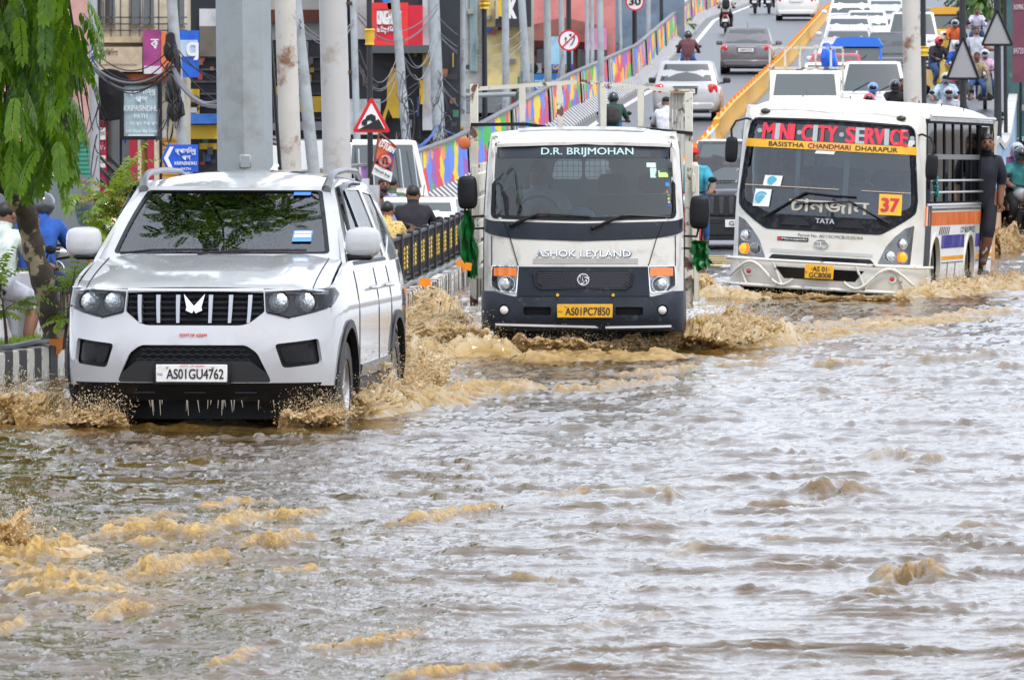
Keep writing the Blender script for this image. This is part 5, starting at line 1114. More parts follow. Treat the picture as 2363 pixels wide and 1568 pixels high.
def car(name, label, kind, col, px, d, yaw=-3.7, rear=False, z=None, roofcol=None, rails=False, dx=None, sc_=1., group='cars on the flyover', plate_txt=None, wipers=False, lamps_on=False, grille='bar', sunvisor=False):
    L, w, zr, zb, zh, y1, y2, y3, y4, zt = KIND[kind]
    X = (px-512)*d/F if dx is None else dx; Z = ramp_z(d) if z is None else z
    a = R(yaw)+(math.pi if rear else 0)
    root = empty(name, (X, d, Z), a, label, 'car', group); root.scale = (sc_, sc_, sc_)
    oy = -L if rear else 0.                       # local origin is the end that faces the camera
    P = paint(col)
    def sec(y, ww, ztop, zbot=.22):
        h = [(0, ztop), (.55*ww, ztop-.008), (.84*ww, ztop-.03), (.95*ww, ztop-.08), (ww, ztop-.20), (ww, zbot+.25), (.97*ww, zbot+.06), (.88*ww, zbot)]
        return [(x, y+oy, z_) for x, z_ in h]+[(-x, y+oy, z_) for x, z_ in h[:0:-1]]
    st = [(0., w*.80, zh-.16), (.05, w*.88, zh-.04), (.16, w*.95, zh+.02), (.45, w*.985, zh+.05), (y1*.75, w, zh+(zb-zh)*.75), (y1, w, zb), ((y1+y4)/2, w*1.0, zb+.02), (y4, w*.99, zt), (L-.12, w*.95, zt-.03), (L-.03, w*.90, zt-.10), (L, w*.84, zt-.22)]
    B = mb(); B.loft([sec(y, ww, z_) for y, ww, z_ in st]); B.build('body', P, root, smooth=45)
    wt = w*.74; wb = w*.93
    rings = []
    for y, z_, ww in [(y1-.03, zb-.04, wb), (y2, zr-.05, wt), ((y2+y3)/2, zr, wt), (y3, zr-.04, wt*.98), (y4+.03, zt-.04, wb*.96)]:
        pass
    zz = [zb-.05, zb+(zr-zb)*.5, zr-.10, zr-.02, zr]; ft = [0, .5, .86, .97, 1.06]
    def ring(f, z_):
        ya, yb = y1+(y2-y1)*min(f, 1.15), y4+(y3-y4)*min(f, 1.15); ww = wb+(wt-wb)*f if f <= 1 else wt*.90
        if f > 1: ww = wt*.86
        n = [(-ww, ya+.05), (-ww*.6, ya), (0, ya-.015), (ww*.6, ya), (ww, ya+.05), (ww*1.01, (ya+yb)/2), (ww, yb-.05), (ww*.6, yb), (0, yb+.01), (-ww*.6, yb), (-ww, yb-.05), (-ww*1.01, (ya+yb)/2)]
        return [(x, y+oy, z_) for x, y in n]
    B = mb(); B.loft([ring(f, z_) for f, z_ in zip(ft, zz)]); B.build('cabin', P if not roofcol else P, root, smooth=50)
    if roofcol: B = mb(); B.loft([ring(.98, zr-.015), ring(1.06, zr+.008)]); B.build('roof', paint(roofcol), root, smooth=50)
    def quad(nm, pts, off, m_):
        p = [Vector((x, y+oy, z_)) for x, y, z_ in pts]; n = (p[1]-p[0]).cross(p[2]-p[0]).normalized()*off
        B = mb(); B.add([v+n for v in p]+[v-n*.2 for v in p], [(0, 1, 2, 3), (7, 6, 5, 4), (0, 4, 5, 1), (1, 5, 6, 2), (2, 6, 7, 3), (3, 7, 4, 0)]); return B.build(nm, m_, root, smooth=0)
    def fz(t): return y1+(y2-y1)*t
    def rz2(t): return y4+(y3-y4)*t
    zt_ = lambda t: zb-.05+(zr-.05-zb)*t
    def strip_glass(nm, front, t0, t1, k0, k1):
        B = mb(); rows = []
        for t in (t0, (t0+t1)/2, t1):
            z_ = zb-.05+(zr-.10-zb+.05)*(t/.86) if t < .86 else zr-.10+.08*(t-.86)/.11
            ww = (wb+(wt-wb)*t)*(k0+(k1-k0)*(t-t0)/(t1-t0)); full = wb+(wt-wb)*t; row = []
            for c_ in (-1, -.75, -.4, 0, .4, .75, 1):
                x = c_*ww; r_ = abs(x)/full; bow = -.015*(1-r_/.6) if r_ < .6 else .05*(r_-.6)/.4
                y = (y1+(y2-y1)*t)+bow-.014 if front else (y4+(y3-y4)*t)-bow+.014
                row.append((x, y+oy, z_+.004))
            rows.append(row)
        B.loft(rows, closed=False); n = len(B.v); B.v += [(x, y+(.012 if front else -.012), z_-.01) for x, y, z_ in B.v]; B.build(nm, m_cglass, root, smooth=60)
    strip_glass('windscreen', True, .10, .90, .92, .88); strip_glass('rear_window', False, .16, .88, .86, .84)
    for sg in (-1, 1):
        for ya, yb in ((.10, .40), (.43, .70), (.73, .93)):
            pt = lambda f, t: (sg*(wb+(wt-wb)*t+.004), (fz(t)+.05)+(rz2(t)-fz(t)-.1)*f, zt_(t))
            q_ = [pt(ya+.03, .14), pt(yb, .14), pt(yb, .88), pt(ya, .88)]; quad('side_window', q_ if sg > 0 else q_[::-1], .012, m_cglass)
        B = mb(); B.box((sg*(w+.10), y1+.45+oy, zb+.07), (.20, .10, .14), .035); B.box((sg*(w-.01), y1+.47+oy, zb+.0), (.12, .05, .04)); B.build('door_mirror', m_cblack if col in ('dark', 'silver', 'red') else P, root)
        for yy in (.78, L-.75): wheel(root, (sg*(w-.12), yy+oy, .31), .31, .20, m_silver, 5, sg)
        if rails: B = mb(); B.tube([(sg*wt*.9, y2+.2+oy, zr-.02), (sg*wt*.9, y2+.35+oy, zr+.06), (sg*wt*.9, y3-.3+oy, zr+.05), (sg*wt*.9, y3-.15+oy, zr-.02)], .02, 6); B.build('roof_rail', m_silver, root)
    F_ = lambda x: .03+.10*(abs(x)/w)**3+oy      # front face
    # front
    if not rear:
        if grille == 'slots':
            g = mb().box((0, .005+oy, zh-.22), (1.15, .05, .34), .02).build('grille', m_cblack, root)
            for i in range(7): mb().box((-.45+.15*i, -.025+oy, zh-.22), (.075, .02, .26), .01).build('grille_slot', mat('slot_grey', (.05, .05, .055), .4), g)
        else:
            g = mb().box((0, .0+oy, zh-.18), (w*1.0, .05, .13), .02).build('grille', m_cblack, root); mb().box((0, -.03+oy, zh-.18), (w*.9, .02, .02)).build('grille_bar', m_chrome, g)
        for sg in (-1, 1):
            B = mb(); B.box((0, 0, 0), (.36, .14, .15), .04, Matrix.Rotation(sg*.45, 3, 'Z')); o = B.build('headlight', mat('car_lamp', (.62, .65, .68), .12, coat=1.), root); o.location = (sg*w*.74, .095+oy, zh-.09)
            if lamps_on: pass
        B = mb(); B.box((0, .02+oy, .36), (w*1.25, .06, .20), .03); B.box((0, .06+oy, .24), (w*1.6, .1, .08), .02); B.build('lower_grille', m_cblack, root)
        pl_y = -.03+oy
    else:
        by = L+oy
        for sg in (-1, 1):
            B = mb(); B.box((0, 0, 0), (.26, .16, .26 if kind != 'sedan' else .2), .05, Matrix.Rotation(-sg*.5, 3, 'Z')); o = B.build('tail_light', m_redlens, root); o.location = (sg*w*.80, by-.10, zt-.17)
        mb().box((0, by-.02, zt-.22), (w*.72, .06, .17), .02).build('plate_recess', P if col != 'silver' else m_cblack, root)
        B = mb(); B.box((0, by-.04, .36), (w*1.7, .16, .22), .05); B.build('rear_bumper', P, root)
        mb().box((0, by-.01, .25), (w*1.4, .14, .10), .03).build('bumper_valance', m_cblack, root)
        mb().box((0, by+.015, zt-.11), (w*.75, .02, .03)).build('tailgate_trim', m_chrome if kind == 'sedan' else m_cblack, root)
        pl_y = by+.02
    sgn = -1 if not rear else 1
    pc = Vector((0, pl_y+sgn*.012, (.46 if not rear else zt-.22)))
    o = mb().box(pc, (.48, .012, .115)).build('number_plate', m_plw, root)
    if plate_txt: text('plate_number', plate_txt, .36, .07, m_ink, o, flat(pc+Vector((0, sgn*.009, 0)), sgn), .01)
    if wipers:
        B = mb()
        for x in (-.5, .15): p0 = Vector((x, fz(.12)+oy-.04, zt_(.1))); p1 = Vector((x+.42, fz(.42)+oy-.05, zt_(.42))); B.tube([p0, p1], .014, 4)
        B.build('wiper', m_cblack, root)
    mb().tube([(0, y3-.3+oy if not rear else y3-.2+oy, zr-.02), (0, y3-.15+oy, zr+.16)], .008, 4).build('aerial', m_cblack, root)
    mb().box((0, L/2+oy, .3), (w*1.7, L*.8, .2)).build('underbody', m_cblack, root)
    mb().box((0, (y1+y3)/2+oy, .24), (w*1.2, L*.5, .1)).build('exhaust_tunnel', m_cblack, root)
    return root
# on the way up
jazz = car('silver_hatchback', 'silver hatchback with red tail lamps driving up the flyover', 'hatch', 'silver', 685.5, 190, rear=True, plate_txt='AS01EK4271')
car('grey_sedan', 'dark grey sedan with chrome boot strip driving up the flyover', 'sedan', 'grey', 746, 237, rear=True, plate_txt='AS01CX')
car('white_suv', 'white SUV nearest the crest of the flyover seen from behind', 'suv', 'white', 796, 325, rear=True)
# the queue coming down
Q = 'queue of cars on the descending lane'
car('white_hatchback', 'white hatchback whose roof shows just above the bus roof', 'hatch', 'white', 803, 165, group=Q)
car('white_hatchback', 'white hatchback behind the pickup with the pipe rack', 'hatch', 'white', 829, 189, group=Q)
car('white_jeep', 'boxy white off-road car with crossed wipers beside the pickup', 'jeep', 'white', 872, 180, group=Q, wipers=True, sc_=.97)
car('red_hatchback', 'dark red roofed hatchback in front of the blue tempo', 'hatch', 'red', 834, 199, group=Q, rails=True)
car('silver_hatchback', 'pale silver hatchback partly hidden by the blue tempo', 'hatch', 'pale', 842, 214, group=Q)
car('silver_suv', 'pinkish silver SUV with roof rails in the queue', 'suv', 'pinksilver', 847, 226, group=Q, rails=True, sc_=.95)
car('silver_suv', 'light grey SUV with roof rails behind the pinkish one', 'suv', 'pale', 848, 245, group=Q, rails=True, sc_=.97)
car('white_hatchback', 'white hatchback beside the yellow median high in the queue', 'hatch', 'white', 866, 266, group=Q)
car('white_suv', 'white SUV at the picture top next to the yellow median', 'suv', 'white', 850, 283, group=Q)
car('dark_grey_suv', 'dark grey SUV with sloping bonnet left of the white rusty pole', 'suv', 'dark', 893, 217, group=Q)
car('white_jeep', 'boxy white off-road car behind the white rusty pole', 'jeep', 'white', 912, 243, group=Q)
car('grey_hatchback', 'grey hatchback cut by the picture top above the off-road car', 'hatch', 'grey', 917, 272, group=Q)
car('silver_hatchback', 'silver hatchback cut by the picture top beside the median', 'hatch', 'silver', 885, 290, group=Q)
car('black_suv', 'black SUV with slotted grille and pale roof between truck and bus', 'suv', 'black', 741, 116, yaw=-2, z=-.02, roofcol='white', grille='slots', plate_txt='GF2800', group='cars at the foot of the flyover')
car('white_hatchback', 'white hatchback on the low road behind the iron fence', 'hatch', 'white', 398, 107, yaw=-6, z=-.58, group='cars on the low side road')
car('black_hatchback', 'black car with wet roof seen left of the white SUV mirror', 'hatch', 'black', 128, 100, yaw=-20, z=-.50, group='cars on the low side road')
car('black_jeep', 'black off-road car behind the blue shirted rider at the left edge', 'jeep', 'dark', 32, 88, yaw=8, z=-.42, rear=True, group='cars on the low side road')
car('red_car', 'red car behind the young neem plant on the left', 'hatch', 'red', 84, 104, yaw=5, z=-.5, rear=True, group='cars on the low side road')
# cream van parked across, seen from behind
def van():
    root = car('cream_van', 'cream minibus van with barred rear window behind the no U-turn banner', 'van', 'cream', 388, 129, yaw=24, rear=True, z=-.45, group='cars on the low side road')
    B = mb()
    for i in range(5): B.tube([(-.55+.27*i, .02, 1.25), (-.50+.25*i, -.1, 1.95)], .012, 4)
    B.build('window_bar', m_silver, root)
van()
# pickup with rack, tarpaulin bundle
def pickup():
    d = 177; root = empty('white_pickup', ((804-512)*d/F, d, ramp_z(d)), R(-3.7), 'white pickup with rusty pipe rack in the descending queue', 'truck'); P = paint('cream'); peel = _M['peeling_white_paint']
    B = mb(); prof = [(0, .35), (.02, .85), (.18, .98), (.75, 1.05), (1.2, 1.62), (1.35, 1.68), (2.0, 1.68), (2.05, .35)]
    B.prism([(y, z) for y, z in prof], -.82, .82, 'x'); B.build('cab', P, root, smooth=30)
    B = mb(); B.add([(-.74, .79, 1.10), (.74, .79, 1.10), (.68, 1.17, 1.60), (-.68, 1.17, 1.60)], [(0, 1, 2, 3)]); B.v = [(x, y-.012, z) for x, y, z in B.v]; B.build('windscreen', m_cglass, root)
    for sg in (-1, 1): mb().box((sg*.62, 0, .78), (.28, .06, .16), .03).build('headlight', _M['car_lamp'], root); wheel(root, (sg*.7, .7, .34), .34, .2, m_silver, 5, sg); wheel(root, (sg*.7, 3.6, .34), .34, .2, m_silver, 5, sg)
    mb().box((0, -.01, .62), (.9, .04, .16), .02).build('grille', m_cblack, root); mb().box((0, 3.3, .75), (1.7, 2.4, .1)).build('bed_floor', P, root)
    for sg in (-1, 1): mb().box((sg*.85, 3.3, .95), (.04, 2.4, .4)).build('bed_side', P, root)
    for x in (-.86, -.5, -.15, .22, .58, .86): B = mb(); B.box((x, 2.12, 1.72 if abs(x) > .8 else 1.98), (.05, .05, 1.0 if abs(x) > .8 else .48)); B.build('rack_upright', peel, root)
    for z in (2.22, 1.74): mb().box((0, 2.12, z), (1.78, .05, .05)).build('rack_rail', peel, root)
    B = mb(); B.ball((0, 0, 0), (.20, .25, .42), 16, 12); B.v = [tuple(Vector(v)*(1+.22*MN.noise(Vector(v)*6))) for v in B.v]
    o = B.build('tarpaulin_bundle', mat('blue_tarp', (.01, .13, .70), .35, vary=.4, vscale=7), None, label='bright blue tarpaulin bundle standing on the pickup bed', cat='bundle'); o.location = Vector(root.location)+Vector((.70, 2.6, 1.92)); o.rotation_euler = (0, -.15, 0)
pickup()
# blue tempo, auto rickshaw: three wheelers
def tempo(name, label, px, d, col, hood, w=.68, h=1.85, four=True):
    root = empty(name, ((px-512)*d/F, d, ramp_z(d)), R(-3.7), label, 'auto rickshaw' if not four else 'truck'); P = mat('tempo_'+name, col, .35, coat=.3); H = mat('tempo_hood_'+name, hood, .5)
    B = mb(); B.loft([[(x*s_, y, z) for x, z in ((-w, zb_), (w, zb_), (w, z1-.1), (w*.85, z1), (-w*.85, z1), (-w, z1-.1))] for s_, y, zb_, z1 in ((.7, 0, .35, .75), (.95, .12, .3, .98), (1, .5, .3, 1.05), (1, 2.5, .3, 1.05))]); B.build('body', P, root)
    B = mb(); B.loft([[(x, y, z) for x, z in ((-w, 1.62*h/1.85), (-w*.8, h-.03), (0, h), (w*.8, h-.03), (w, 1.62*h/1.85), (w*.97, 1.58*h/1.85), (-w*.97, 1.58*h/1.85))] for y in (.32, .7, 2.5)]); B.build('canopy', H, root, smooth=50)
    for sg in (-1, 1): B = mb(); B.tube([(sg*w*.93, .22, 1.0), (sg*w*.90, .40, 1.62*h/1.85)], .04, 6); B.build('front_post', P, root)
    B = mb(); B.add([(-w*.86, .235, 1.04), (w*.86, .235, 1.04), (w*.84, .40, 1.58*h/1.85), (-w*.84, .40, 1.58*h/1.85)], [(0, 1, 2, 3)]); B.build('windscreen', m_cglass, root)
    B = mb(); B.tube([(-.1, .25, 1.06), (.25, .33, 1.35)], .014, 4); B.build('wiper', m_cblack, root)
    for x in ((-.45, .45) if four else (0,)): mb().lathe([(.09, .0), (.09, -.03), (.01, -.05)], (x, .06, .70), 'y', 12).build('headlight', _M['car_lamp'], root)
    for x, y in (((-.5, .6), (.5, .6), (-.5, 2.1), (.5, 2.1)) if four else ((0, .35), (-.55, 2.0), (.55, 2.0))): wheel(root, (x, y, .24), .24, .13, m_silver, 5, 1)
    return root
tempo('blue_tempo', 'bright blue canopied tempo with wiper in the queue', 857, 203, (.02, .13, .60), (.03, .18, .72))
tempo('auto_rickshaw', 'yellow and black auto rickshaw with coloured stickers in the queue', 946, 258, (.70, .38, .02), (.70, .36, .03), .62, 1.75, False)
# ---------------------------------------------------------------- people
def col_m(name, c, rough=.8, **k): return mat('cloth_'+name, c, rough, vary=.3, vscale=9, bump=1., bscale=8, **k)
SKIN = mat('skin', (.22, .10, .055), .55, vary=.08, vscale=10); HAIR = mat('black_hair', (.012, .010, .009), .5); SHOE = mat('dark_shoe', (.02, .018, .016), .6)
BASE = {'pelvis': (0, 0, .93), 'waist': (0, 0, 1.08), 'chest': (0, 0, 1.30), 'neck': (0, .0, 1.46), 'hb': (0, -.015, 1.53), 'head': (0, -.02, 1.62), 'top': (0, -.01, 1.70)}
for s_, n_ in ((-1, 'l'), (1, 'r')):
    BASE.update({'sh'+n_: (s_*.19, 0, 1.40), 'um'+n_: (s_*.225, .01, 1.27), 'el'+n_: (s_*.25, .03, 1.13), 'wr'+n_: (s_*.26, -.04, .90), 'ha'+n_: (s_*.26, -.06, .82),
                 'hi'+n_: (s_*.095, 0, .88), 'kn'+n_: (s_*.10, -.02, .49), 'an'+n_: (s_*.10, .03, .09), 'to'+n_: (s_*.12, -.12, .045)})
RAD = {'pelvis': (.20, .16), 'waist': (.19, .15), 'chest': (.225, .155), 'neck': (.075, .075), 'hb': (.085, .09), 'head': (.108, .125), 'top': (.075, .085), 'sh': (.095, .095), 'um': (.082, .082), 'el': (.062, .062), 'wr': (.042, .042), 'ha': (.048, .030), 'hi': (.125, .125), 'kn': (.088, .088), 'an': (.058, .058), 'to': (.052, .045)}
EDGE = [('pelvis', 'waist', 1), ('waist', 'chest', 1), ('chest', 'neck', 1), ('neck', 'hb', 0), ('hb', 'head', 0), ('head', 'top', 0)]
for n_ in 'lr': EDGE += [('chest', 'sh'+n_, 1), ('sh'+n_, 'um'+n_, 1), ('um'+n_, 'el'+n_, 3), ('el'+n_, 'wr'+n_, 4), ('wr'+n_, 'ha'+n_, 0), ('pelvis', 'hi'+n_, 2), ('hi'+n_, 'kn'+n_, 2), ('kn'+n_, 'an'+n_, 5), ('an'+n_, 'to'+n_, 6)]
def posed(**kw): p = dict(BASE); p.update(kw); return p
def ride(lean=.12, reach=.52, wide=.30, hz=1.02, knee=.70, feet=.34):
    p = posed(pelvis=(0, .10, .84), waist=(0, .08, .98), chest=(0, .08-lean*.55, 1.21), neck=(0, .06-lean*.8, 1.37), hb=(0, .03-lean*.9, 1.44), head=(0, .02-lean, 1.53), top=(0, .02-lean, 1.61))
    for s, n in ((-1, 'l'), (1, 'r')):
        p.update({'sh'+n: (s*.19, .07-lean*.7, 1.31), 'um'+n: (s*.235, .0-lean*.6, 1.20), 'el'+n: (s*.29, -.12, 1.09), 'wr'+n: (s*wide, -reach+.08, hz), 'ha'+n: (s*wide, -reach, hz),
                  'hi'+n: (s*.11, .06, .82), 'kn'+n: (s*.20, -.34, knee), 'an'+n: (s*.20, -.16, feet), 'to'+n: (s*.22, -.32, feet-.04)})
    return p
TMP = bpy.data.scenes.new('tmp')
def person(name, label, loc, rz, pose, shirt, trousers, hair='hair', helmet=None, sleeves='short', legs='long', shoe=None, scale=1., skin_m=None, face=True, beard=False, group=None, pillion=False, extra=None, turn=0.):
    keys = list(pose.keys()); me = bpy.data.meshes.new('pm'); ix = {k: i for i, k in enumerate(keys)}
    me.from_pydata([pose[k] for k in keys], [(ix[a], ix[b_]) for a, b_, _ in EDGE], []); o = bpy.data.objects.new('pm', me); TMP.collection.objects.link(o)
    md = o.modifiers.new('skin', 'SKIN'); md.use_smooth_shade = True
    for k in keys:
        sv = me.skin_vertices[0].data[ix[k]]; r = RAD.get(k) or RAD[k[:-1]]; sv.radius = r; sv.use_root = (k == 'pelvis')
    ms = o.modifiers.new('sub', 'SUBSURF'); ms.levels = 1; ms.render_levels = 1
    vl = TMP.view_layers[0]; vl.update(); ev = o.evaluated_get(vl.depsgraph); out = bpy.data.meshes.new_from_object(ev)
    bpy.data.objects.remove(o); bpy.data.meshes.remove(me)
    sk = skin_m or SKIN
    mats = [sk, shirt, trousers, shirt if sleeves in ('long', 'short') else sk, shirt if sleeves == 'long' else sk, trousers if legs == 'long' else sk, shoe or SHOE, HAIR]
    for m_ in mats: out.materials.append(m_)
    segs = [(Vector(pose[a]), Vector(pose[b_]), t) for a, b_, t in EDGE]
    for p in out.polygons:
        c = p.center; best = 9; bt = 0
        for a, b_, t in segs:
            ab = b_-a; s = clamp((c-a).dot(ab)/max(ab.length_squared, 1e-9)); dd = (c-a-ab*s).length-(.03 if t in (1, 2) else 0)
            if dd < best: best, bt = dd, t
        p.material_index = bt
    # facial features and fingers belong to the same body
    bm = bmesh.new(); bm.from_mesh(out)
    def addb(B, mi):
        vs = [bm.verts.new(v) for v in B.v]
        for f in B.f:
            try: nf = bm.faces.new([vs[i] for i in f]); nf.material_index = mi; nf.smooth = True
            except ValueError: pass
    hd = Vector(pose['head']); Rm = Matrix.Rotation(turn, 3, 'Z')
    if face:
        B = mb(); B.ball(hd+Rm @ Vector((0, -.098, -.012)), (.016, .024, .026), 8, 6)
        for s in (-1, 1): B.ball(hd+Rm @ Vector((s*.088, .01, -.01)), (.014, .026, .034), 8, 6)
        addb(B, 0); B = mb()
        for s in (-1, 1): B.ball(hd+Rm @ Vector((s*.036, -.085, .012)), (.014, .012, .008), 8, 6); B.box(hd+Rm @ Vector((s*.036, -.09, .034)), (.042, .014, .008))
        B.box(hd+Rm @ Vector((0, -.092, -.055)), (.05, .014, .012), .004)
        if beard: B.ball(hd+Rm @ Vector((0, -.045, -.075)), (.066, .056, .042), 10, 8)
        addb(B, 7)
    for n, s in (('l', -1), ('r', 1)):
        w, h = Vector(pose['wr'+n]), Vector(pose['ha'+n]); dr = (h-w).normalized(); sd = dr.cross(Vector((0, .3, 1))); sd = sd.normalized() if sd.length > .1 else Vector((1, 0, 0)); up = sd.cross(dr); B = mb()
        for i, (o_, L) in enumerate(((-.028, .055), (-.010, .066), (.009, .062), (.027, .048))): p0 = h+sd*o_; B.tube([p0-dr*.01, p0+dr*L*.5-up*.006, p0+dr*L*.8-up*.03], [.011, .010, .008], 6)
        B.tube([h-dr*.03+sd*.03*s, h+dr*.0+sd*.052*s-up*.01, h+dr*.03+sd*.05*s-up*.02], [.012, .011, .009], 6); addb(B, 0)
    bm.to_mesh(out); bm.free(); out.shade_smooth()
    b = bpy.data.objects.new(name, out); b.location = loc; b.rotation_euler = (0, 0, rz); b.scale = (scale,)*3; finish(b, None, label, 'person', group)
    tp = hd
    if helmet is not None:
        B = mb(); B.ball(tp+Vector((0, .005, .0)), (.125, .14, .135), 16, 12); B.v = [(x, y, max(z, tp.z-.10)) for x, y, z in B.v]; h = B.build('helmet', mat('helmet_%s' % str(helmet), helmet, .18, coat=.8), b, smooth=60)
        B = mb(); c = tp+Rm @ Vector((0, -.105, .015)); B.ball(c, (.085, .042, .055), 12, 8); B.build('visor', m_blkg, h)
    elif hair == 'hair':
        B = mb(); B.ball(tp+Rm @ Vector((0, .018, .035)), (.092, .105, .095), 14, 10); B.v = [tuple(Vector(v)+Vector((0, 0, .010*MN.noise(Vector(v)*60)))) if (Rm.transposed() @ (Vector(v)-tp)).y > -.055 or v[2] > tp.z+.06 else (v[0], v[1]+.03, max(v[2], tp.z+.05)) for v in B.v]; B.build('hair', HAIR, b, smooth=60)
    elif hair:
        B = mb(); B.ball(tp+Vector((0, .0, .05)), (.098, .115, .075), 14, 8); B.box(tp+Vector((0, -.13, .045)), (.15, .12, .014), .005); B.build('cap', hair, b, smooth=50)
    return b
def moto(name, label, loc, rz, col, scooter=False, group=None, tail=True, plate_=True):
    root = empty(name, loc, rz, label, 'scooter' if scooter else 'motorcycle', group); P = mat('bike_'+str(col), col, .2, coat=.7)
    for y in (-.62, .62):
        r = .22 if scooter else .30
        w = mb().lathe([(r*.62, -.05), (r*.92, -.05), (r, -.02), (r, .02), (r*.92, .05), (r*.62, .05)], (0, y, r), 'x', 20).build('wheel', m_tyre, root); B = mb(); B.lathe([(r*.64, .02), (r*.55, .03), (.03, .04), (.03, -.04), (r*.55, -.03), (r*.64, -.02)], (0, y, r), 'x', 14); B.build('rim', m_silver, w)
        B = mb(); B.tube([(0, y+math.cos(a)*(r+.03), r+math.sin(a)*(r+.03)) for a in np.linspace(.25, 2.6, 8)], .05, 6); B.build('mudguard', P if scooter else m_blk, root)
    B = mb(); B.tube([(0, -.60, .28), (0, -.44, .98)], [.06, .045], 8); B.build('fork', m_silver, root)
    B = mb(); B.tube([(-.36, -.34, 1.02), (-.2, -.42, 1.02), (0, -.44, .99), (.2, -.42, 1.02), (.36, -.34, 1.02)], .016, 6); B.build('handlebar', m_blk, root)
    for s in (-1, 1):
        B = mb(); B.tube([(s*.24, -.40, 1.02), (s*.30, -.40, 1.16)], .008, 5); B.ball((s*.32, -.40, 1.19), (.065, .015, .045), 10, 6); B.build('mirror', m_blk, root)
    if scooter:
        B = mb(); B.loft([[(x, y, z) for x, z in ((-w_, z0), (w_, z0), (w_*.9, (z0+z1)/2), (w_*.6, z1), (-w_*.6, z1), (-w_*.9, (z0+z1)/2))] for y, w_, z0, z1 in ((-.56, .10, .45, .95), (-.48, .20, .35, 1.0), (-.36, .20, .28, .96), (-.30, .17, .22, .35), (.0, .17, .22, .34), (.12, .16, .25, .72), (.5, .17, .35, .76), (.85, .10, .48, .74))]); B.build('body', P, root, smooth=50)
        mb().box((0, .38, .79), (.30, .78, .10), .04).build('seat', m_blk, root, sub=1); fy = -.60
    else:
        B = mb(); B.ball((0, -.12, .83), (.15, .30, .14), 12, 8); B.build('fuel_tank', P, root); mb().box((0, .42, .80), (.26, .72, .10), .04).build('seat', m_blk, root, sub=1)
        B = mb(); B.box((0, -.05, .45), (.26, .42, .36), .05); B.tube([(0, -.4, .85), (0, -.3, .35), (0, .3, .30), (0, .5, .7)], .03, 6); B.build('engine', mat('engine_grey', (.10, .10, .11), .4, metal=.6), root)
        B = mb(); B.loft([[(x, y, z) for x, z in ((-w_, z0), (w_, z0), (w_, z1), (-w_, z1))] for y, w_, z0, z1 in ((.3, .10, .58, .78), (.7, .09, .66, .82), (.95, .05, .74, .84))]); B.build('tail_panel', P, root)
        B = mb(); B.tube([(.14, -.2, .3), (.16, .3, .28), (.17, .85, .36)], [.03, .035, .05], 8); B.build('exhaust', m_silver, root); fy = -.52
    mb().lathe([(.10, .02), (.10, -.02), (.02, -.05)], (0, fy, .88), 'y', 14).build('headlight', m_lens, root)
    B = mb(); B.box((0, .93 if not scooter else .87, .70), (.16, .05, .08), .015); B.build('tail_light', m_redlens, root)
    mb().box((0, .95 if not scooter else .86, .52), (.2, .012, .11)).build('number_plate', m_plw, root)
    return root
def px_x(px, d): return (px-512)*d/F
def rider(tag_, px, d, back, shirt, trousers, label, bl, bikecol, scooter=False, z=None, helmet=None, yaw=-3.7, sleeves='short', legs='long', hair='hair', beard=False, scale=1., pose=None, group=None, bike=True, backpack=None, skin_m=None, turn=0.):
    X = px_x(px, d); Z = ramp_z(d) if z is None else z; rz = R(yaw)+(math.pi if back else 0)
    o = person('person', label, (X, d, Z), rz, pose or ride(), shirt, trousers, hair, helmet, sleeves, legs, scale=scale, beard=beard, group=group, skin_m=skin_m, face=not back or True, turn=turn)
    if bike: moto('scooter' if scooter else 'motorcycle', bl, (X, d, Z), rz, bikecol, scooter)
    if backpack:
        B = mb(); B.box((0, 0, 0), (.32, .18, .42), .07); b = B.build('backpack', backpack[0], None, sub=1, label=backpack[1], cat='backpack'); v = Vector((0, .20, 1.16)); v.rotate(Matrix.Rotation(rz, 3, 'Z')); b.location = Vector((X, d, Z))+v; b.rotation_euler = (0, 0, rz)
    return o
C = lambda n, c: col_m(n, c)
navy, white_c, black_c, maroon, grey_c, jean, khaki = C('navy', (.012, .016, .035)), C('white', (.62, .63, .66)), C('black', (.012, .012, .014)), C('maroon', (.10, .035, .04)), C('grey', (.40, .42, .47)), C('jean', (.03, .07, .18)), C('khaki', (.33, .26, .16))
blue_c, peri, orange_c, pink_c, lav, olive = C('blue', (.01, .07, .32)), C('periwinkle', (.22, .28, .55)), C('orange', (.60, .12, .03)), C('pink', (.60, .38, .52)), C('lavender', (.52, .50, .66)), C('olive', (.10, .11, .07))
kurta = mat('leopard_kurta', (.62, .44, .14), .8, dirt=(.05, .03, .02), dscale=38, damt=.95, dlo=.56, dhi=.58); plaid = mat('plaid_shirt', (.40, .36, .55), .8, dirt=(.06, .10, .35), dscale=22, damt=.8, dlo=.54, dhi=.57); cyan_c = C('cyan', (.05, .34, .45)); jeanb = C('bright_jean', (.02, .12, .40))
# left edge, low road
rider('a', 40, 78, True, blue_c, C('navy_shorts', (.015, .025, .09)), 'rider in royal blue polo shirt and dark helmet, seen from behind at the left', 'motorcycle under the rider in the blue polo shirt', (.25, .02, .02), z=-.34, helmet=(.06, .065, .075), yaw=-14, legs='bare', scale=1.02)
rider('b', 1, 73, True, C('mint', (.52, .60, .55)), C('pale_shorts', (.50, .52, .60)), 'rider in pale shirt cut off by the left picture edge', 'white scooter cut off by the left picture edge', (.62, .62, .64), True, z=-.34, yaw=-25, legs='bare')
rider('c', 78, 92, False, C('offwhite', (.50, .49, .46)), grey_c, 'rider in off-white shirt half hidden behind the white mirror', 'white scooter with round mirror beside the SUV', (.62, .62, .62), True, z=-.42, yaw=25)
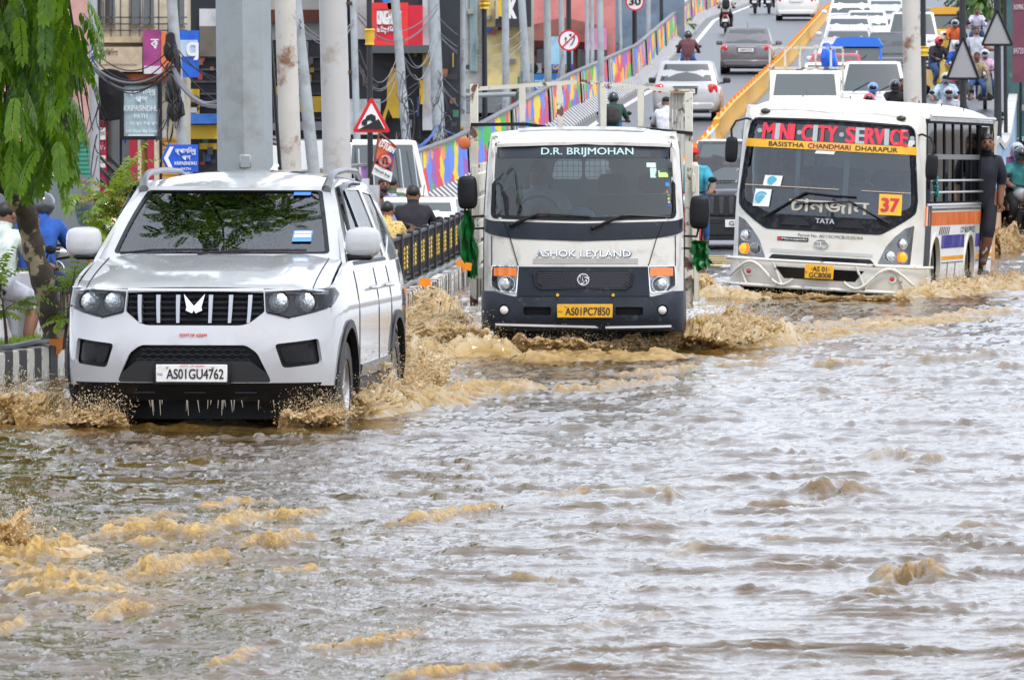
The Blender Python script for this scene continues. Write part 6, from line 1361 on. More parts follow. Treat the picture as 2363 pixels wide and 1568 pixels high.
# behind the SUV
rider('d', 383, 125, False, plaid, jean, 'bearded man in plaid shirt facing the traffic behind the fence', 'motorcycle of the bearded man in plaid', (.03, .03, .03), z=-.60, beard=True, yaw=8, turn=.2)
person('person', 'person with short black hair behind the bearded man', (px_x(392, 128), 128, -.62), math.pi, ride(), C('dull_green', (.05, .10, .05)), jean)
rider('e', 375, 97, True, peri, jean, 'rider in periwinkle shirt and black cap just behind the SUV', 'scooter of the rider in periwinkle shirt', (.05, .05, .06), True, z=-.50, hair=col_m('capblack', (.015, .012, .01)), sleeves='long', yaw=-10)
person('person', 'passenger in yellow leopard print top behind the white SUV', (px_x(386, 95.5), 95.5, -.52), math.pi+R(-10), ride(reach=.3, wide=.2), kurta, black_c, sleeves='short', scale=.94)
blk = rider('f', 413, 100, True, C('black_tee', (.012, .010, .016)), jean, 'man in black T-shirt with brown printed back behind the iron fence', 'motorcycle of the man in the black T-shirt', (.02, .02, .03), z=-.46, yaw=-3, sleeves='long', pose=ride(lean=.06, wide=.42, hz=.92))
B = mb(); B.loft([[(x, .262+.012*math.cos(x*9), z+(.05*math.sin(x*14+1) if z > 1.05 else 0)) for x in np.linspace(-.145, .145, 9)] for z in (.88, .95, 1.02, 1.10)], closed=False); B.build('shirt_print', mat('brown_print', (.20, .13, .07), .8, vary=.4, vscale=8), blk)
# flyover, going up
rider('g', 613, 163, True, C('dark_green', (.012, .06, .04)), jeanb, 'helmeted motorcyclist with backpack riding up beside the painted parapet', 'motorcycle with red tail lamp of the rider with the backpack', (.30, .02, .02), helmet=(.02, .025, .04), backpack=(col_m('pack', (.05, .04, .045)), 'dark backpack on the motorcyclist climbing beside the parapet'))
rider('h', 666, 160, True, white_c, black_c, 'rider in white T-shirt and black cap behind the silver hatchback', 'motorcycle under the rider in the white T-shirt', (.04, .04, .05), hair=black_c, yaw=-6)
rider('i', 688, 222, True, maroon, jeanb, 'motorcyclist in maroon jacket and black helmet ahead of the hatchback', 'motorcycle with red tail of the maroon rider', (.25, .02, .02), helmet=(.02, .022, .03), sleeves='long')
rider('j', 726, 298, True, C('palegrey', (.50, .46, .47)), black_c, 'scooter rider in pale shirt with black backpack near the crest', 'dark scooter with red tail lamp near the crest', (.03, .03, .035), True, helmet=(.03, .03, .03), backpack=(black_c, 'black backpack of the scooter rider near the crest'))
rider('k', 755, 345, True, C('green', (.04, .35, .05)), black_c, 'motorcyclist with green top at the crest beside the parapet', 'leftmost motorcycle at the crest of the flyover', (.05, .02, .02))
rider('l', 769, 345, True, C('dust', (.2, .16, .16)), black_c, 'motorcyclist right beside the white SUV at the crest', 'motorcycle between the green rider and the white SUV', (.05, .05, .05))
# foot of the ramp
rider('m', 693, 107.5, False, cyan_c, jeanb, 'scooter rider with red cap and cyan shirt between truck and black SUV', 'red and white scooter in front of the black SUV', (.50, .03, .05), True, z=-.0, hair=C('redcap', (.62, .02, .02)), yaw=-8)
# descending lane
rider('n', 937, 213, False, black_c, jean, 'rider with red helmet and black jacket beside the white rusty pole', 'yellow and black scooter of the red helmeted rider', (.60, .38, .02), True, helmet=(.60, .02, .05), yaw=30, sleeves='long')
rider('o', 873, 169, False, white_c, jean, 'rider with blue and white helmet just above the bus roof', 'motorcycle hidden behind the bus, blue white helmeted rider', (.03, .03, .04), helmet=(.10, .25, .62))
rider('p', 869, 162, False, grey_c, jean, 'rider with red and black helmet peeking over the bus roof', 'motorcycle hidden behind the bus, red helmeted rider', (.03, .03, .04), helmet=(.45, .02, .04))
rider('q', 895, 171, False, black_c, jean, 'rider with dark visor helmet left of the white rusty pole', 'motorcycle hidden behind the bus left of the pole', (.03, .03, .04), helmet=(.04, .045, .06))
person('person', 'bareheaded passenger left of the white rusty pole above the bus', (px_x(902, 172), 172, ramp_z(172)), R(-3.7), ride(reach=.3), maroon, jean)
rider('r', 946, 176, False, C('sky', (.40, .52, .66)), jean, 'left rider of the pair in silver helmets, light blue shirt', 'motorcycle of the light blue shirted rider in silver helmet', (.03, .03, .04), helmet=(.40, .41, .43))
rider('s', 958, 177, False, olive, jean, 'right rider of the pair in silver helmets, dark scarf', 'motorcycle of the rider with dark scarf and silver helmet', (.03, .03, .04), helmet=(.42, .43, .45))
rider('t', 949, 166, False, grey_c, jean, 'child sized helmet peeking over the bus roof below the pair', 'motorcycle hidden below the pair in silver helmets', (.03, .03, .04), helmet=(.36, .37, .40))
person('person', 'standing man in grey sleeveless sweater and khaki trousers on the flyover', (px_x(976, 212), 212, ramp_z(212)), R(10), posed(elr=(.30, -.12, 1.18), wrr=(.40, -.30, 1.16), har=(.46, -.36, 1.17)), grey_c, khaki, sleeves='none', scale=1.12)
rider('u', 958, 206, False, blue_c, black_c, 'rider in blue jacket with grey helmet beside the standing man', 'red scooter of the rider in the blue jacket', (.60, .03, .06), True, helmet=(.20, .21, .23), sleeves='long')
rider('v', 955, 240, False, orange_c, black_c, 'rider in orange shirt with grey helmet behind the blue jacket', 'white scooter of the rider in orange', (.6, .6, .62), True, helmet=(.25, .26, .28))
rider('w', 960, 258, False, black_c, black_c, 'rider with black helmet near the picture top behind the pole', 'motorcycle of the black helmeted rider near the picture top', (.03, .03, .03), helmet=(.02, .02, .025))
rider('x', 985, 200, False, pink_c, jean, 'girl in pink top with silver helmet right of the standing man', 'grey scooter of the girl in pink', (.3, .31, .33), True, helmet=(.42, .43, .46), scale=.95)
person('person', 'boy with bare head sitting before the standing man', (px_x(977, 199), 199, ramp_z(199)), R(-3.7), ride(reach=.35), khaki, jean, scale=.92)
rider('y', 977, 262, False, lav, jean, 'rider in lavender shirt at the top right of the flyover', 'motorcycle of the rider in lavender', (.05, .05, .05), sleeves='long')
# right edge, side road
rider('z', 1019, 128, False, C('teal', (.03, .18, .18)), black_c, 'dark clothed rider on the side road at the right edge', 'white faired motorcycle at the right edge, nearest the flood', (.5, .5, .52), z=-.12, helmet=(.03, .03, .035), yaw=15)
rider('z2', 1016, 140, False, C('purple', (.12, .04, .12)), jean, 'rider with light helmet behind the one at the right edge', 'motorcycle behind the white faired one at the right edge', (.03, .08, .3), z=-.1, helmet=(.4, .42, .45), yaw=10)
rider('z3', 1021, 152, False, C('crim', (.4, .04, .06)), jean, 'farthest rider on the right side road, red top', 'farthest motorcycle on the right side road', (.03, .03, .03), z=-.05, helmet=(.03, .1, .1), yaw=5)
# conductor hanging from the bus door
def conductor():
    dkn = col_m('dark_navy', (.008, .010, .020))
    p = posed(pelvis=(0, .02, .90), waist=(.01, .0, 1.06), chest=(.03, -.03, 1.28), neck=(.05, -.06, 1.43), hb=(.06, -.075, 1.50), head=(.07, -.09, 1.585), top=(.07, -.09, 1.665),
              shl=(-.15, -.01, 1.38), uml=(-.24, -.06, 1.32), ell=(-.30, -.14, 1.20), wrl=(-.20, -.30, 1.20), hal=(-.16, -.35, 1.21),
              shr=(.21, -.03, 1.36), umr=(.25, -.02, 1.22), elr=(.24, .02, 1.08), wrr=(.23, -.02, .86), har=(.23, -.03, .78),
              hil=(-.08, .02, .85), knl=(-.07, -.06, .47), anl=(-.10, .05, .10), tol=(-.10, -.10, .045), hir=(.10, .02, .86), knr=(.10, -.12, .50), anr=(.02, .02, .16), tor=(.02, -.12, .09))
    base = BUS_M @ Matrix.Diagonal((1.065, 1, 1, 1)) @ Vector((1.12, 5.55, .43))
    o = person('person', 'man in dark navy clothes hanging from the rear door of the bus', base, R(-10), p, dkn, dkn, legs='bare', shoe=mat('sandal', (.06, .04, .03), .7), beard=True, sleeves='short', turn=.25)
    ph = mb().box((0, 0, 0), (.075, .012, .15), .005).build('mobile_phone', m_blkg, None, label='dark mobile phone held up at the bus door', cat='phone'); ph.location = base+Vector((-.26, -.42, 1.30))
conductor()

def inside(root, c, label, shirt, **kw):
    M_ = Matrix.Translation(root.location) @ root.rotation_euler.to_matrix().to_4x4(); person('person', label, M_ @ Vector(c), root.rotation_euler.z, ride(lean=.0, reach=.46, wide=.17, hz=1.12), shirt, jean, sleeves='short', **kw)
inside(SUV, (-.38, 2.32, .06), 'driver of the white SUV behind the reflecting windscreen', white_c); inside(SUV, (.38, 2.36, .06), 'front passenger of the white SUV in a dark shirt', maroon)
inside(TRUCK, (-.42, 1.0, .22), 'driver of the light truck in a grey shirt', grey_c); inside(BUS, (-.58, 1.32, .14), 'driver of the city bus in a khaki shirt', khaki)
bpy.data.scenes.remove(TMP)
# ---------------------------------------------------------------- shop fronts behind the low road
b = mb(); b.add([(-60, 129, -.35), (-1.5, 129, -.35), (6, 330, -.35), (-60, 330, -.35)], [(0, 1, 2, 3)]); b.build('pavement', mat('pavement', (.16, .15, .14), .6, vary=.3, vscale=1), kind='structure', smooth=0)
def px_box(name, x0, y0, x1, y1, d, dep, m, parent=None, **kw):       # a box whose front, d metres away, covers that patch of the 2363 wide view
    a, c = q(x0, y1, d), q(x1, y0, d); cen = Vector(((a.x+c.x)/2, d+dep/2, (a.z+c.z)/2)); off = parent.location if parent else Vector((0, 0, 0))
    return mb().box(cen-off, (abs(c.x-a.x), dep, abs(c.z-a.z))).build(name, m, parent, smooth=0, **kw)
def px_text(name, s, x0, y0, x1, y1, d, m, parent, bold=.012, rot=0., **kw):
    a, c = q(x0, y1, d), q(x1, y0, d); cen = (a+c)/2-parent.location; cr, sr_ = math.cos(rot), math.sin(rot)
    return text(name, s, abs(c.x-a.x), abs(c.z-a.z), m, parent, lambda u, v: cen+Vector((u*cr-v*sr_, 0, u*sr_+v*cr)), bold, **kw)
def bmat(n, c, r=.75, **k): k.setdefault('vary', .12); k.setdefault('vscale', 1.5); k.setdefault('dirt', tuple(x*.45 for x in c)); k.setdefault('damt', .55); k.setdefault('dscale', 1.4); return mat('wall_'+n, c, r, **k)
def building(label, x0, x1, d, h, m, dep=1.6, ytop=None):
    a, c = q(x0, 500, d), q(x1, 500, d); root = empty('shop_building', ((a.x+c.x)/2, d, -.35), 0, label, 'building', None)
    mb().box((0, dep/2+.02, h/2), (c.x-a.x, dep, h)).build('wall', m, root, smooth=0); mb().box((0, dep/2+.02, h+.1), (c.x-a.x+.3, dep+.3, .2)).build('roof', m_conc, root, smooth=0); return root
def window(root, x0, y0, x1, y1, d, fm=None, gm=None):
    w = px_box('window', x0, y0, x1, y1, d-.06, .10, fm or m_conc, root); k = (x1-x0)*.1; px_box('pane', x0+k, y0+k, x1-k, y1-k, d-.08, .03, gm or m_cglass, w) if False else None
    o = px_box('pane', x0+k, y0+k, x1-k, y1-k, d-.085, .03, gm or m_cglass, root); o.parent = w; o.location = (0, 0, 0)
    # pane vertices were made relative to the building, and the window sits at its origin
    return w
def shutter(root, x0, y0, x1, y1, d, m):
    o = px_box('shutter', x0, y0, x1, y1, d-.03, .04, m, root); a, c = q(x0, y1, d), q(x1, y0, d); z = a.z+.03
    B = mb()
    while z < c.z: B.box(Vector(((a.x+c.x)/2, d-.045, z))-root.location, (c.x-a.x, .02, .045)); z += .085
    B.build('shutter_rib', m, o, smooth=0); return o
def px_frame(name, x0, y0, x1, y1, d, w, m, parent):
    B = mb(); a, c = q(x0, y1, d)-parent.location, q(x1, y0, d)-parent.location
    for p0, p1 in (((a.x, a.z), (c.x, a.z)), ((a.x, c.z), (c.x, c.z)), ((a.x, a.z), (a.x, c.z)), ((c.x, a.z), (c.x, c.z))): hz_ = abs(p1[0]-p0[0]) > .001; B.box(((p0[0]+p1[0])/2, a.y, (p0[1]+p1[1])/2), (abs(p1[0]-p0[0])+w if hz_ else w*.94, .06 if hz_ else .05, abs(p1[1]-p0[1])+(w if hz_ else -w)))
    return B.build(name, m, parent, smooth=0)
pinkw, cream, darkw = bmat('pink', (.52, .30, .26)), bmat('cream', (.62, .56, .42)), bmat('dark', (.02, .024, .032), .4)
m_grs = bmat('shutter_green', (.05, .28, .20), .5); m_gys = bmat('shutter_grey', (.30, .29, .27), .5); m_yls = bmat('shutter_amber', (.62, .33, .04), .5); m_redw = bmat('red', (.40, .02, .05), .5); m_orw = bmat('orange', (.65, .15, .04), .6); m_yel2 = bmat('yellow', (.72, .45, .03), .5)
# 1 pink shop at the far left
d = 148.; r = building('pink shop with grey roller shutters behind the hanging leaves', -60, 208, d, 6.5, pinkw)
shutter(r, -20, 395, 40, 560, d, m_gys); shutter(r, 52, 395, 108, 560, d, m_gys); shutter(r, 150, 320, 208, 440, d, m_grs); px_box('awning', -30, 300, 150, 335, d-.5, .5, bmat('pinkdark', (.34, .18, .15)), r)
px_box('sign_panel', 10, 40, 120, 130, d-.1, .1, bmat('teal', (.05, .3, .35)), r)
# 2 cream building with balcony and boards
d = 152.; r = building('cream building with balcony railings, long signboard and red shopfront', 186, 432, d, 12., cream)
for x in (208, 240, 300, 330, 400): window(r, x, -10, x+28, 60, d, bmat('framewhite', (.62, .62, .6)))
px_box('slab', 186, 84, 432, 98, d-.35, .35, bmat('slab', (.5, .42, .28)), r)
B = mb()
for x in np.arange(190, 432, 22): p = q(x, 84, d-.3)-r.location; B.box(p+Vector((0, 0, .5)), (.03, .03, 1.0))
for y in (40, 55, 70): a, c = q(188, y, d-.3)-r.location, q(432, y, d-.3)-r.location; B.box((a+c)/2, (c.x-a.x, .03, .03))
B.build('balcony_rail', bmat('rail', (.12, .12, .12)), r, smooth=0)
sb = px_box('signboard', 188, 108, 328, 165, d-.5, .15, bmat('beigesign', (.60, .50, .36)), r); px_text('sign_lettering', 'Govt. Ayurvedic Medical & Panchakarma Clinic', 216, 146, 316, 153, d-.51, m_ink, r, 0.); px_text('sign_lettering', 'চিকিৎসা', 240, 112, 272, 128, d-.51, m_ink, r, 0.)
px_box('sign_panel', 330, 69, 372, 152, d-.5, .15, bmat('purple', (.36, .06, .24)), r); px_box('sign_panel', 372, 74, 398, 172, d-.52, .15, bmat('orangesign', (.72, .20, .06)), r); px_box('sign_panel', 332, 152, 373, 170, d-.53, .15, bmat('whitesign', (.62, .60, .64)), r)
px_text('sign_lettering', 'ক', 348, 90, 366, 112, d-.51, m_whiteink, r)
bs = px_box('sign_panel', 410, 70, 458, 178, d-.7, .2, bmat('bluesign', (.01, .12, .62), .4), r); px_box('sign_band', 410, 92, 456, 130, d-.72, .05, bmat('paleblue', (.45, .58, .75)), r); px_text('sign_lettering', 'CJ', 432, 98, 456, 138, d-.74, m_whiteink, r, .03)
px_box('fascia', 186, 158, 420, 182, d-.35, .3, bmat('maroonfascia', (.10, .02, .03)), r); px_box('fascia', 290, 170, 400, 186, d-.4, .1, bmat('rusty', (.35, .10, .03)), r)
ac = px_box('air_conditioner', 232, 185, 270, 255, d-.6, .4, bmat('acwhite', (.60, .59, .54)), r); c = q(252, 218, d-.62)-r.location; mb().lathe([(.52, 0), (.5, -.03), (.1, -.03), (.001, -.05)], c, 'y', 20).build('fan_grille', m_blk, ac)
px_box('shop_glass', 248, 255, 300, 520, d-.1, .1, m_cglass, r)
for x0, x1, m_ in ((298, 318, m_redw), (318, 326, cream), (340, 356, m_redw), (356, 366, cream), (183, 200, m_orw), (232, 246, m_redw)): px_box('pillar', x0, 250, x1, 560, d-.3, .3, m_, r)
px_box('shop_interior', 326, 320, 340, 560, d-.15, .1, bmat('amberglow', (.35, .22, .05)), r); shutter(r, 366, 318, 412, 560, d, m_yls)
B = mb()
for k in range(3): B.tube([q(200, 330+k*26, d-1.4)-r.location, q(300, 430+k*26, d-1.4)-r.location], .035, 6)
for x in (222, 252, 284): B.tube([q(x, 350+(x-200), d-1.4)-r.location, q(x, 420+(x-200), d-1.4)-r.location], .03, 6)
B.build('stair_rail', m_iron, r)
for i, t in enumerate(('YTD', 'SUNG', 'LG', 'DSH')): o = px_box('stack_sign', 231, 262+i*32, 243, 290+i*32, d-.55, .1, m_plw if i % 2 else m_redw, r); px_text('sign_lettering', t, 232, 270+i*32, 242, 280+i*32, d-.56, m_ink if i % 2 else m_whiteink, r, 0.)
# grey street name board on posts
st = empty('street_name_board', q(325, 400, 112), 0, 'grey street name board reading KRIPASINDHU PATH on two posts', 'sign')
px_box('board', 282, 192, 368, 318, 112, .06, bmat('boardgrey', (.33, .44, .48), .5), st); px_frame('board_frame', 282, 192, 368, 318, 111.98, .055, m_blk, st)
wl = bmat('paleink', (.66, .72, .74))
px_text('board_lettering', 'কৃপাসিন্ধু', 292, 202, 360, 220, 111.97, wl, st, .01); px_text('board_lettering', 'পথ', 312, 222, 340, 236, 111.97, wl, st, .01); px_text('board_lettering', 'KRIPASINDHU', 286, 243, 366, 256, 111.97, wl, st, .01); px_text('board_lettering', 'PATH', 310, 262, 340, 273, 111.97, wl, st, .01)
px_text('board_lettering', '৫ নং পূব উপ পথ', 290, 278, 364, 291, 111.97, wl, st, .0); px_text('board_lettering', '5th East By Lane', 290, 298, 364, 307, 111.97, wl, st, .008); px_box('board_arrow', 296, 310, 356, 313, 111.965, .01, wl, st)
for x in (279, 371): px_box('post', x-3, 190, x+3, 560, 112.1, .08, m_blk, st)
# blue direction sign
bl = empty('direction_sign', q(415, 400, 86), 0, 'blue arrow shaped sign reading KRIPASINDHU PATH above the SUV roof', 'sign')
def px_prism(name, pts, d, dep, m, parent): 
    P_ = [q(x, y, d)-parent.location for x, y in pts]; B = mb(); B.prism([(p.x, p.z) for p in P_], P_[0].y, P_[0].y+dep); return B.build(name, m, parent, smooth=0)
px_prism('sign_plate', [(373, 364), (386, 333), (457, 333), (457, 396), (386, 396)], 86, .03, bmat('signblue', (.01, .10, .62), .35, damt=.1), bl)
px_prism('sign_arrow', [(378, 364), (392, 338), (401, 338), (388, 364), (401, 392), (392, 392)], 85.985, .01, m_whiteink, bl)
px_text('sign_lettering', 'কৃপাসিন্ধু', 404, 339, 453, 357, 85.98, m_whiteink, bl, .01); px_text('sign_lettering', 'পথ', 420, 358, 440, 369, 85.98, m_whiteink, bl, .01); px_text('sign_lettering', 'KRIPASINDHU', 403, 372, 454, 380, 85.98, m_whiteink, bl, .012); px_text('sign_lettering', 'PATH', 418, 386, 440, 392, 85.98, m_whiteink, bl, .012)
px_box('post', 438, 333, 444, 560, 86.1, .06, m_silver, bl)
# 3 dark building behind the pylon
d = 160.; r = building('dark glass building with yellow band behind the big pylon', 420, 830, d, 13., darkw)
px_box('upper_wall', 570, -60, 740, 28, d-.1, .1, bmat('offwhite', (.55, .54, .50)), r); px_box('rust_beam', 560, 22, 800, 50, d-.4, .4, bmat('rustbeam', (.17, .05, .03)), r); px_box('upper_wall', 460, 20, 500, 60, d-.15, .1, bmat('white2', (.6, .6, .62)), r)
px_box('concrete_band', 460, 60, 500, 130, d-.2, .2, bmat('stainband', (.16, .14, .11)), r)
for x in (575, 655, 685): window(r, x, 95, x+26, 145, d, bmat('framewhite', (.62, .62, .6)))
px_box('pale_wall', 560, 50, 740, 92, d-.12, .1, bmat('palewall', (.44, .44, .42)), r)
for x0, y0, x1, y1 in ((425, 205, 460, 268), (650, 222, 760, 258), (545, 228, 572, 262), (460, 330, 500, 344), (575, 285, 582, 295)): px_box('yellow_panel', x0, y0, x1, y1, d-.2, .15, m_yel2, r)
for i in range(7): px_box('shop_ledge', 430, 130+i*28, 800, 134+i*28, d-.15, .15, bmat('ledge', (.09, .09, .10)), r)
px_box('blue_awning', 430, 262, 505, 285, d-1.5, 1.3, bmat('awnblue', (.04, .16, .55), .5), r); px_box('yellow_cloth', 440, 288, 505, 320, d-1.2, .1, m_yel2, r)
px_box('pale_shop', 560, 280, 760, 300, d-.3, .2, bmat('pipe', (.35, .36, .38)), r)
B = mb(); B.tube([q(446+12*math.cos(a), 232+9*math.sin(a), d-.22)-r.location for a in np.linspace(0, 6.2, 16)], .05, 5, closed=True); B.tube([q(434, 246, d-.22)-r.location, q(446, 262, d-.22)-r.location, q(456, 246, d-.22)-r.location], .05, 5); B.build('panel_drawing', m_blk, r)
# 4 red beer hoarding building
d = 156.; r = building('dark shop building with red beer hoarding and yellow figure panel', 822, 1062, d, 13., darkw)
rb = px_box('hoarding', 861, 12, 975, 104, d-1.2, 1.1, bmat('hoardred', (.55, .01, .03), .4, damt=.15), r); px_frame('hoarding_frame', 862, 14, 934, 102, d-1.22, .14, bmat('brightred', (.75, .03, .03), .4, damt=.1), r)
px_box('hoarding_base', 850, 104, 1000, 122, d-1.6, 1.5, bmat('slate', (.08, .09, .10)), r)
px_text('hoarding_lettering', 'KINGFISHER', 868, 24, 932, 56, d-1.23, m_whiteink, r, .03); px_text('hoarding_lettering', 'The King of Good Times', 866, 60, 934, 78, d-1.23, m_whiteink, r, .01)
px_prism('hoarding_bird', [(880, -6), (896, -14), (904, 10), (900, 28), (890, 18)], d-1.24, .02, bmat('birdblue', (.02, .22, .62), .4), r); px_prism('hoarding_bird_breast', [(893, 10), (903, 0), (907, 24), (899, 31)], d-1.25, .02, bmat('birdorange', (.75, .25, .08), .4), r)
px_box('white_column', 975, -20, 1000, 300, d-.5, .5, bmat('colwhite', (.48, .50, .52)), r); px_box('white_wall', 800, 228, 878, 310, d-.8, .1, bmat('panelwhite', (.58, .60, .60)), r)
px_prism('yellow_figure', [(903, 156), (930, 156), (928, 200), (920, 240), (932, 272), (906, 272), (896, 250), (884, 292), (876, 288), (893, 238), (893, 190)], d-.7, .1, m_yel2, r); px_box('yellow_panel', 975, 125, 992, 150, d-.6, .1, m_yel2, r); px_box('yellow_panel', 968, 185, 978, 240, d-.75, .1, m_yel2, r)
px_box('pink_strip', 1000, 165, 1006, 255, d-1.2, .1, bmat('magenta', (.70, .10, .40)), r); px_box('upper_wall', 815, -50, 862, 90, d-.5, .4, bmat('upperpale', (.42, .43, .44)), r)
# 5 tall grey and yellow building
d = 186.; r = building('tall pale building with glass strips, yellow board and black boards', 990, 1232, d, 14., bmat('palegrey', (.42, .42, .40)))
for x in (1005, 1030, 1062, 1085): window(r, x, -40, x+16, 165, d, bmat('framewhite', (.62, .62, .6)), mat('pale_glass', (.22, .34, .36), .1, spec=.8))
px_box('yellow_wall', 1120, -40, 1200, 205, d-.3, .3, bmat('yellowwall', (.62, .50, .22)), r); o = px_box('black_board', 1143, -10, 1226, 62, d-.9, .4, bmat('boardblack', (.03, .03, .035), .4), r); px_text('board_lettering', 'NIK', 1146, 0, 1190, 42, d-.91, m_whiteink, r, .03)
px_box('tin_awning', 1040, 205, 1180, 260, d-2.2, 2., bmat('tin', (.17, .19, .20), .5), r); px_box('dark_shop', 1020, 255, 1220, 560, d-.5, .5, bmat('darkshop', (.025, .025, .03)), r); o = px_box('black_board', 985, 240, 1020, 340, d-1.2, .3, bmat('boardblack', (.03, .03, .035), .4), r)
px_text('board_lettering', 'TICS', 992, 296, 1012, 306, d-1.22, m_whiteink, r, .01); px_box('yellow_board', 1148, -10, 1165, 38, d-1.0, .1, m_yel2, r)
for x, m_ in ((1100, m_redw), (1128, m_gys), (1158, m_yel2), (1188, m_grs)): px_box('hanging_goods', x, 300, x+14, 380, d-1., .3, m_, r)
# 6 pink building and blue hoardings
d = 226.; r = building('salmon pink building with rusty tin roof, air conditioner and blue hoarding', 1206, 1420, d, 11., bmat('salmon', (.58, .22, .20)))
px_prism('tin_roof', [(1200, 92), (1216, 60), (1300, 40), (1392, 60), (1400, 98)], d-1.5, 1.4, bmat('rusttin', (.25, .09, .07)), r)
for x in (1236, 1330, 1372): window(r, x, 110, x+28, 160, d, bmat('framewood', (.2, .12, .08)))
ac = px_box('air_conditioner', 1213, 146, 1250, 168, d-.6, .5, bmat('acwhite', (.60, .59, .54)), r); c = q(1226, 158, d-.62)-r.location; mb().lathe([(.2, 0), (.18, -.02), (.01, -.03)], c, 'y', 14).build('fan_grille', m_blk, ac)
hb_ = px_box('blue_hoarding', 1212, 170, 1320, 225, d-2.5, .2, bmat('hoardblue', (.02, .17, .45), .5), r); px_box('red_hoarding', 1320, 172, 1345, 225, d-2.5, .2, m_redw, r); px_text('hoarding_lettering', 'বাজাৰ', 1235, 182, 1310, 214, d-2.52, bmat('palepaint', (.4, .52, .55)), r, .02)
gs = px_box('ad_board', 1272, 84, 1322, 162, d-2.0, .15, bmat('adcyan', (.30, .55, .66), .5), r); px_box('ad_stripe', 1272, 148, 1322, 163, d-2.02, .05, bmat('adblue', (.02, .10, .45)), r); px_text('ad_lettering', 'GOLD', 1276, 149, 1316, 160, d-2.05, m_yel2, r, .02)
px_box('pink_shop', 1350, 65, 1400, 115, d-2.8, .4, bmat('pinkshop', (.62, .22, .42)), r)
# 7 blue grey sheds and pale tower far behind
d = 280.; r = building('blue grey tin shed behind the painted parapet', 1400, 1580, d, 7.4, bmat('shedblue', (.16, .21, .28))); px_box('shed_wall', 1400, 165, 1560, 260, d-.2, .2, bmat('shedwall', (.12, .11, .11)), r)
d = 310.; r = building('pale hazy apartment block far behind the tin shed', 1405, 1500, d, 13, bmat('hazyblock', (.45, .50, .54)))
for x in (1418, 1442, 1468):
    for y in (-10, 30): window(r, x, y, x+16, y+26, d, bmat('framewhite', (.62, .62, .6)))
d = 150.; r = empty('hoarding_board', q(2385, 150, d), 0, 'maroon hoarding board at the top right picture edge', 'sign'); px_box('board', 2337, -90, 2440, 190, d, .12, bmat('maroonwall', (.16, .05, .08)), r); px_box('leg', 2352, 190, 2358, 560, d+.02, .08, m_blk, r); px_box('leg', 2420, 190, 2426, 560, d+.02, .08, m_blk, r); px_text('board_lettering', 'SHOPPING', 2339, 10, 2362, 22, d-.02, bmat('palepink', (.5, .4, .45)), r, .01); px_text('board_lettering', '84720', 2339, 110, 2362, 124, d-.02, bmat('palepink', (.5, .4, .45)), r, .01)
d = 175.; r = building('teal shuttered shop row behind the right side road', 2325, 2800, d, 6., bmat('tealrow', (.05, .12, .12)), dep=.5)
for x in (2335, 2352): px_box('shop_board', x, 330, x+12, 400, d-.1, .1, m_redw if x < 2340 else m_grs, r)

# boards, windows, pipes and goods that crowd the fronts
CLUT = [bmat('c%d' % i, c_, .5) for i, c_ in enumerate([(.32, .04, .04), (.44, .43, .41), (.04, .10, .30), (.45, .30, .05), (.05, .19, .11), (.03, .03, .035), (.28, .12, .06), (.24, .27, .28), (.10, .11, .12), (.05, .045, .04), (.34, .32, .29), (.16, .17, .18)])]
def clutter(r, x0, x1, y0, y1, d, n, seed, smax=24):
    q_ = random.Random(seed)
    for k in range(n):
        x, y = q_.uniform(x0, x1-8), q_.uniform(y0, y1-6); w_, h_ = q_.uniform(6, smax), q_.uniform(5, 20)
        if q_.random() < .3: w_, h_ = q_.uniform(3, 6), q_.uniform(20, 60)
        px_box(('shop_board', 'shop_board', 'drain_pipe')[0 if w_ > 6 else 2], x, y, min(x+w_, x1), min(y+h_, y1), d-.15-.05*k/n*8, .1, q_.choice(CLUT), r)
for o in list(COL.objects):
    if o.name.startswith('shop_building'):
        L_ = o['label']
        if 'cream building' in L_: clutter(o, 205, 425, 182, 330, 152, 22, 1, 18)
        elif 'pink shop' in L_: clutter(o, 0, 205, 20, 330, 148, 30, 2)
        elif 'dark glass' in L_: clutter(o, 432, 500, 130, 380, 160, 16, 3, 20); clutter(o, 570, 800, 95, 400, 160, 46, 4)
        elif 'red beer' in L_: clutter(o, 825, 1058, 120, 420, 156, 46, 5)
        elif 'tall pale' in L_: clutter(o, 1000, 1228, 60, 420, 186, 60, 6); clutter(o, 1000, 1228, -20, 70, 186, 16, 16)
        elif 'salmon' in L_: clutter(o, 1210, 1415, 60, 260, 226, 44, 7, 18)
        elif 'blue grey tin' in L_: clutter(o, 1405, 1570, 90, 230, 280, 26, 8, 16)
        elif 'teal' in L_: clutter(o, 2330, 2790, 120, 560, 175, 60, 9, 30)
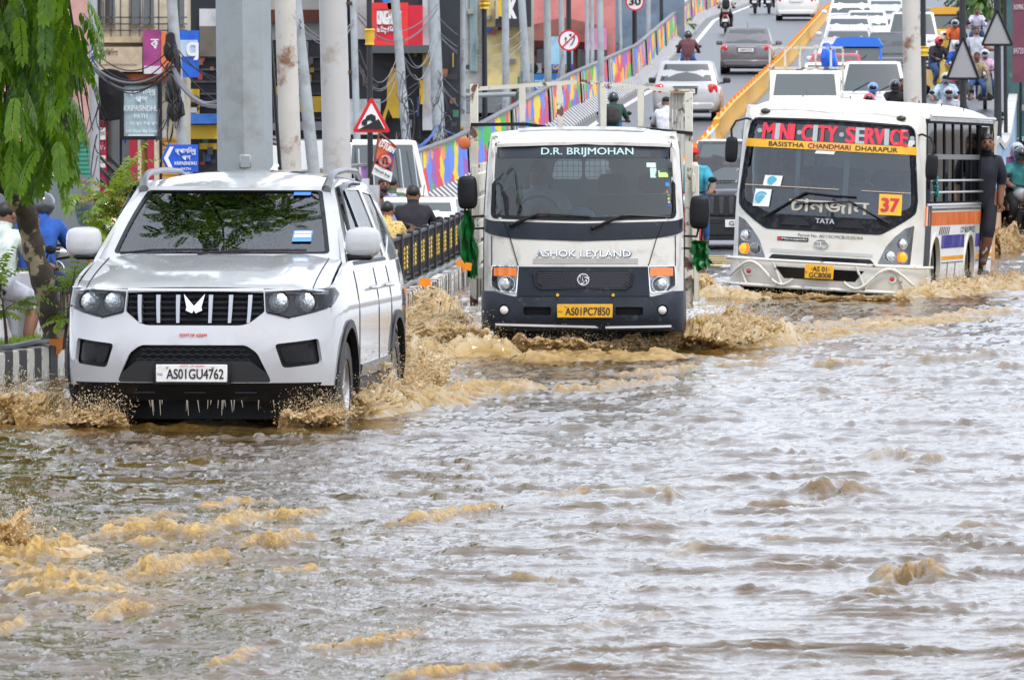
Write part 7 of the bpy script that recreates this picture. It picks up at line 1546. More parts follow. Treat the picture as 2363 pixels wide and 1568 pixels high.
# ---------------------------------------------------------------- poles, lamp posts, signs
m_galv = mat('galvanised_steel', (.34, .38, .40), .45, metal=.3, vary=.12, vscale=2, dirt=(.17, .16, .14), dscale=2, damt=.65, dlo=.5, dhi=.7); m_pole = mat('concrete_pole', (.36, .40, .42), .7, vary=.15, vscale=2, dirt=(.15, .15, .14), dscale=2.5, damt=.5)
m_rust = mat('rusty_white_paint', (.56, .54, .50), .5, vary=.08, vscale=3, dirt=(.20, .075, .02), dscale=2.6, damt=.9, dlo=.53, dhi=.62); m_wpole = mat('grey_white_pole', (.50, .50, .50), .4, vary=.06, vscale=2, dirt=(.26, .19, .11), dscale=2.6, damt=.7, dlo=.54, dhi=.68)
m_lpost = mat('black_lamp_post', (.016, .018, .022), .4, vary=.3, vscale=4); m_goldp = mat('gold_paint', (.72, .45, .04), .35, metal=.2)
def pole(name, label, xt, xb, y_bot, d, wpx, m, n=12, zb=-.4, top=9., cat='pole', taper=.85, group='street poles'):
    """xt, xb: centre at the picture top and at row y_bot (2363 wide view); wpx: width there"""
    p0, p1 = q(xb, y_bot, d), q(xt, 0, d); dr = (p1-p0)/(p1.z-p0.z); r = wpx*.43335*d/F/2; a = p0+dr*(zb-p0.z); b_ = p0+dr*(top-p0.z)
    root = empty(name, a, 0, label, cat, group); k = (top-zb); ks = [0, .2, .4, .6, .8, 1.]
    mb().tube([(b_-a)*t for t in ks], [r*(1+(taper-1)*t) for t in ks], n).build('shaft', m, root, smooth=50 if n > 8 else 20); root['r'] = r; return root
def on(root, p): return Vector(p)-root.location
py = pole('steel_pylon', 'huge octagonal grey steel pylon right behind the white SUV', 561, 566, 385, 66, 131, m_galv, 8, top=11, cat='pylon', taper=.9)
c = on(py, q(566, 372, 66-.30)); mb().box(c, (.10, .03, .12), .01).build('hatch', m_galv, py)
B = mb(); B.box(on(py, q(540, 0, 66)), (.02, .02, .02)); 
rp_ = pole('rusty_pole', 'white pole streaked with rust between pylon and stepped pole', 658, 671, 385, 70, 52, m_rust, 20)
pole('cable_pipe', 'thin dark cable pipe leaning beside the rusty pole', 618, 646, 385, 69, 9, m_blkg, 8)
sp = pole('stepped_pole', 'smooth grey white pole with rusty step brackets above the SUV', 768, 778, 385, 68, 68, m_wpole, 24)
for y in (8, 166, 324, 480): B = mb(); B.box(on(sp, q(806, y, 68)), (.055, .05, .035), .004); B.build('step_bracket', bmat('bracket', (.09, .05, .04)), sp)
pole('concrete_pole', 'slim blue grey pole just right of the rusty pole', 682, 714, 300, 105, 30, m_pole); pole('concrete_pole', 'leaning concrete pole with cables near the pink shop', 214, 219, 390, 108, 23, m_pole)
kp = pole('concrete_pole', 'concrete pole wrapped in tangled black cables beside the street board', 396, 421, 330, 106, 27, m_pole)
for y, w_, h_ in ((110, 26, 50), (210, 30, 60), (250, 34, 40), (150, 20, 70)): B = mb(); B.ball((0, 0, 0), (w_*.0035, .09, h_*.0045), 10, 8); B.v = [tuple(Vector(v)*(1+.5*MN.noise(Vector(v)*7+Vector((y, 0, 0))))) for v in B.v]; o = B.build('cable_bundle', m_dark, kp); o.location = on(kp, q(398+rnd.uniform(-6, 10), y, 105.8))
for (xt, xb, w_, d_, lb) in [(815, 823, 17, 135, 'thin grey pole left of the black lamp post'), (912, 935, 22, 143, 'leaning grey pole before the red hoarding'), (1000, 1012, 30, 151, 'thick grey pole right of the red hoarding'), (1066, 1068, 17, 158, 'pole carrying the grey meter cabinet'), (1166, 1168, 18, 172, 'grey pole right of the gold ringed lamp post'),
                              (1204, 1222, 19, 180, 'tall pale pole before the yellow wall'), (1262, 1266, 18, 190, 'grey pole before the pink building'), (1295, 1300, 14, 198, 'slim pole left of the no overtaking sign'), (1354, 1358, 10, 208, 'first of two slim poles by the pink shop'), (1366, 1368, 10, 212, 'second of two slim poles by the pink shop'), (1384, 1389, 17, 122, 'slim grey pole standing before the striped parapet'), (1430, 1436, 9, 225, 'thin pole before the tin shed'), (1496, 1498, 12, 255, 'thin pole near the speed sign')]:
    pole('concrete_pole' if w_ > 15 else 'slim_pole', lb, xt, xb, 290, d_, w_, m_pole, 10)
def lamp_post(label, x, d, ring=None, zb=-.35, w_=11, top=7.5):
    r = pole('lamp_post', label, x-1, x+1, 300, d, w_, m_lpost, 12, zb=zb, cat='lamp post', group='black lamp posts', top=top)
    if ring: c = on(r, q(x, ring, d)); k = r['r']*1.15; mb().lathe([(k*1.1, -.10), (k*1.35, -.095), (k*1.2, -.05), (k*1.55, 0), (k*1.35, .05), (k*1.65, .085), (k*1.1, .10)], c, 'z', 14).build('gold_ring', m_goldp, r)
    return r
lp1 = lamp_post('black lamp post with gold ring carrying the red triangle', 853, 92, 85, w_=14); lamp_post('black lamp post with gold ring beside the meter cabinet', 1118, 162, 10, w_=14); lp3 = lamp_post('black lamp post carrying the no overtaking sign', 1313, 196, zb=1.5, w_=13); lp4 = lamp_post('black lamp post carrying the speed limit sign', 1465, 228, zb=3, w_=12, top=10); lamp_post('black lamp post on the parapet beyond the speed sign', 1527, 275, zb=4.5, w_=9, top=12)
lamp_post('black lamp post with gold ring behind the white rusty pole', 2131, 150, 118, zb=0, w_=14); lpa = lamp_post('black post with the lower triangle sign back on the right', 2222, 140, zb=.0, w_=17); lpb = lamp_post('black post with the higher triangle sign back on the right', 2302, 146, zb=.0, w_=18); lamp_post('slim black post at the right edge of the picture', 2320, 152, zb=0, w_=10)
pole('rusty_pole', 'white rusty pole rising behind the bus roof', 2102, 2106, 218, 104, 44, m_rust, 20, zb=0)
# triangle warning sign
def tri(name, label, cx, y0, y1, hw, d, front=True):
    root = empty(name, q(cx, y1, d), 0, label, 'sign'); A = [(cx-hw, y1), (cx+hw, y1), (cx, y0)]
    def sh(k): my = y1-(y1-y0)/3; return [(cx+(x-cx)*k, my+(y-my)*k) for x, y in A]
    def rp2(pts, r): return rpoly([tuple((lambda p: (p.x, p.z))(q(x, y, d)-root.location)) for x, y in pts], r)
    if front:
        mb().prism(rp2(sh(1), .05), -.02, .01).build('plate_back', mat('sign_red', (.62, .01, .015), .35), root); mb().prism(rp2(sh(.72), .02), -.028, -.02).build('plate_face', m_whiteink, root)
    else: mb().prism(rp2(sh(1), .03), -.01, .02).build('plate_back', bmat('signback', (.32, .32, .33)), root); px_frame2 = mb(); px_frame2.tube([(p[0], -.015, p[1]) for p in rp2(sh(.97), .03)], .025, 5, closed=True); px_frame2.build('plate_rim', m_blk, root)
    return root
t = tri('warning_sign', 'red triangle sign with a car on a steep slope', 857, 221, 305, 45, 91.7)
def tp(pts): return [(lambda p: (p.x, p.z))(q(x, y, 91.7)-t.location) for x, y in pts]
mb().prism(tp([(829, 297), (887, 297), (874, 274)]), -.034, -.028).build('slope_symbol', m_ink, t)
mb().prism(tp([(836, 284), (838, 276), (843, 274), (846, 267), (857, 262), (862, 265), (867, 267), (866, 272)]), -.034, -.028).build('car_symbol', m_ink, t)
for x, y in ((841, 283), (861, 273.5)): c = q(x, y, 91.66)-t.location; mb().lathe([(.001, 0), (.035, 0), (.035, .01)], c, 'y', 12).build('wheel_symbol', m_ink, t)
def disc(name, label, cx, cy, r, d):
    root = empty(name, q(cx, cy, d), 0, label, 'sign'); R_ = r*.43335*d/F
    mb().lathe([(.001, .02), (R_, .02), (R_, -.02), (R_*.84, -.02), (R_*.84, -.012)], (0, 0, 0), 'y', 32).build('plate_rim', mat('sign_red', (.62, .01, .015), .35), root); mb().lathe([(.001, -.015), (R_*.85, -.015)], (0, 0, 0), 'y', 32).build('plate_face', m_whiteink, root); return root, R_
s_, R_ = disc('no_overtaking_sign', 'round white sign with two arrows and red slash on the lamp post', 1313, 93, 25, 195.6)
B = mb(); B.prism([(-.34*R_, -.25*R_), (-.26*R_, -.25*R_), (-.26*R_, .12*R_), (-.16*R_, .12*R_), (-.30*R_, .34*R_), (-.44*R_, .12*R_), (-.34*R_, .12*R_)], -.022, -.016); B.build('arrow_symbol', m_ink, s_)
B = mb(); B.tube([(R_*(.15+.35*math.sin(t)), -.02, R_*(-.45+.42*t)) for t in np.linspace(0, 2.1, 8)], .055*R_*1.2, 4); B.prism([(-.02*R_, .55*R_), (.3*R_, .62*R_), (.12*R_, .30*R_)], -.022, -.016); B.build('arrow_symbol', m_ink, s_)
mb().box((0, -.03, 0), (R_*1.75, .01, R_*.12), 0, Matrix.Rotation(-math.pi*.25, 3, 'Y')).build('slash_symbol', mat('sign_red', (.62, .01, .015), .35), s_)
s_, R_ = disc('speed_limit_sign', 'round speed limit sign reading 30 cut by the picture top', 1465, 3, 22, 227.5); text('speed_lettering', '30', R_*1.2, R_*.75, m_ink, s_, flat((0, -.03, 0)), .03)
tri('warning_sign', 'grey back of the lower triangular sign on the right', 2222, 82, 182, 38, 139.5, False); tri('warning_sign', 'grey back of the higher triangular sign on the right', 2301, 20, 104, 36, 145.5, False)
# NO U-TURN banner
bn = empty('no_u_turn_banner', q(885, 420, 90), 0, 'tilted orange and blue NO U-TURN banner beside the lamp post', 'sign'); DD = 90.
px_prism('banner_cloth', [(873, 318), (914, 338), (902, 420), (858, 400)], DD, .015, bmat('bannerorange', (.66, .14, .05), .6, damt=.2), bn); px_prism('banner_blue', [(914, 340), (903, 394), (868, 360+4), (866, 372), (903, 394)][:3]+[(866, 374)], DD-.012, .01, bmat('bannerblue', (.03, .10, .33), .6, damt=.2), bn)
px_prism('banner_white', [(865, 378), (906, 398), (902, 420), (858, 400)], DD-.016, .01, m_whiteink, bn)
ro = -.47
px_text('banner_lettering', 'NO', 880, 322, 894, 331, DD-.03, m_whiteink, bn, .03, ro); px_text('banner_lettering', 'U-TURN', 874, 333, 912, 346, DD-.03, m_whiteink, bn, .03, ro); px_text('banner_lettering', 'Mahesh Jeep', 862, 394, 902, 402, DD-.03, m_ink, bn, .012, ro)
c = q(889, 370, DD-.03)-bn.location; k = 17*.43335*DD/F; mb().lathe([(k, 0), (k*.84, 0)], c, 'y', 28).build('banner_ring', m_redink, bn); mb().lathe([(k*.82, .003), (.001, .003)], c, 'y', 28).build('banner_disc', bmat('bannerpale', (.62, .35, .28), .6), bn)
B = mb(); B.tube([c+Vector((x*k, -.006, z*k)) for x, z in ((-.3, -.5), (-.25, .3), (0, .5), (.25, .3), (.25, -.35))], k*.1, 6); B.prism([(c.x+.05*k, c.z-.3*k), (c.x+.45*k, c.z-.3*k), (c.x+.25*k, c.z-.62*k)], c.y-.012, c.y-.004); B.build('u_turn_arrow', m_ink, bn); mb().box(c+Vector((0, -.015, 0)), (k*1.8, .008, k*.16), 0, Matrix.Rotation(.6, 3, 'Y')).build('banner_slash', m_redink, bn)
B = mb(); B.tube([q(875, 305, DD)-bn.location, q(916, 340, DD)-bn.location], .014, 6); B.tube([q(875, 305, DD)-bn.location, q(858, 405, DD)-bn.location], .012, 6); B.build('banner_frame', bmat('bannerframe', (.2, .08, .05)), bn)
# meter cabinet
cb = empty('meter_cabinet', q(1065, 318, 157.3), 0, 'grey electric meter cabinet on a pole above the parapet', 'cabinet'); px_box('cabinet_body', 1045, 262, 1085, 318, 157.3, .35, bmat('cabgrey', (.44, .47, .48), .5), cb); px_box('cabinet_door', 1055, 283, 1077, 306, 157.26, .05, bmat('cabdoor', (.52, .54, .53), .5), cb); px_box('cabinet_label', 1060, 291, 1071, 297, 157.24, .02, m_yel2, cb)
B = mb(); B.tube([q(1000, 222, 158)-cb.location, q(1190, 217, 158)-cb.location], .05, 8); o = B.build('cross_pipe', m_pole, cb)
for x, y in ((214, 150), (1168, 380)):
    pl_ = px_box('pole_label', x-5, y-36, x+7, y+36, 107.5 if x < 300 else 171.3, .02, bmat('labelwhite', (.6, .62, .66)), None, label='blue and white NEZONE label strapped to the %s pole' % ('left concrete' if x < 300 else 'grey parapet side'), cat='label')
    c = q(x+1, y, 107.48 if x < 300 else 171.28); w_ = 60*.43335*(107.5 if x < 300 else 171.3)/F; text('label_lettering', 'NEZONE', w_, w_*.16, m_blueink, pl_, lambda u, v, c=c: c+Vector((-v, -.0, u)), .02)
# cables
def cable(pts, r, m, label, sag=.5, strands=1):
    B = mb(); r2 = random.Random(len(pts)*31+int(pts[0].x*100))
    for s_ in range(strands):
        P_ = []; sg = [sag*r2.uniform(.6, 1.3)+.04*s_ for _ in pts]; off = Vector((0, r2.uniform(-.1, .1), r2.uniform(-.05, .12)*s_))
        for k, (a, b_) in enumerate(zip(pts, pts[1:])):
            for i in range(12): t = i/12; P_.append(a.lerp(b_, t)+off-Vector((0, 0, sg[k]*4*t*(1-t))))
        P_.append(pts[-1]+off); B.tube(P_, r, 5)
    return B.build('overhead_cable', m, None, label=label, cat='cable', group='overhead cables')
gw = mat('grey_cable', (.10, .10, .11), .5); bw = mat('blue_cable', (.05, .12, .45), .5)
cable([q(120, 100, 107), q(214, 150, 107), q(400, 150, 105)], .020, gw, 'thick bundle of cables sagging between the two left poles', .35, 2)
cable([q(400, 170, 105), q(505, 245, 100), q(690, 330, 100)], .035, gw, 'thick cable running down from the tangled pole towards the pylon', .15, 2)
cable([q(0, 60, 110), q(214, 130, 107), q(400, 120, 105), q(690, 160, 104)], .009, m_dark, 'thin black wires above the street board', .4, 3)
cable([q(820, 400, 140), q(925, 330, 143), q(1010, 290, 150), q(1168, 250, 172)], .02, bw, 'bluish cable bundle looping past the black lamp post', .3, 2)
cable([q(830, 150, 140), q(930, 120, 143), q(1010, 70, 150), q(1210, 90, 180)], .006, mat('pale_cable', (.25, .25, .25), .5), 'pale wires in front of the red hoarding', .6, 4)
cable([q(1010, 180, 150), q(1215, 200, 180), q(1300, 120, 198)], .010, gw, 'wires between the pale poles before the yellow wall', .8, 4)
cable([q(690, 60, 104), q(825, 40, 138), q(1010, 20, 150)], .010, gw, 'thin wires crossing behind the stepped pole', .5, 3)
for (x, y, n_, d_, lb) in ((925, 290, 14, 142, 'tangle of cables hanging on the leaning grey pole'), (1012, 290, 18, 150, 'tangle of loose cables hanging on the thick grey pole'), (220, 320, 6, 106.6, 'loops of cable hanging on the left concrete pole'), (405, 200, 12, 104.8, 'snarl of black cables on the pole beside the street board'), (1165, 330, 9, 171, 'tangled cables on the pole behind the truck rack')):
    B = mb(); r2 = random.Random(x)
    for i in range(n_):
        cx, cy = x+r2.uniform(-25, 25), y+r2.uniform(-90, 90); rx, ry = r2.uniform(6, 22), r2.uniform(14, 60); B.tube([q(cx+rx*math.cos(a+i), cy+ry*math.sin(a), d_+.15*math.sin(a*2+i)) for a in np.linspace(0, r2.uniform(3, 6), 14)], .009, 4)
    B.build('cable_tangle', gw if x > 900 else m_dark, None, label=lb, cat='cable', group='overhead cables')
# ---------------------------------------------------------------- trees and plants
def leaf_mat(name, c, c2, tr=.45):
    m = bpy.data.materials.new(name); m.use_nodes = True; n = m.node_tree; p = n.nodes['Principled BSDF']; p.inputs['Roughness'].default_value = .32; p.inputs['Specular IOR Level'].default_value = .5
    at_ = n.nodes.new('ShaderNodeAttribute'); at_.attribute_name = 'tone'
    mx = n.nodes.new('ShaderNodeMix'); mx.data_type = 'RGBA'; mx.inputs[6].default_value = (*c, 1); mx.inputs[7].default_value = (*c2, 1); n.links.new(at_.outputs['Fac'], mx.inputs[0]); n.links.new(mx.outputs[2], p.inputs['Base Color'])
    t = n.nodes.new('ShaderNodeBsdfTranslucent'); n.links.new(mx.outputs[2], t.inputs[0]); x = n.nodes.new('ShaderNodeMixShader'); x.inputs[0].default_value = tr
    o = n.nodes['Material Output']; n.links.new(p.outputs[0], x.inputs[1]); n.links.new(t.outputs[0], x.inputs[2]); n.links.new(x.outputs[0], o.inputs[0]); return m
m_bark = mat('tree_bark', (.055, .042, .03), .85, vary=.4, vscale=7, bump=.7, bscale=16, dirt=(.38, .30, .19), dscale=5, damt=.9, dlo=.54, dhi=.58)
class Leaves:
    def __init__(s): s.v = []; s.f = []; s.t = []
    def leaflet(s, p, d, L, w, tone, up):
        sd = d.cross(up); sd = sd.normalized() if sd.length > 1e-4 else Vector((1, 0, 0)); b = len(s.v); droop = Vector((0, 0, -L*.18))
        s.v += [p, p+d*L*.35+sd*w*.5+up*w*.12, p+d*L*.75+sd*w*.40+droop*.5, p+d*L+droop, p+d*L*.75-sd*w*.40+droop*.5, p+d*L*.35-sd*w*.5+up*w*.12, p+d*L*.4]
        s.f += [(b, b+1, b+6), (b+1, b+2, b+6), (b+2, b+3, b+6), (b+3, b+4, b+6), (b+4, b+5, b+6), (b+5, b, b+6)]; s.t += [tone]*7
    def frond(s, p, d, L, n, lw, ll, droop, r, tone0=.3, tone1=.9, spread=1.):
        d = d.normalized(); P_ = p.copy(); sd = d.cross(Vector((0, 0, 1))); sd = sd.normalized() if sd.length > 1e-3 else Vector((1, 0, 0))
        tn = r.uniform(tone0, tone1)
        for i in range(n):
            t = (i+.5)/n; P_ = P_+d*(L/n); d = (d+Vector((0, 0, -droop/n))).normalized(); up = sd.cross(d)
            for sg in (-1, 1): s.leaflet(P_.copy(), (sd*sg*spread+d*.55+Vector((0, 0, -.35*droop))+Vector((r.uniform(-.15, .15), r.uniform(-.15, .15), r.uniform(-.15, .15)))).normalized(), ll*(1-.45*abs(t-.4))*r.uniform(.8, 1.1), lw, clamp(tn+r.uniform(-.2, .2)), up)
        s.leaflet(P_, d, ll*.8, lw, tn, sd.cross(d))
    def build(s, name, m, parent=None, **kw):
        me = bpy.data.meshes.new(name); me.from_pydata([tuple(v) for v in s.v], [], s.f); me.materials.append(m); me.shade_smooth()
        a = me.attributes.new('tone', 'FLOAT', 'POINT'); a.data.foreach_set('value', np.array(s.t, dtype=np.float32)); return finish(bpy.data.objects.new(name, me), parent, **kw)
def branch(B, p, d, L, r, n, rr, wob=.18, drop=0.):
    pts = [p.copy()]; rs = [r]
    for i in range(n): d = (d+Vector((rr.uniform(-wob, wob), rr.uniform(-wob, wob), rr.uniform(-wob, wob)-drop))).normalized(); pts.append(pts[-1]+d*(L/n)); rs.append(r*(1-.75*(i+1)/n))
    B.tube(pts, rs, 7); return pts, d
m_leaf = leaf_mat('broad_green_leaf', (.018, .095, .004), (.24, .44, .014), .45); m_leaf2 = leaf_mat('young_neem_leaf', (.07, .21, .015), (.30, .38, .03), .5); m_leaf3 = leaf_mat('far_leaf', (.02, .08, .01), (.10, .20, .02), .3); m_red = leaf_mat('reddish_shoot', (.22, .08, .02), (.35, .22, .04), .4)
# the roadside tree: trunk leans left out of the divider, its crown hangs over the SUV
def big_tree():
    r = random.Random(11); D = 62.5
    tp = [at(57, 338, D), at(52, 322, D), at(46, 290, D), at(36, 262, D), at(32, 235, D), at(26, 212, D-.1), at(12, 192, D-.2), at(-4, 176, D-.3), at(-22, 150, D-.5), at(-30, 100, D-.8), at(-22, 30, D-1.2), at(-10, -60, D-1.6)]
    root = empty('roadside_tree', tp[0], 0, 'leaning tree with peeling trunk and hanging green leaves at the left edge', 'tree'); o = root.location
    B = mb(); pts = []
    for a, b_ in zip(tp, tp[1:]): pts += [a.lerp(b_, t)-o+Vector((r.uniform(-.012, .012), 0, r.uniform(-.01, .01))) for t in (0, .33, .66)]
    pts.append(tp[-1]-o); n = len(pts); rad = [.105*(1-.35*i/n)*(1+.10*math.sin(i*1.9)) for i in range(n)]; rad[0] = .14; rad[1] = .125
    B.tube(pts, rad, 14); top = tp[-1]-o; ends = []
    for tgt in [(-4.6, 60, 5.2), (-3.6, 59.5, 5.0), (-2.6, 58, 5.6), (-1.8, 57, 6.2), (-2.4, 56, 5.4), (-3.3, 56.5, 5.9), (-5.2, 58.5, 4.6), (-4.3, 61.5, 4.9), (-1.3, 58.6, 6.6), (-3.0, 60.5, 6.6), (-4.7, 62, 4.4), (-2.0, 56.5, 5.8), (-1.5, 57.2, 6.4), (-1.2, 56.4, 5.7), (-2.6, 57.5, 6.8), (-1.7, 58, 7.1), (-2.9, 56.2, 5.5)]:
        t = Vector(tgt)-o; st = pts[-6].lerp(top, r.random()); dirn = (t-st); bp, bd = branch(B, st, dirn.normalized()+Vector((0, 0, .2)), dirn.length*1.05, .055, 9, r, .12, .02); ends.append(bp)
        for q_ in bp[3::2]: sp, _ = branch(B, q_, Vector((r.uniform(-1, 1), r.uniform(-1, 1), r.uniform(-.2, .6))).normalized(), r.uniform(.6, 1.2), .02, 5, r, .25, .04); ends.append(sp)
    B.build('trunk', m_bark, root, smooth=60)
    Lv = Leaves()
    for bp in ends:
        for q_ in bp[1:]:
            w = q_+o
            for k in range(4):
                d = Vector((r.uniform(-1, 1), r.uniform(-1, 1), r.uniform(-.5, .5))); p = q_+d*.12
                if w.z+.0 < 3.45+.02*(w.y-55) and w.x > -3.55: continue
                Lv.frond(p, d, r.uniform(.30, .46), 8, .052, .115, r.uniform(.9, 1.9), r)
    # the hanging curtain of leaves at the top left of the view
    for k in range(400):
        px = r.uniform(-30, 86); top_y = -25+r.random()**.8*205*(1-.12*(px/90)); lim = 182 if px < 20 else 190-.0*px
        edge = lerp_tab([(-30, 190), (5, 160), (20, 175), (40, 182), (56, 185), (66, 170), (76, 90), (82, 60), (88, 40)], px)
        if top_y > edge-28: continue
        gap = MN.noise(Vector((px*.06, top_y*.03, 3.)))
        if gap < -.22: continue
        D2 = 60.5+r.uniform(-1.1, 1.1); p = at(px, top_y, D2)-o; Lv.frond(p, Vector((r.uniform(-.6, .6), r.uniform(-.6, .6), -.55)), r.uniform(.26, .44), 11, .034, .110, r.uniform(1.0, 2.2), r, .15, 1.)
    Lv.build('crown', m_leaf, root)
    # hanging twigs carrying them
    B = mb()
    for k in range(16): px = r.uniform(-10, 72); a = at(px, -40, 60.5)-o; B.tube([a, a+Vector((.1, 0, -.6)), a+Vector((.16+r.uniform(-.1, .1), 0, -1.3-r.random()*.6))], [.012, .009, .004], 5)
    B.build('hanging_twig', m_bark, root)
big_tree()
def sapling(label, px, py0, py1, D, spread, n, seed, m, red=True, zbase=.24, ll=.07, lo=.35):
    r = random.Random(seed); b0 = at(px, py0, D); b0.z = zbase; root = empty('neem_sapling', b0, 0, label, 'plant', 'young plants on the divider'); H = at(px, py1, D).z-zbase
    B = mb(); Lv = Leaves(); Rd = Leaves()
    sp, _ = branch(B, Vector((0, 0, 0)), Vector((r.uniform(-.1, .1), 0, 1)), H, .016, 9, r, .10)
    for i in range(n):
        t = r.uniform(lo, 1.); p = sp[int(t*8)]; d = Vector((r.uniform(-1, 1), r.uniform(-1, 1), r.uniform(.1, .8))).normalized(); bp, bd = branch(B, p, d, spread*r.uniform(.4, 1.), .006, 4, r, .2)
        for q_ in bp[1:]:
            for k in range(2): (Rd if red and r.random() < .18 and t > .8 else Lv).frond(q_, (bd+Vector((r.uniform(-1, 1), r.uniform(-1, 1), r.uniform(-.3, .5)))), r.uniform(.18, .30), 7, .022, ll, r.uniform(.6, 1.5), r, .2, 1.)
    B.build('stem', m_bark, root); Lv.build('foliage', m, root)
    if Rd.v: Rd.build('red_shoots', m_red, root)
sapling('young neem plant with reddish tips left of the SUV mirror', 97, 300, 163, 66, .40, 17, 3, m_leaf2, lo=.62)
sapling('small leafy plant at the foot of the leaning tree', 64, 325, 265, 62.2, .16, 6, 5, m_leaf2, False, ll=.05)
sapling('low green sprig left of the leaning trunk', 6, 325, 262, 62, .18, 7, 8, m_leaf2, False, ll=.06)
sapling('small green shoot behind the fence by the SUV mirror', 112, 300, 250, 68, .12, 4, 9, m_leaf2, False, ll=.05)
# grass on the divider
r = random.Random(4); V, Fc, T = [], [], []
for k in range(1500):
    s = r.uniform(6, 15.5); p, a = div_at(s); nrm = Vector((-math.sin(a), math.cos(a), 0)); p = p+nrm*r.uniform(.22, .7)+Vector((0, 0, .235)); h = r.uniform(.03, .11); dx = Vector((r.uniform(-.05, .05), r.uniform(-.05, .05), h)); w = Vector((.006, 0, 0)); b_ = len(V); V += [p-w, p+w, p+dx]; Fc.append((b_, b_+1, b_+2)); T += [r.random()]*3
Lv = Leaves(); Lv.v, Lv.f, Lv.t = V, Fc, T; Lv.build('grass', m_leaf2, None, label='short grass growing on the road divider', cat='grass', kind='stuff')
def far_tree(label, px, py, d, rad, zb, seed):
    r = random.Random(seed); c = at(px, py, d); root = empty('background_tree', (c.x, d, zb), 0, label, 'tree', 'trees in the background'); B = mb(); cc = c-root.location; branch(B, Vector((0, 0, 0)), Vector((0, 0, 1)), cc.z+rad*.3, .16, 6, r, .08)
    Lv = Leaves()
    for k in range(260):
        d_ = Vector((r.gauss(0, 1), r.gauss(0, 1), r.gauss(0, 1))).normalized()*rad*r.uniform(.35, 1.)*(1+.35*MN.noise(Vector((k*.37, seed, 0)))); p = cc+d_; Lv.frond(p, d_, .6, 5, .13, .30, .8, r, .1, 1.)
    B.build('trunk', m_bark, root); Lv.build('crown', m_leaf3, root)
far_tree('green tree behind the speed limit sign', 656, 40, 300, 1.05, 1., 21); far_tree('small tree on the roof edge of the pink building', 548, -4, 232, 1.2, 1., 22); far_tree('tree at the top right corner behind the parapet', 990, -14, 330, 2.2, 4., 23); far_tree('tree beyond the right side road', 1018, 190, 190, 1.6, -.3, 24)
# ---------------------------------------------------------------- thrown water
def froth_mat():
    m = bpy.data.materials.new('thrown_muddy_water'); m.use_nodes = True; n = m.node_tree; p = n.nodes['Principled BSDF']
    a = n.nodes.new('ShaderNodeAttribute'); a.attribute_name = 'tone'
    mx = n.nodes.new('ShaderNodeValToRGB'); e = mx.color_ramp.elements; e[0].color = (.34, .20, .06, 1); e[0].position = .05; e[1].color = (.90, .82, .64, 1); e[1].position = 1.  # ramp puts dark undersides and bright highlights into the water's colour
    q_ = e.new(.45); q_.color = (.70, .49, .20, 1); n.links.new(a.outputs['Fac'], mx.inputs[0]); n.links.new(mx.outputs[0], p.inputs['Base Color'])
    p.inputs['Roughness'].default_value = .13; p.inputs['IOR'].default_value = 1.38; p.inputs['Specular IOR Level'].default_value = .6
    t = n.nodes.new('ShaderNodeBsdfTranslucent'); n.links.new(mx.outputs[0], t.inputs[0]); x = n.nodes.new('ShaderNodeMixShader'); x.inputs[0].default_value = .5; o = n.nodes['Material Output']; n.links.new(p.outputs[0], x.inputs[1]); n.links.new(t.outputs[0], x.inputs[2]); n.links.new(x.outputs[0], o.inputs[0]); return m
m_froth = froth_mat()
ICO_V = None
def ico():
    bm = bmesh.new(); bmesh.ops.create_icosphere(bm, subdivisions=1, radius=1.); v = np.array([x.co[:] for x in bm.verts]); f = np.array([[x.index for x in p.verts] for p in bm.faces]); bm.free()
    bm = bmesh.new(); bmesh.ops.create_icosphere(bm, subdivisions=2, radius=1.); v2 = np.array([x.co[:] for x in bm.verts]); f2 = np.array([[x.index for x in p.verts] for p in bm.faces]); bm.free(); return (v, f), (v2, f2)
ICO1, ICO2 = ico()
TET = (np.array([(1, 1, 1), (1, -1, -1), (-1, 1, -1), (-1, -1, 1.)])*.8, np.array([(0, 1, 2), (0, 3, 1), (0, 2, 3), (1, 3, 2)]))
OCT = (np.array([(1, 0, 0), (-1, 0, 0), (0, 1, 0), (0, -1, 0), (0, 0, 1.), (0, 0, -1.)]), np.array([(0, 2, 4), (2, 1, 4), (1, 3, 4), (3, 0, 4), (2, 0, 5), (1, 2, 5), (3, 1, 5), (0, 3, 5)]))
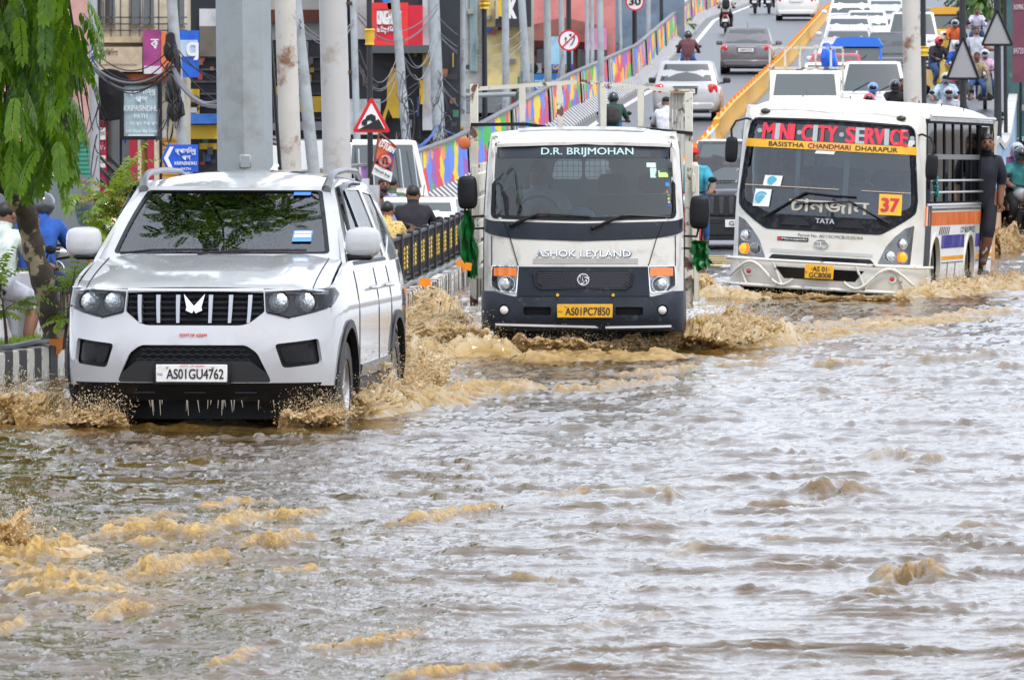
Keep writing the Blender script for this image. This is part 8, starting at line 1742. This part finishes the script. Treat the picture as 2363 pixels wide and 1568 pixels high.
def splash(label, base, out, up, h, spread, N, seed, size=1., lumps=.5, back=0., low=.0):
    """base: line along the water from which sheets of water are thrown; out: sideways throw in metres; h: height"""
    rs = np.random.RandomState(seed); Vs, Fs, Ts = [], [], []; nv = 0
    P0 = np.array(base, dtype=float); seg = np.hypot(*(P0[1:, :2]-P0[:-1, :2]).T); cum = np.concatenate([[0], np.cumsum(seg)])/seg.sum()
    jets = [(rs.rand(), rs.uniform(.35, 1.)**1.2, rs.uniform(.25, 1.1), rs.normal(0, spread, 2)) for _ in range(max(14, N//55))]
    for L_ in range(3):                                     # torn sheets of water
        nu, nt = (120, 60+int(40*math.hypot(out[0], out[1]))) if h > .2 else (70, 24); sd = seed*7+L_*13
        if h < .1: break
        U, Tt = np.meshgrid(np.linspace(0, 1, nu), np.linspace(0, 1, nt), indexing='ij'); zero = U*0
        bx_, by_ = np.interp(U, cum, P0[:, 0]), np.interp(U, cum, P0[:, 1]); Ln = seg.sum(); us = U*Ln
        jh = np.clip(.62+.75*perlin(us*2.2+sd, zero+.5, sd)+.45*perlin(us*6.5, zero+.5, sd+1)+.3*perlin(us*17, zero+.5, sd+2), .12, 1.4)*(.55+.2*L_); jo = np.clip(.55+.6*perlin(us*2.+9, zero+.5, sd+3)+.3*perlin(us*8, zero+.5, sd+4), .1, 1.3)*(1.15-.25*L_)
        qf = (math.hypot(out[0], out[1])+1.5*h)/.62; n1 = perlin(us*7, Tt*5*qf+L_, sd+5); n2 = perlin(us*18, Tt*13*qf, sd+6); n3 = perlin(us*42, Tt*30*qf, sd+7)
        x = bx_+out[0]*jo*Tt+(.10*n1+.045*n2+.02*n3)*(.3+Tt)*min(1, h*2.5); y = by_+out[1]*jo*Tt+(.10*perlin(us*7+30, Tt*5, sd+8)+.045*perlin(us*18+9, Tt*12, sd+9))*(.3+Tt)-.03*L_
        z = h*jh*np.clip(4*Tt*(1-Tt*.80)*.62, 0, 2)+(.075*n2+.05*n3+.05*n1)*h*1.3*np.clip(Tt*3, 0, 1); z = np.maximum(z, -.02)
        hole = (n2*.9+n3*1.0+.55*n1) > (.42-.60*Tt); hole[:, -1] = True
        v = np.stack([x, y, z+low], -1).reshape(-1, 3); idx = np.arange(nu*nt).reshape(nu, nt); keep = ~(hole[:-1, :-1] & hole[1:, 1:])
        a0, a1, a2, a3 = idx[:-1, :-1][keep], idx[1:, :-1][keep], idx[1:, 1:][keep], idx[:-1, 1:][keep]
        Vs.append(v); Fs.append(np.concatenate([np.stack([a0, a1, a2], -1), np.stack([a0, a2, a3], -1)])+nv); nv += len(v)
        Ts.append(np.clip(.40+.34*Tt+.55*n2+.5*n3+.25*n1, 0, 1).reshape(-1))
    for i in range(int(N*1.05)):
        u, jh, jo, js = jets[rs.randint(len(jets))]; u = np.clip(u+rs.normal(0, .02), 0, 1); b = np.array([np.interp(u, cum, P0[:, k]) for k in range(2)])
        t = rs.beta(1.15, 1.3)                              # along the arc
        zz = h*jh*4*t*(1-t*.72)*.62*(.55+.45*rs.rand()); xy = b+np.array(out[:2])*jo*t*(1.1)+js*t+rs.normal(0, .022+.05*t, 2)
        kind = rs.rand(); big = (1-t)**.7
        if kind < lumps*.14: mv, mf = ICO1; r = size*(.004+.019*big*rs.rand()**2.2); z = zz*(.75+.25*rs.rand())
        else: mv, mf = (OCT if rs.rand() < .45 else TET); r = size*(.0010+.0042*rs.rand()**2.6); z = zz*(1+.5*rs.rand()**2)+rs.exponential(.035)
        dirv = np.array([out[0]*jo, out[1]*jo, h*jh*(1.6-3.2*t)]); dirv = dirv/(np.linalg.norm(dirv)+1e-6); st = rs.uniform(1., 2.2)
        v = mv*r; v = v+np.outer(v @ dirv, dirv)*(st-1)
        if kind < lumps*.14: v = v*(1+.45*(rs.rand(len(v), 1)-.5))
        v = v+np.array([xy[0], xy[1], max(z, .004)+low]); Vs.append(v); Fs.append(mf+nv); nv += len(v); tone = np.clip(.32+.62*rs.rand()+.40*(z/(h+.01))*(.3+.7*rs.rand())-(.25 if rs.rand() < .22 else 0), 0, 1); Ts.append(np.full(len(v), tone))
    V = np.concatenate(Vs); Fa = np.concatenate(Fs); T = np.concatenate(Ts); me = bpy.data.meshes.new('splash')
    me.vertices.add(len(V)); me.vertices.foreach_set('co', V.astype(np.float32).ravel()); me.loops.add(Fa.size); me.loops.foreach_set('vertex_index', Fa.ravel().astype(np.int32)); me.polygons.add(len(Fa)); me.polygons.foreach_set('loop_start', np.arange(0, Fa.size, 3, dtype=np.int32)); me.update(calc_edges=True); me.shade_smooth()
    a = me.attributes.new('tone', 'FLOAT', 'POINT'); a.data.foreach_set('value', T.astype(np.float32)); me.materials.append(m_froth)
    o = bpy.data.objects.new('water_splash', me); return finish(o, None, label, 'splash', 'splashes thrown up by the vehicles', 'stuff')
def churn(label, base, w, h, seed, tone=(.25, .8), res=.018):
    """a lumpy ridge of churned water along a line: continuous skin under the drops"""
    P_ = [Vector((*p[:2], 0)) for p in base]; L = sum((b_-a).length for a, b_ in zip(P_, P_[1:])); n = int(L/res/1.6)+2; m_ = int(w*2/res)+2; co = []; cum = [0.]
    for a, b_ in zip(P_, P_[1:]): cum.append(cum[-1]+(b_-a).length)
    for i in range(n):
        s = L*i/(n-1); k = max(j for j in range(len(cum)-1) if cum[j] <= s+1e-9); t = (s-cum[k])/max(1e-6, cum[k+1]-cum[k]); p = P_[k].lerp(P_[k+1], t); d = (P_[k+1]-P_[k]).normalized(); nr = Vector((-d.y, d.x, 0)); e = sstep(0, .18, s/L)*sstep(0, .18, 1-s/L)
        for j in range(m_): v = -1+2*j/(m_-1); co.append((p.x+nr.x*v*w, p.y+nr.y*v*w, h*e*max(0, 1-v*v)**.8, v))
    C_ = np.array(co); X, Y = C_[:, 0], C_[:, 1]; base_h = C_[:, 2]
    rg = lambda f, k: 1-2.2*np.abs(perlin(X*f+seed*3, Y*f*.8, seed+k))
    nz = .8*perlin(X*4+seed, Y*2.6, seed)+.55*perlin(X*9, Y*7+seed, seed+1)+.30*(rg(13, 2)-.3)+.22*(rg(29, 3)-.3)+.14*(rg(60, 4)-.3)
    edge = 1-C_[:, 3]**2; Z = base_h*np.clip(.7+.75*nz, .1, 2)-.03*(1-edge)+.022*nz*edge; X2 = X+.07*perlin(X*9, Y*9, seed+5)*edge+.03*perlin(X*24, Y*24, seed+7)*edge; V = np.stack([X2, Y+.08*perlin(X*9+50, Y*9, seed+6)*edge+.03*perlin(X*24+9, Y*24, seed+8)*edge, Z], -1)
    idx = np.arange(n*m_).reshape(n, m_); Q_ = np.stack([idx[:-1, :-1], idx[:-1, 1:], idx[1:, 1:], idx[1:, :-1]], -1).reshape(-1, 4)
    me = bpy.data.meshes.new('churned_water'); me.vertices.add(len(V)); me.vertices.foreach_set('co', V.astype(np.float32).ravel()); me.loops.add(Q_.size); me.loops.foreach_set('vertex_index', Q_.ravel().astype(np.int32)); me.polygons.add(len(Q_)); me.polygons.foreach_set('loop_start', np.arange(0, Q_.size, 4, dtype=np.int32)); me.update(calc_edges=True); me.shade_smooth()
    fl = perlin(X*16+7, Y*10, seed+9); T = np.clip(tone[0]+(tone[1]-tone[0])*(.40+1.0*nz+.5*fl), 0, 1); a = me.attributes.new('tone', 'FLOAT', 'POINT'); a.data.foreach_set('value', T.astype(np.float32)); me.materials.append(m_froth)  # tone follows the lumps: shade painted into pits, highlights onto peaks
    return finish(bpy.data.objects.new('churned_water', me), None, label, 'churned water', 'splashes thrown up by the vehicles', 'stuff')
def ws(x, y): return wps(x*1.7334, y*1.7334)
# SUV: right hand side (front and rear wheel), left hand side, under the bumper
churn('foaming bow wave at the right front wheel of the white SUV', [ws(735, 972), ws(800, 960), ws(880, 945), ws(960, 935), ws(1050, 925)], .34, .13, 3)
splash('golden spray from the right front wheel of the white SUV', [ws(745, 968), ws(790, 955), ws(840, 930)], (.50, -.35), 1, .54, .12, 6200, 1, 1.0)
splash('golden spray from the right rear wheel of the white SUV', [ws(860, 930), ws(905, 905), ws(940, 890)], (.50, -.3), 1, .54, .12, 5600, 2, 1.0)
churn('trailing froth right of the white SUV', [ws(900, 935), ws(1000, 925), ws(1120, 905), ws(1240, 892)], .30, .09, 5, (.15, .6))
churn('foaming bow wave at the left front corner of the white SUV', [ws(-30, 975), ws(60, 975), ws(130, 972), ws(200, 975)], .30, .14, 7)
splash('golden spray bursting at the left front wheel of the white SUV', [ws(300, 985), ws(230, 985), ws(165, 985)], (-.25, -.2), 1, .22, .08, 4200, 31, .9)
splash('golden spray bursting before the right front wheel of the white SUV', [ws(640, 985), ws(700, 985), ws(770, 980)], (.25, -.2), 1, .24, .08, 4600, 32, .9)
splash('golden spray left of the white SUV', [ws(190, 970), ws(130, 975), ws(40, 980)], (-.45, -.2), 1, .36, .10, 5600, 3, 1.05)
splash('dark broken water under the bumper of the white SUV', [ws(200, 972), ws(450, 968), ws(740, 966)], (.05, -.10), 1, .13, .06, 2200, 4, .8, .35)
churn('rippled lip of water before the white SUV', [ws(170, 978), ws(300, 972), ws(450, 970), ws(600, 972), ws(750, 978)], .26, .12, 9, (-.1, .3))
# truck
churn('high foaming wave at the right front wheel of the truck', [ws(1490, 812), ws(1570, 808), ws(1650, 805), ws(1730, 800), ws(1800, 790)], .42, .20, 11)
splash('tall spray from the right front wheel of the truck', [ws(1540, 812), ws(1600, 806), ws(1650, 800)], (.85, -.3), 1, .56, .14, 7000, 5, 1.1)
churn('foaming wave at the left front wheel of the truck', [ws(940, 825), ws(1020, 822), ws(1100, 822), ws(1190, 820)], .42, .16, 13)
splash('broad spray thrown left of the truck towards the divider', [ws(1180, 818), ws(1110, 815), ws(1060, 800)], (-1.15, .4), 1, .46, .22, 8000, 6, 1.1)
splash('spray hitting the striped kerb left of the truck', [ws(1090, 770), ws(1060, 740), ws(1030, 720)], (-.9, -.2), 1, .36, .25, 5000, 7, 1.0)
splash('dark drops under the truck bumper', [ws(1130, 815), ws(1350, 815), ws(1560, 812)], (.1, -.15), 1, .28, .10, 2600, 8, .8, .3)
churn('brown wave rolling before the truck', [ws(1180, 835), ws(1350, 830), ws(1600, 828)], .40, .08, 15, (.1, .5))
churn('long wake right of the truck', [ws(1740, 800), ws(1900, 775), ws(2100, 750), ws(2300, 735)], .40, .06, 17, (.1, .7))
# bus
churn('foaming wake left of the bus', [ws(1585, 690), ws(1640, 690), ws(1700, 695)], .55, .13, 19)
splash('spray left of the bus front', [ws(1700, 690), ws(1660, 688), ws(1620, 680)], (-.6, .2), 1, .30, .2, 3000, 9, 1.2)
churn('foaming wake along the right side of the bus', [ws(2110, 690), ws(2180, 680), ws(2280, 672), ws(2400, 665)], .5, .14, 21)
splash('spray at the right wheels of the bus', [ws(2125, 685), ws(2200, 672), ws(2320, 660)], (.5, -.4), 1, .30, .2, 4200, 10, 1.2)
splash('drops under the bus front', [ws(1720, 690), ws(1900, 694), ws(2100, 696)], (.0, -.2), 1, .12, .1, 800, 12, 1., .3)
splash('spray around the motorcycle on the right side road', [ws(2310, 585), ws(2340, 582), ws(2390, 580)], (-.3, -.3), 1, .55, .25, 2200, 13, 1.5)
# foreground at the left edge: the tail of another splash
churn('foam patch sliding past at the lower left edge', [ws(-40, 1310), ws(60, 1300), ws(160, 1290), ws(230, 1280)], .20, .05, 23, (.2, .8), .012); churn('pale foam strip at the lower left', [ws(-40, 1385), ws(100, 1383), ws(220, 1378), ws(300, 1370)], .20, .03, 25, (.3, .9), .012)
splash('spray leaping up at the left picture edge', [ws(-20, 1290), ws(20, 1285), ws(60, 1280)], (.12, -.1), 1, .30, .06, 2600, 14, .62)
for i, (pts, lb) in enumerate([([(396, 2172), (550, 2146), (687, 2150), (770, 2169), (880, 2144)], 'drops along the long golden crest at the left'), ([(980, 2120), (1045, 2083), (1171, 2089), (1240, 2075)], 'drops on the high golden crest left of the middle'), ([(973, 2204), (1045, 2188), (1127, 2204), (1182, 2171), (1281, 2167)], 'drops on the curling crest below the golden one'), ([(539, 2325), (660, 2309), (742, 2265), (918, 2248)], 'drops on the lower left crest'), ([(1542, 2112), (1733, 2095), (1820, 2060), (2010, 2048)], 'drops on the crest in the middle of the water'), ([(1239, 2606), (1473, 2589), (1681, 2546)], 'drops on the crest at the bottom middle'), ([(341, 2485), (495, 2452), (632, 2447)], 'drops on the crest near the bottom left')]):
    splash(lb, [wps(*p) for p in pts], (.05, -.05), 1, .065, .02, 620, 40+i, .42, .6, low=.02)
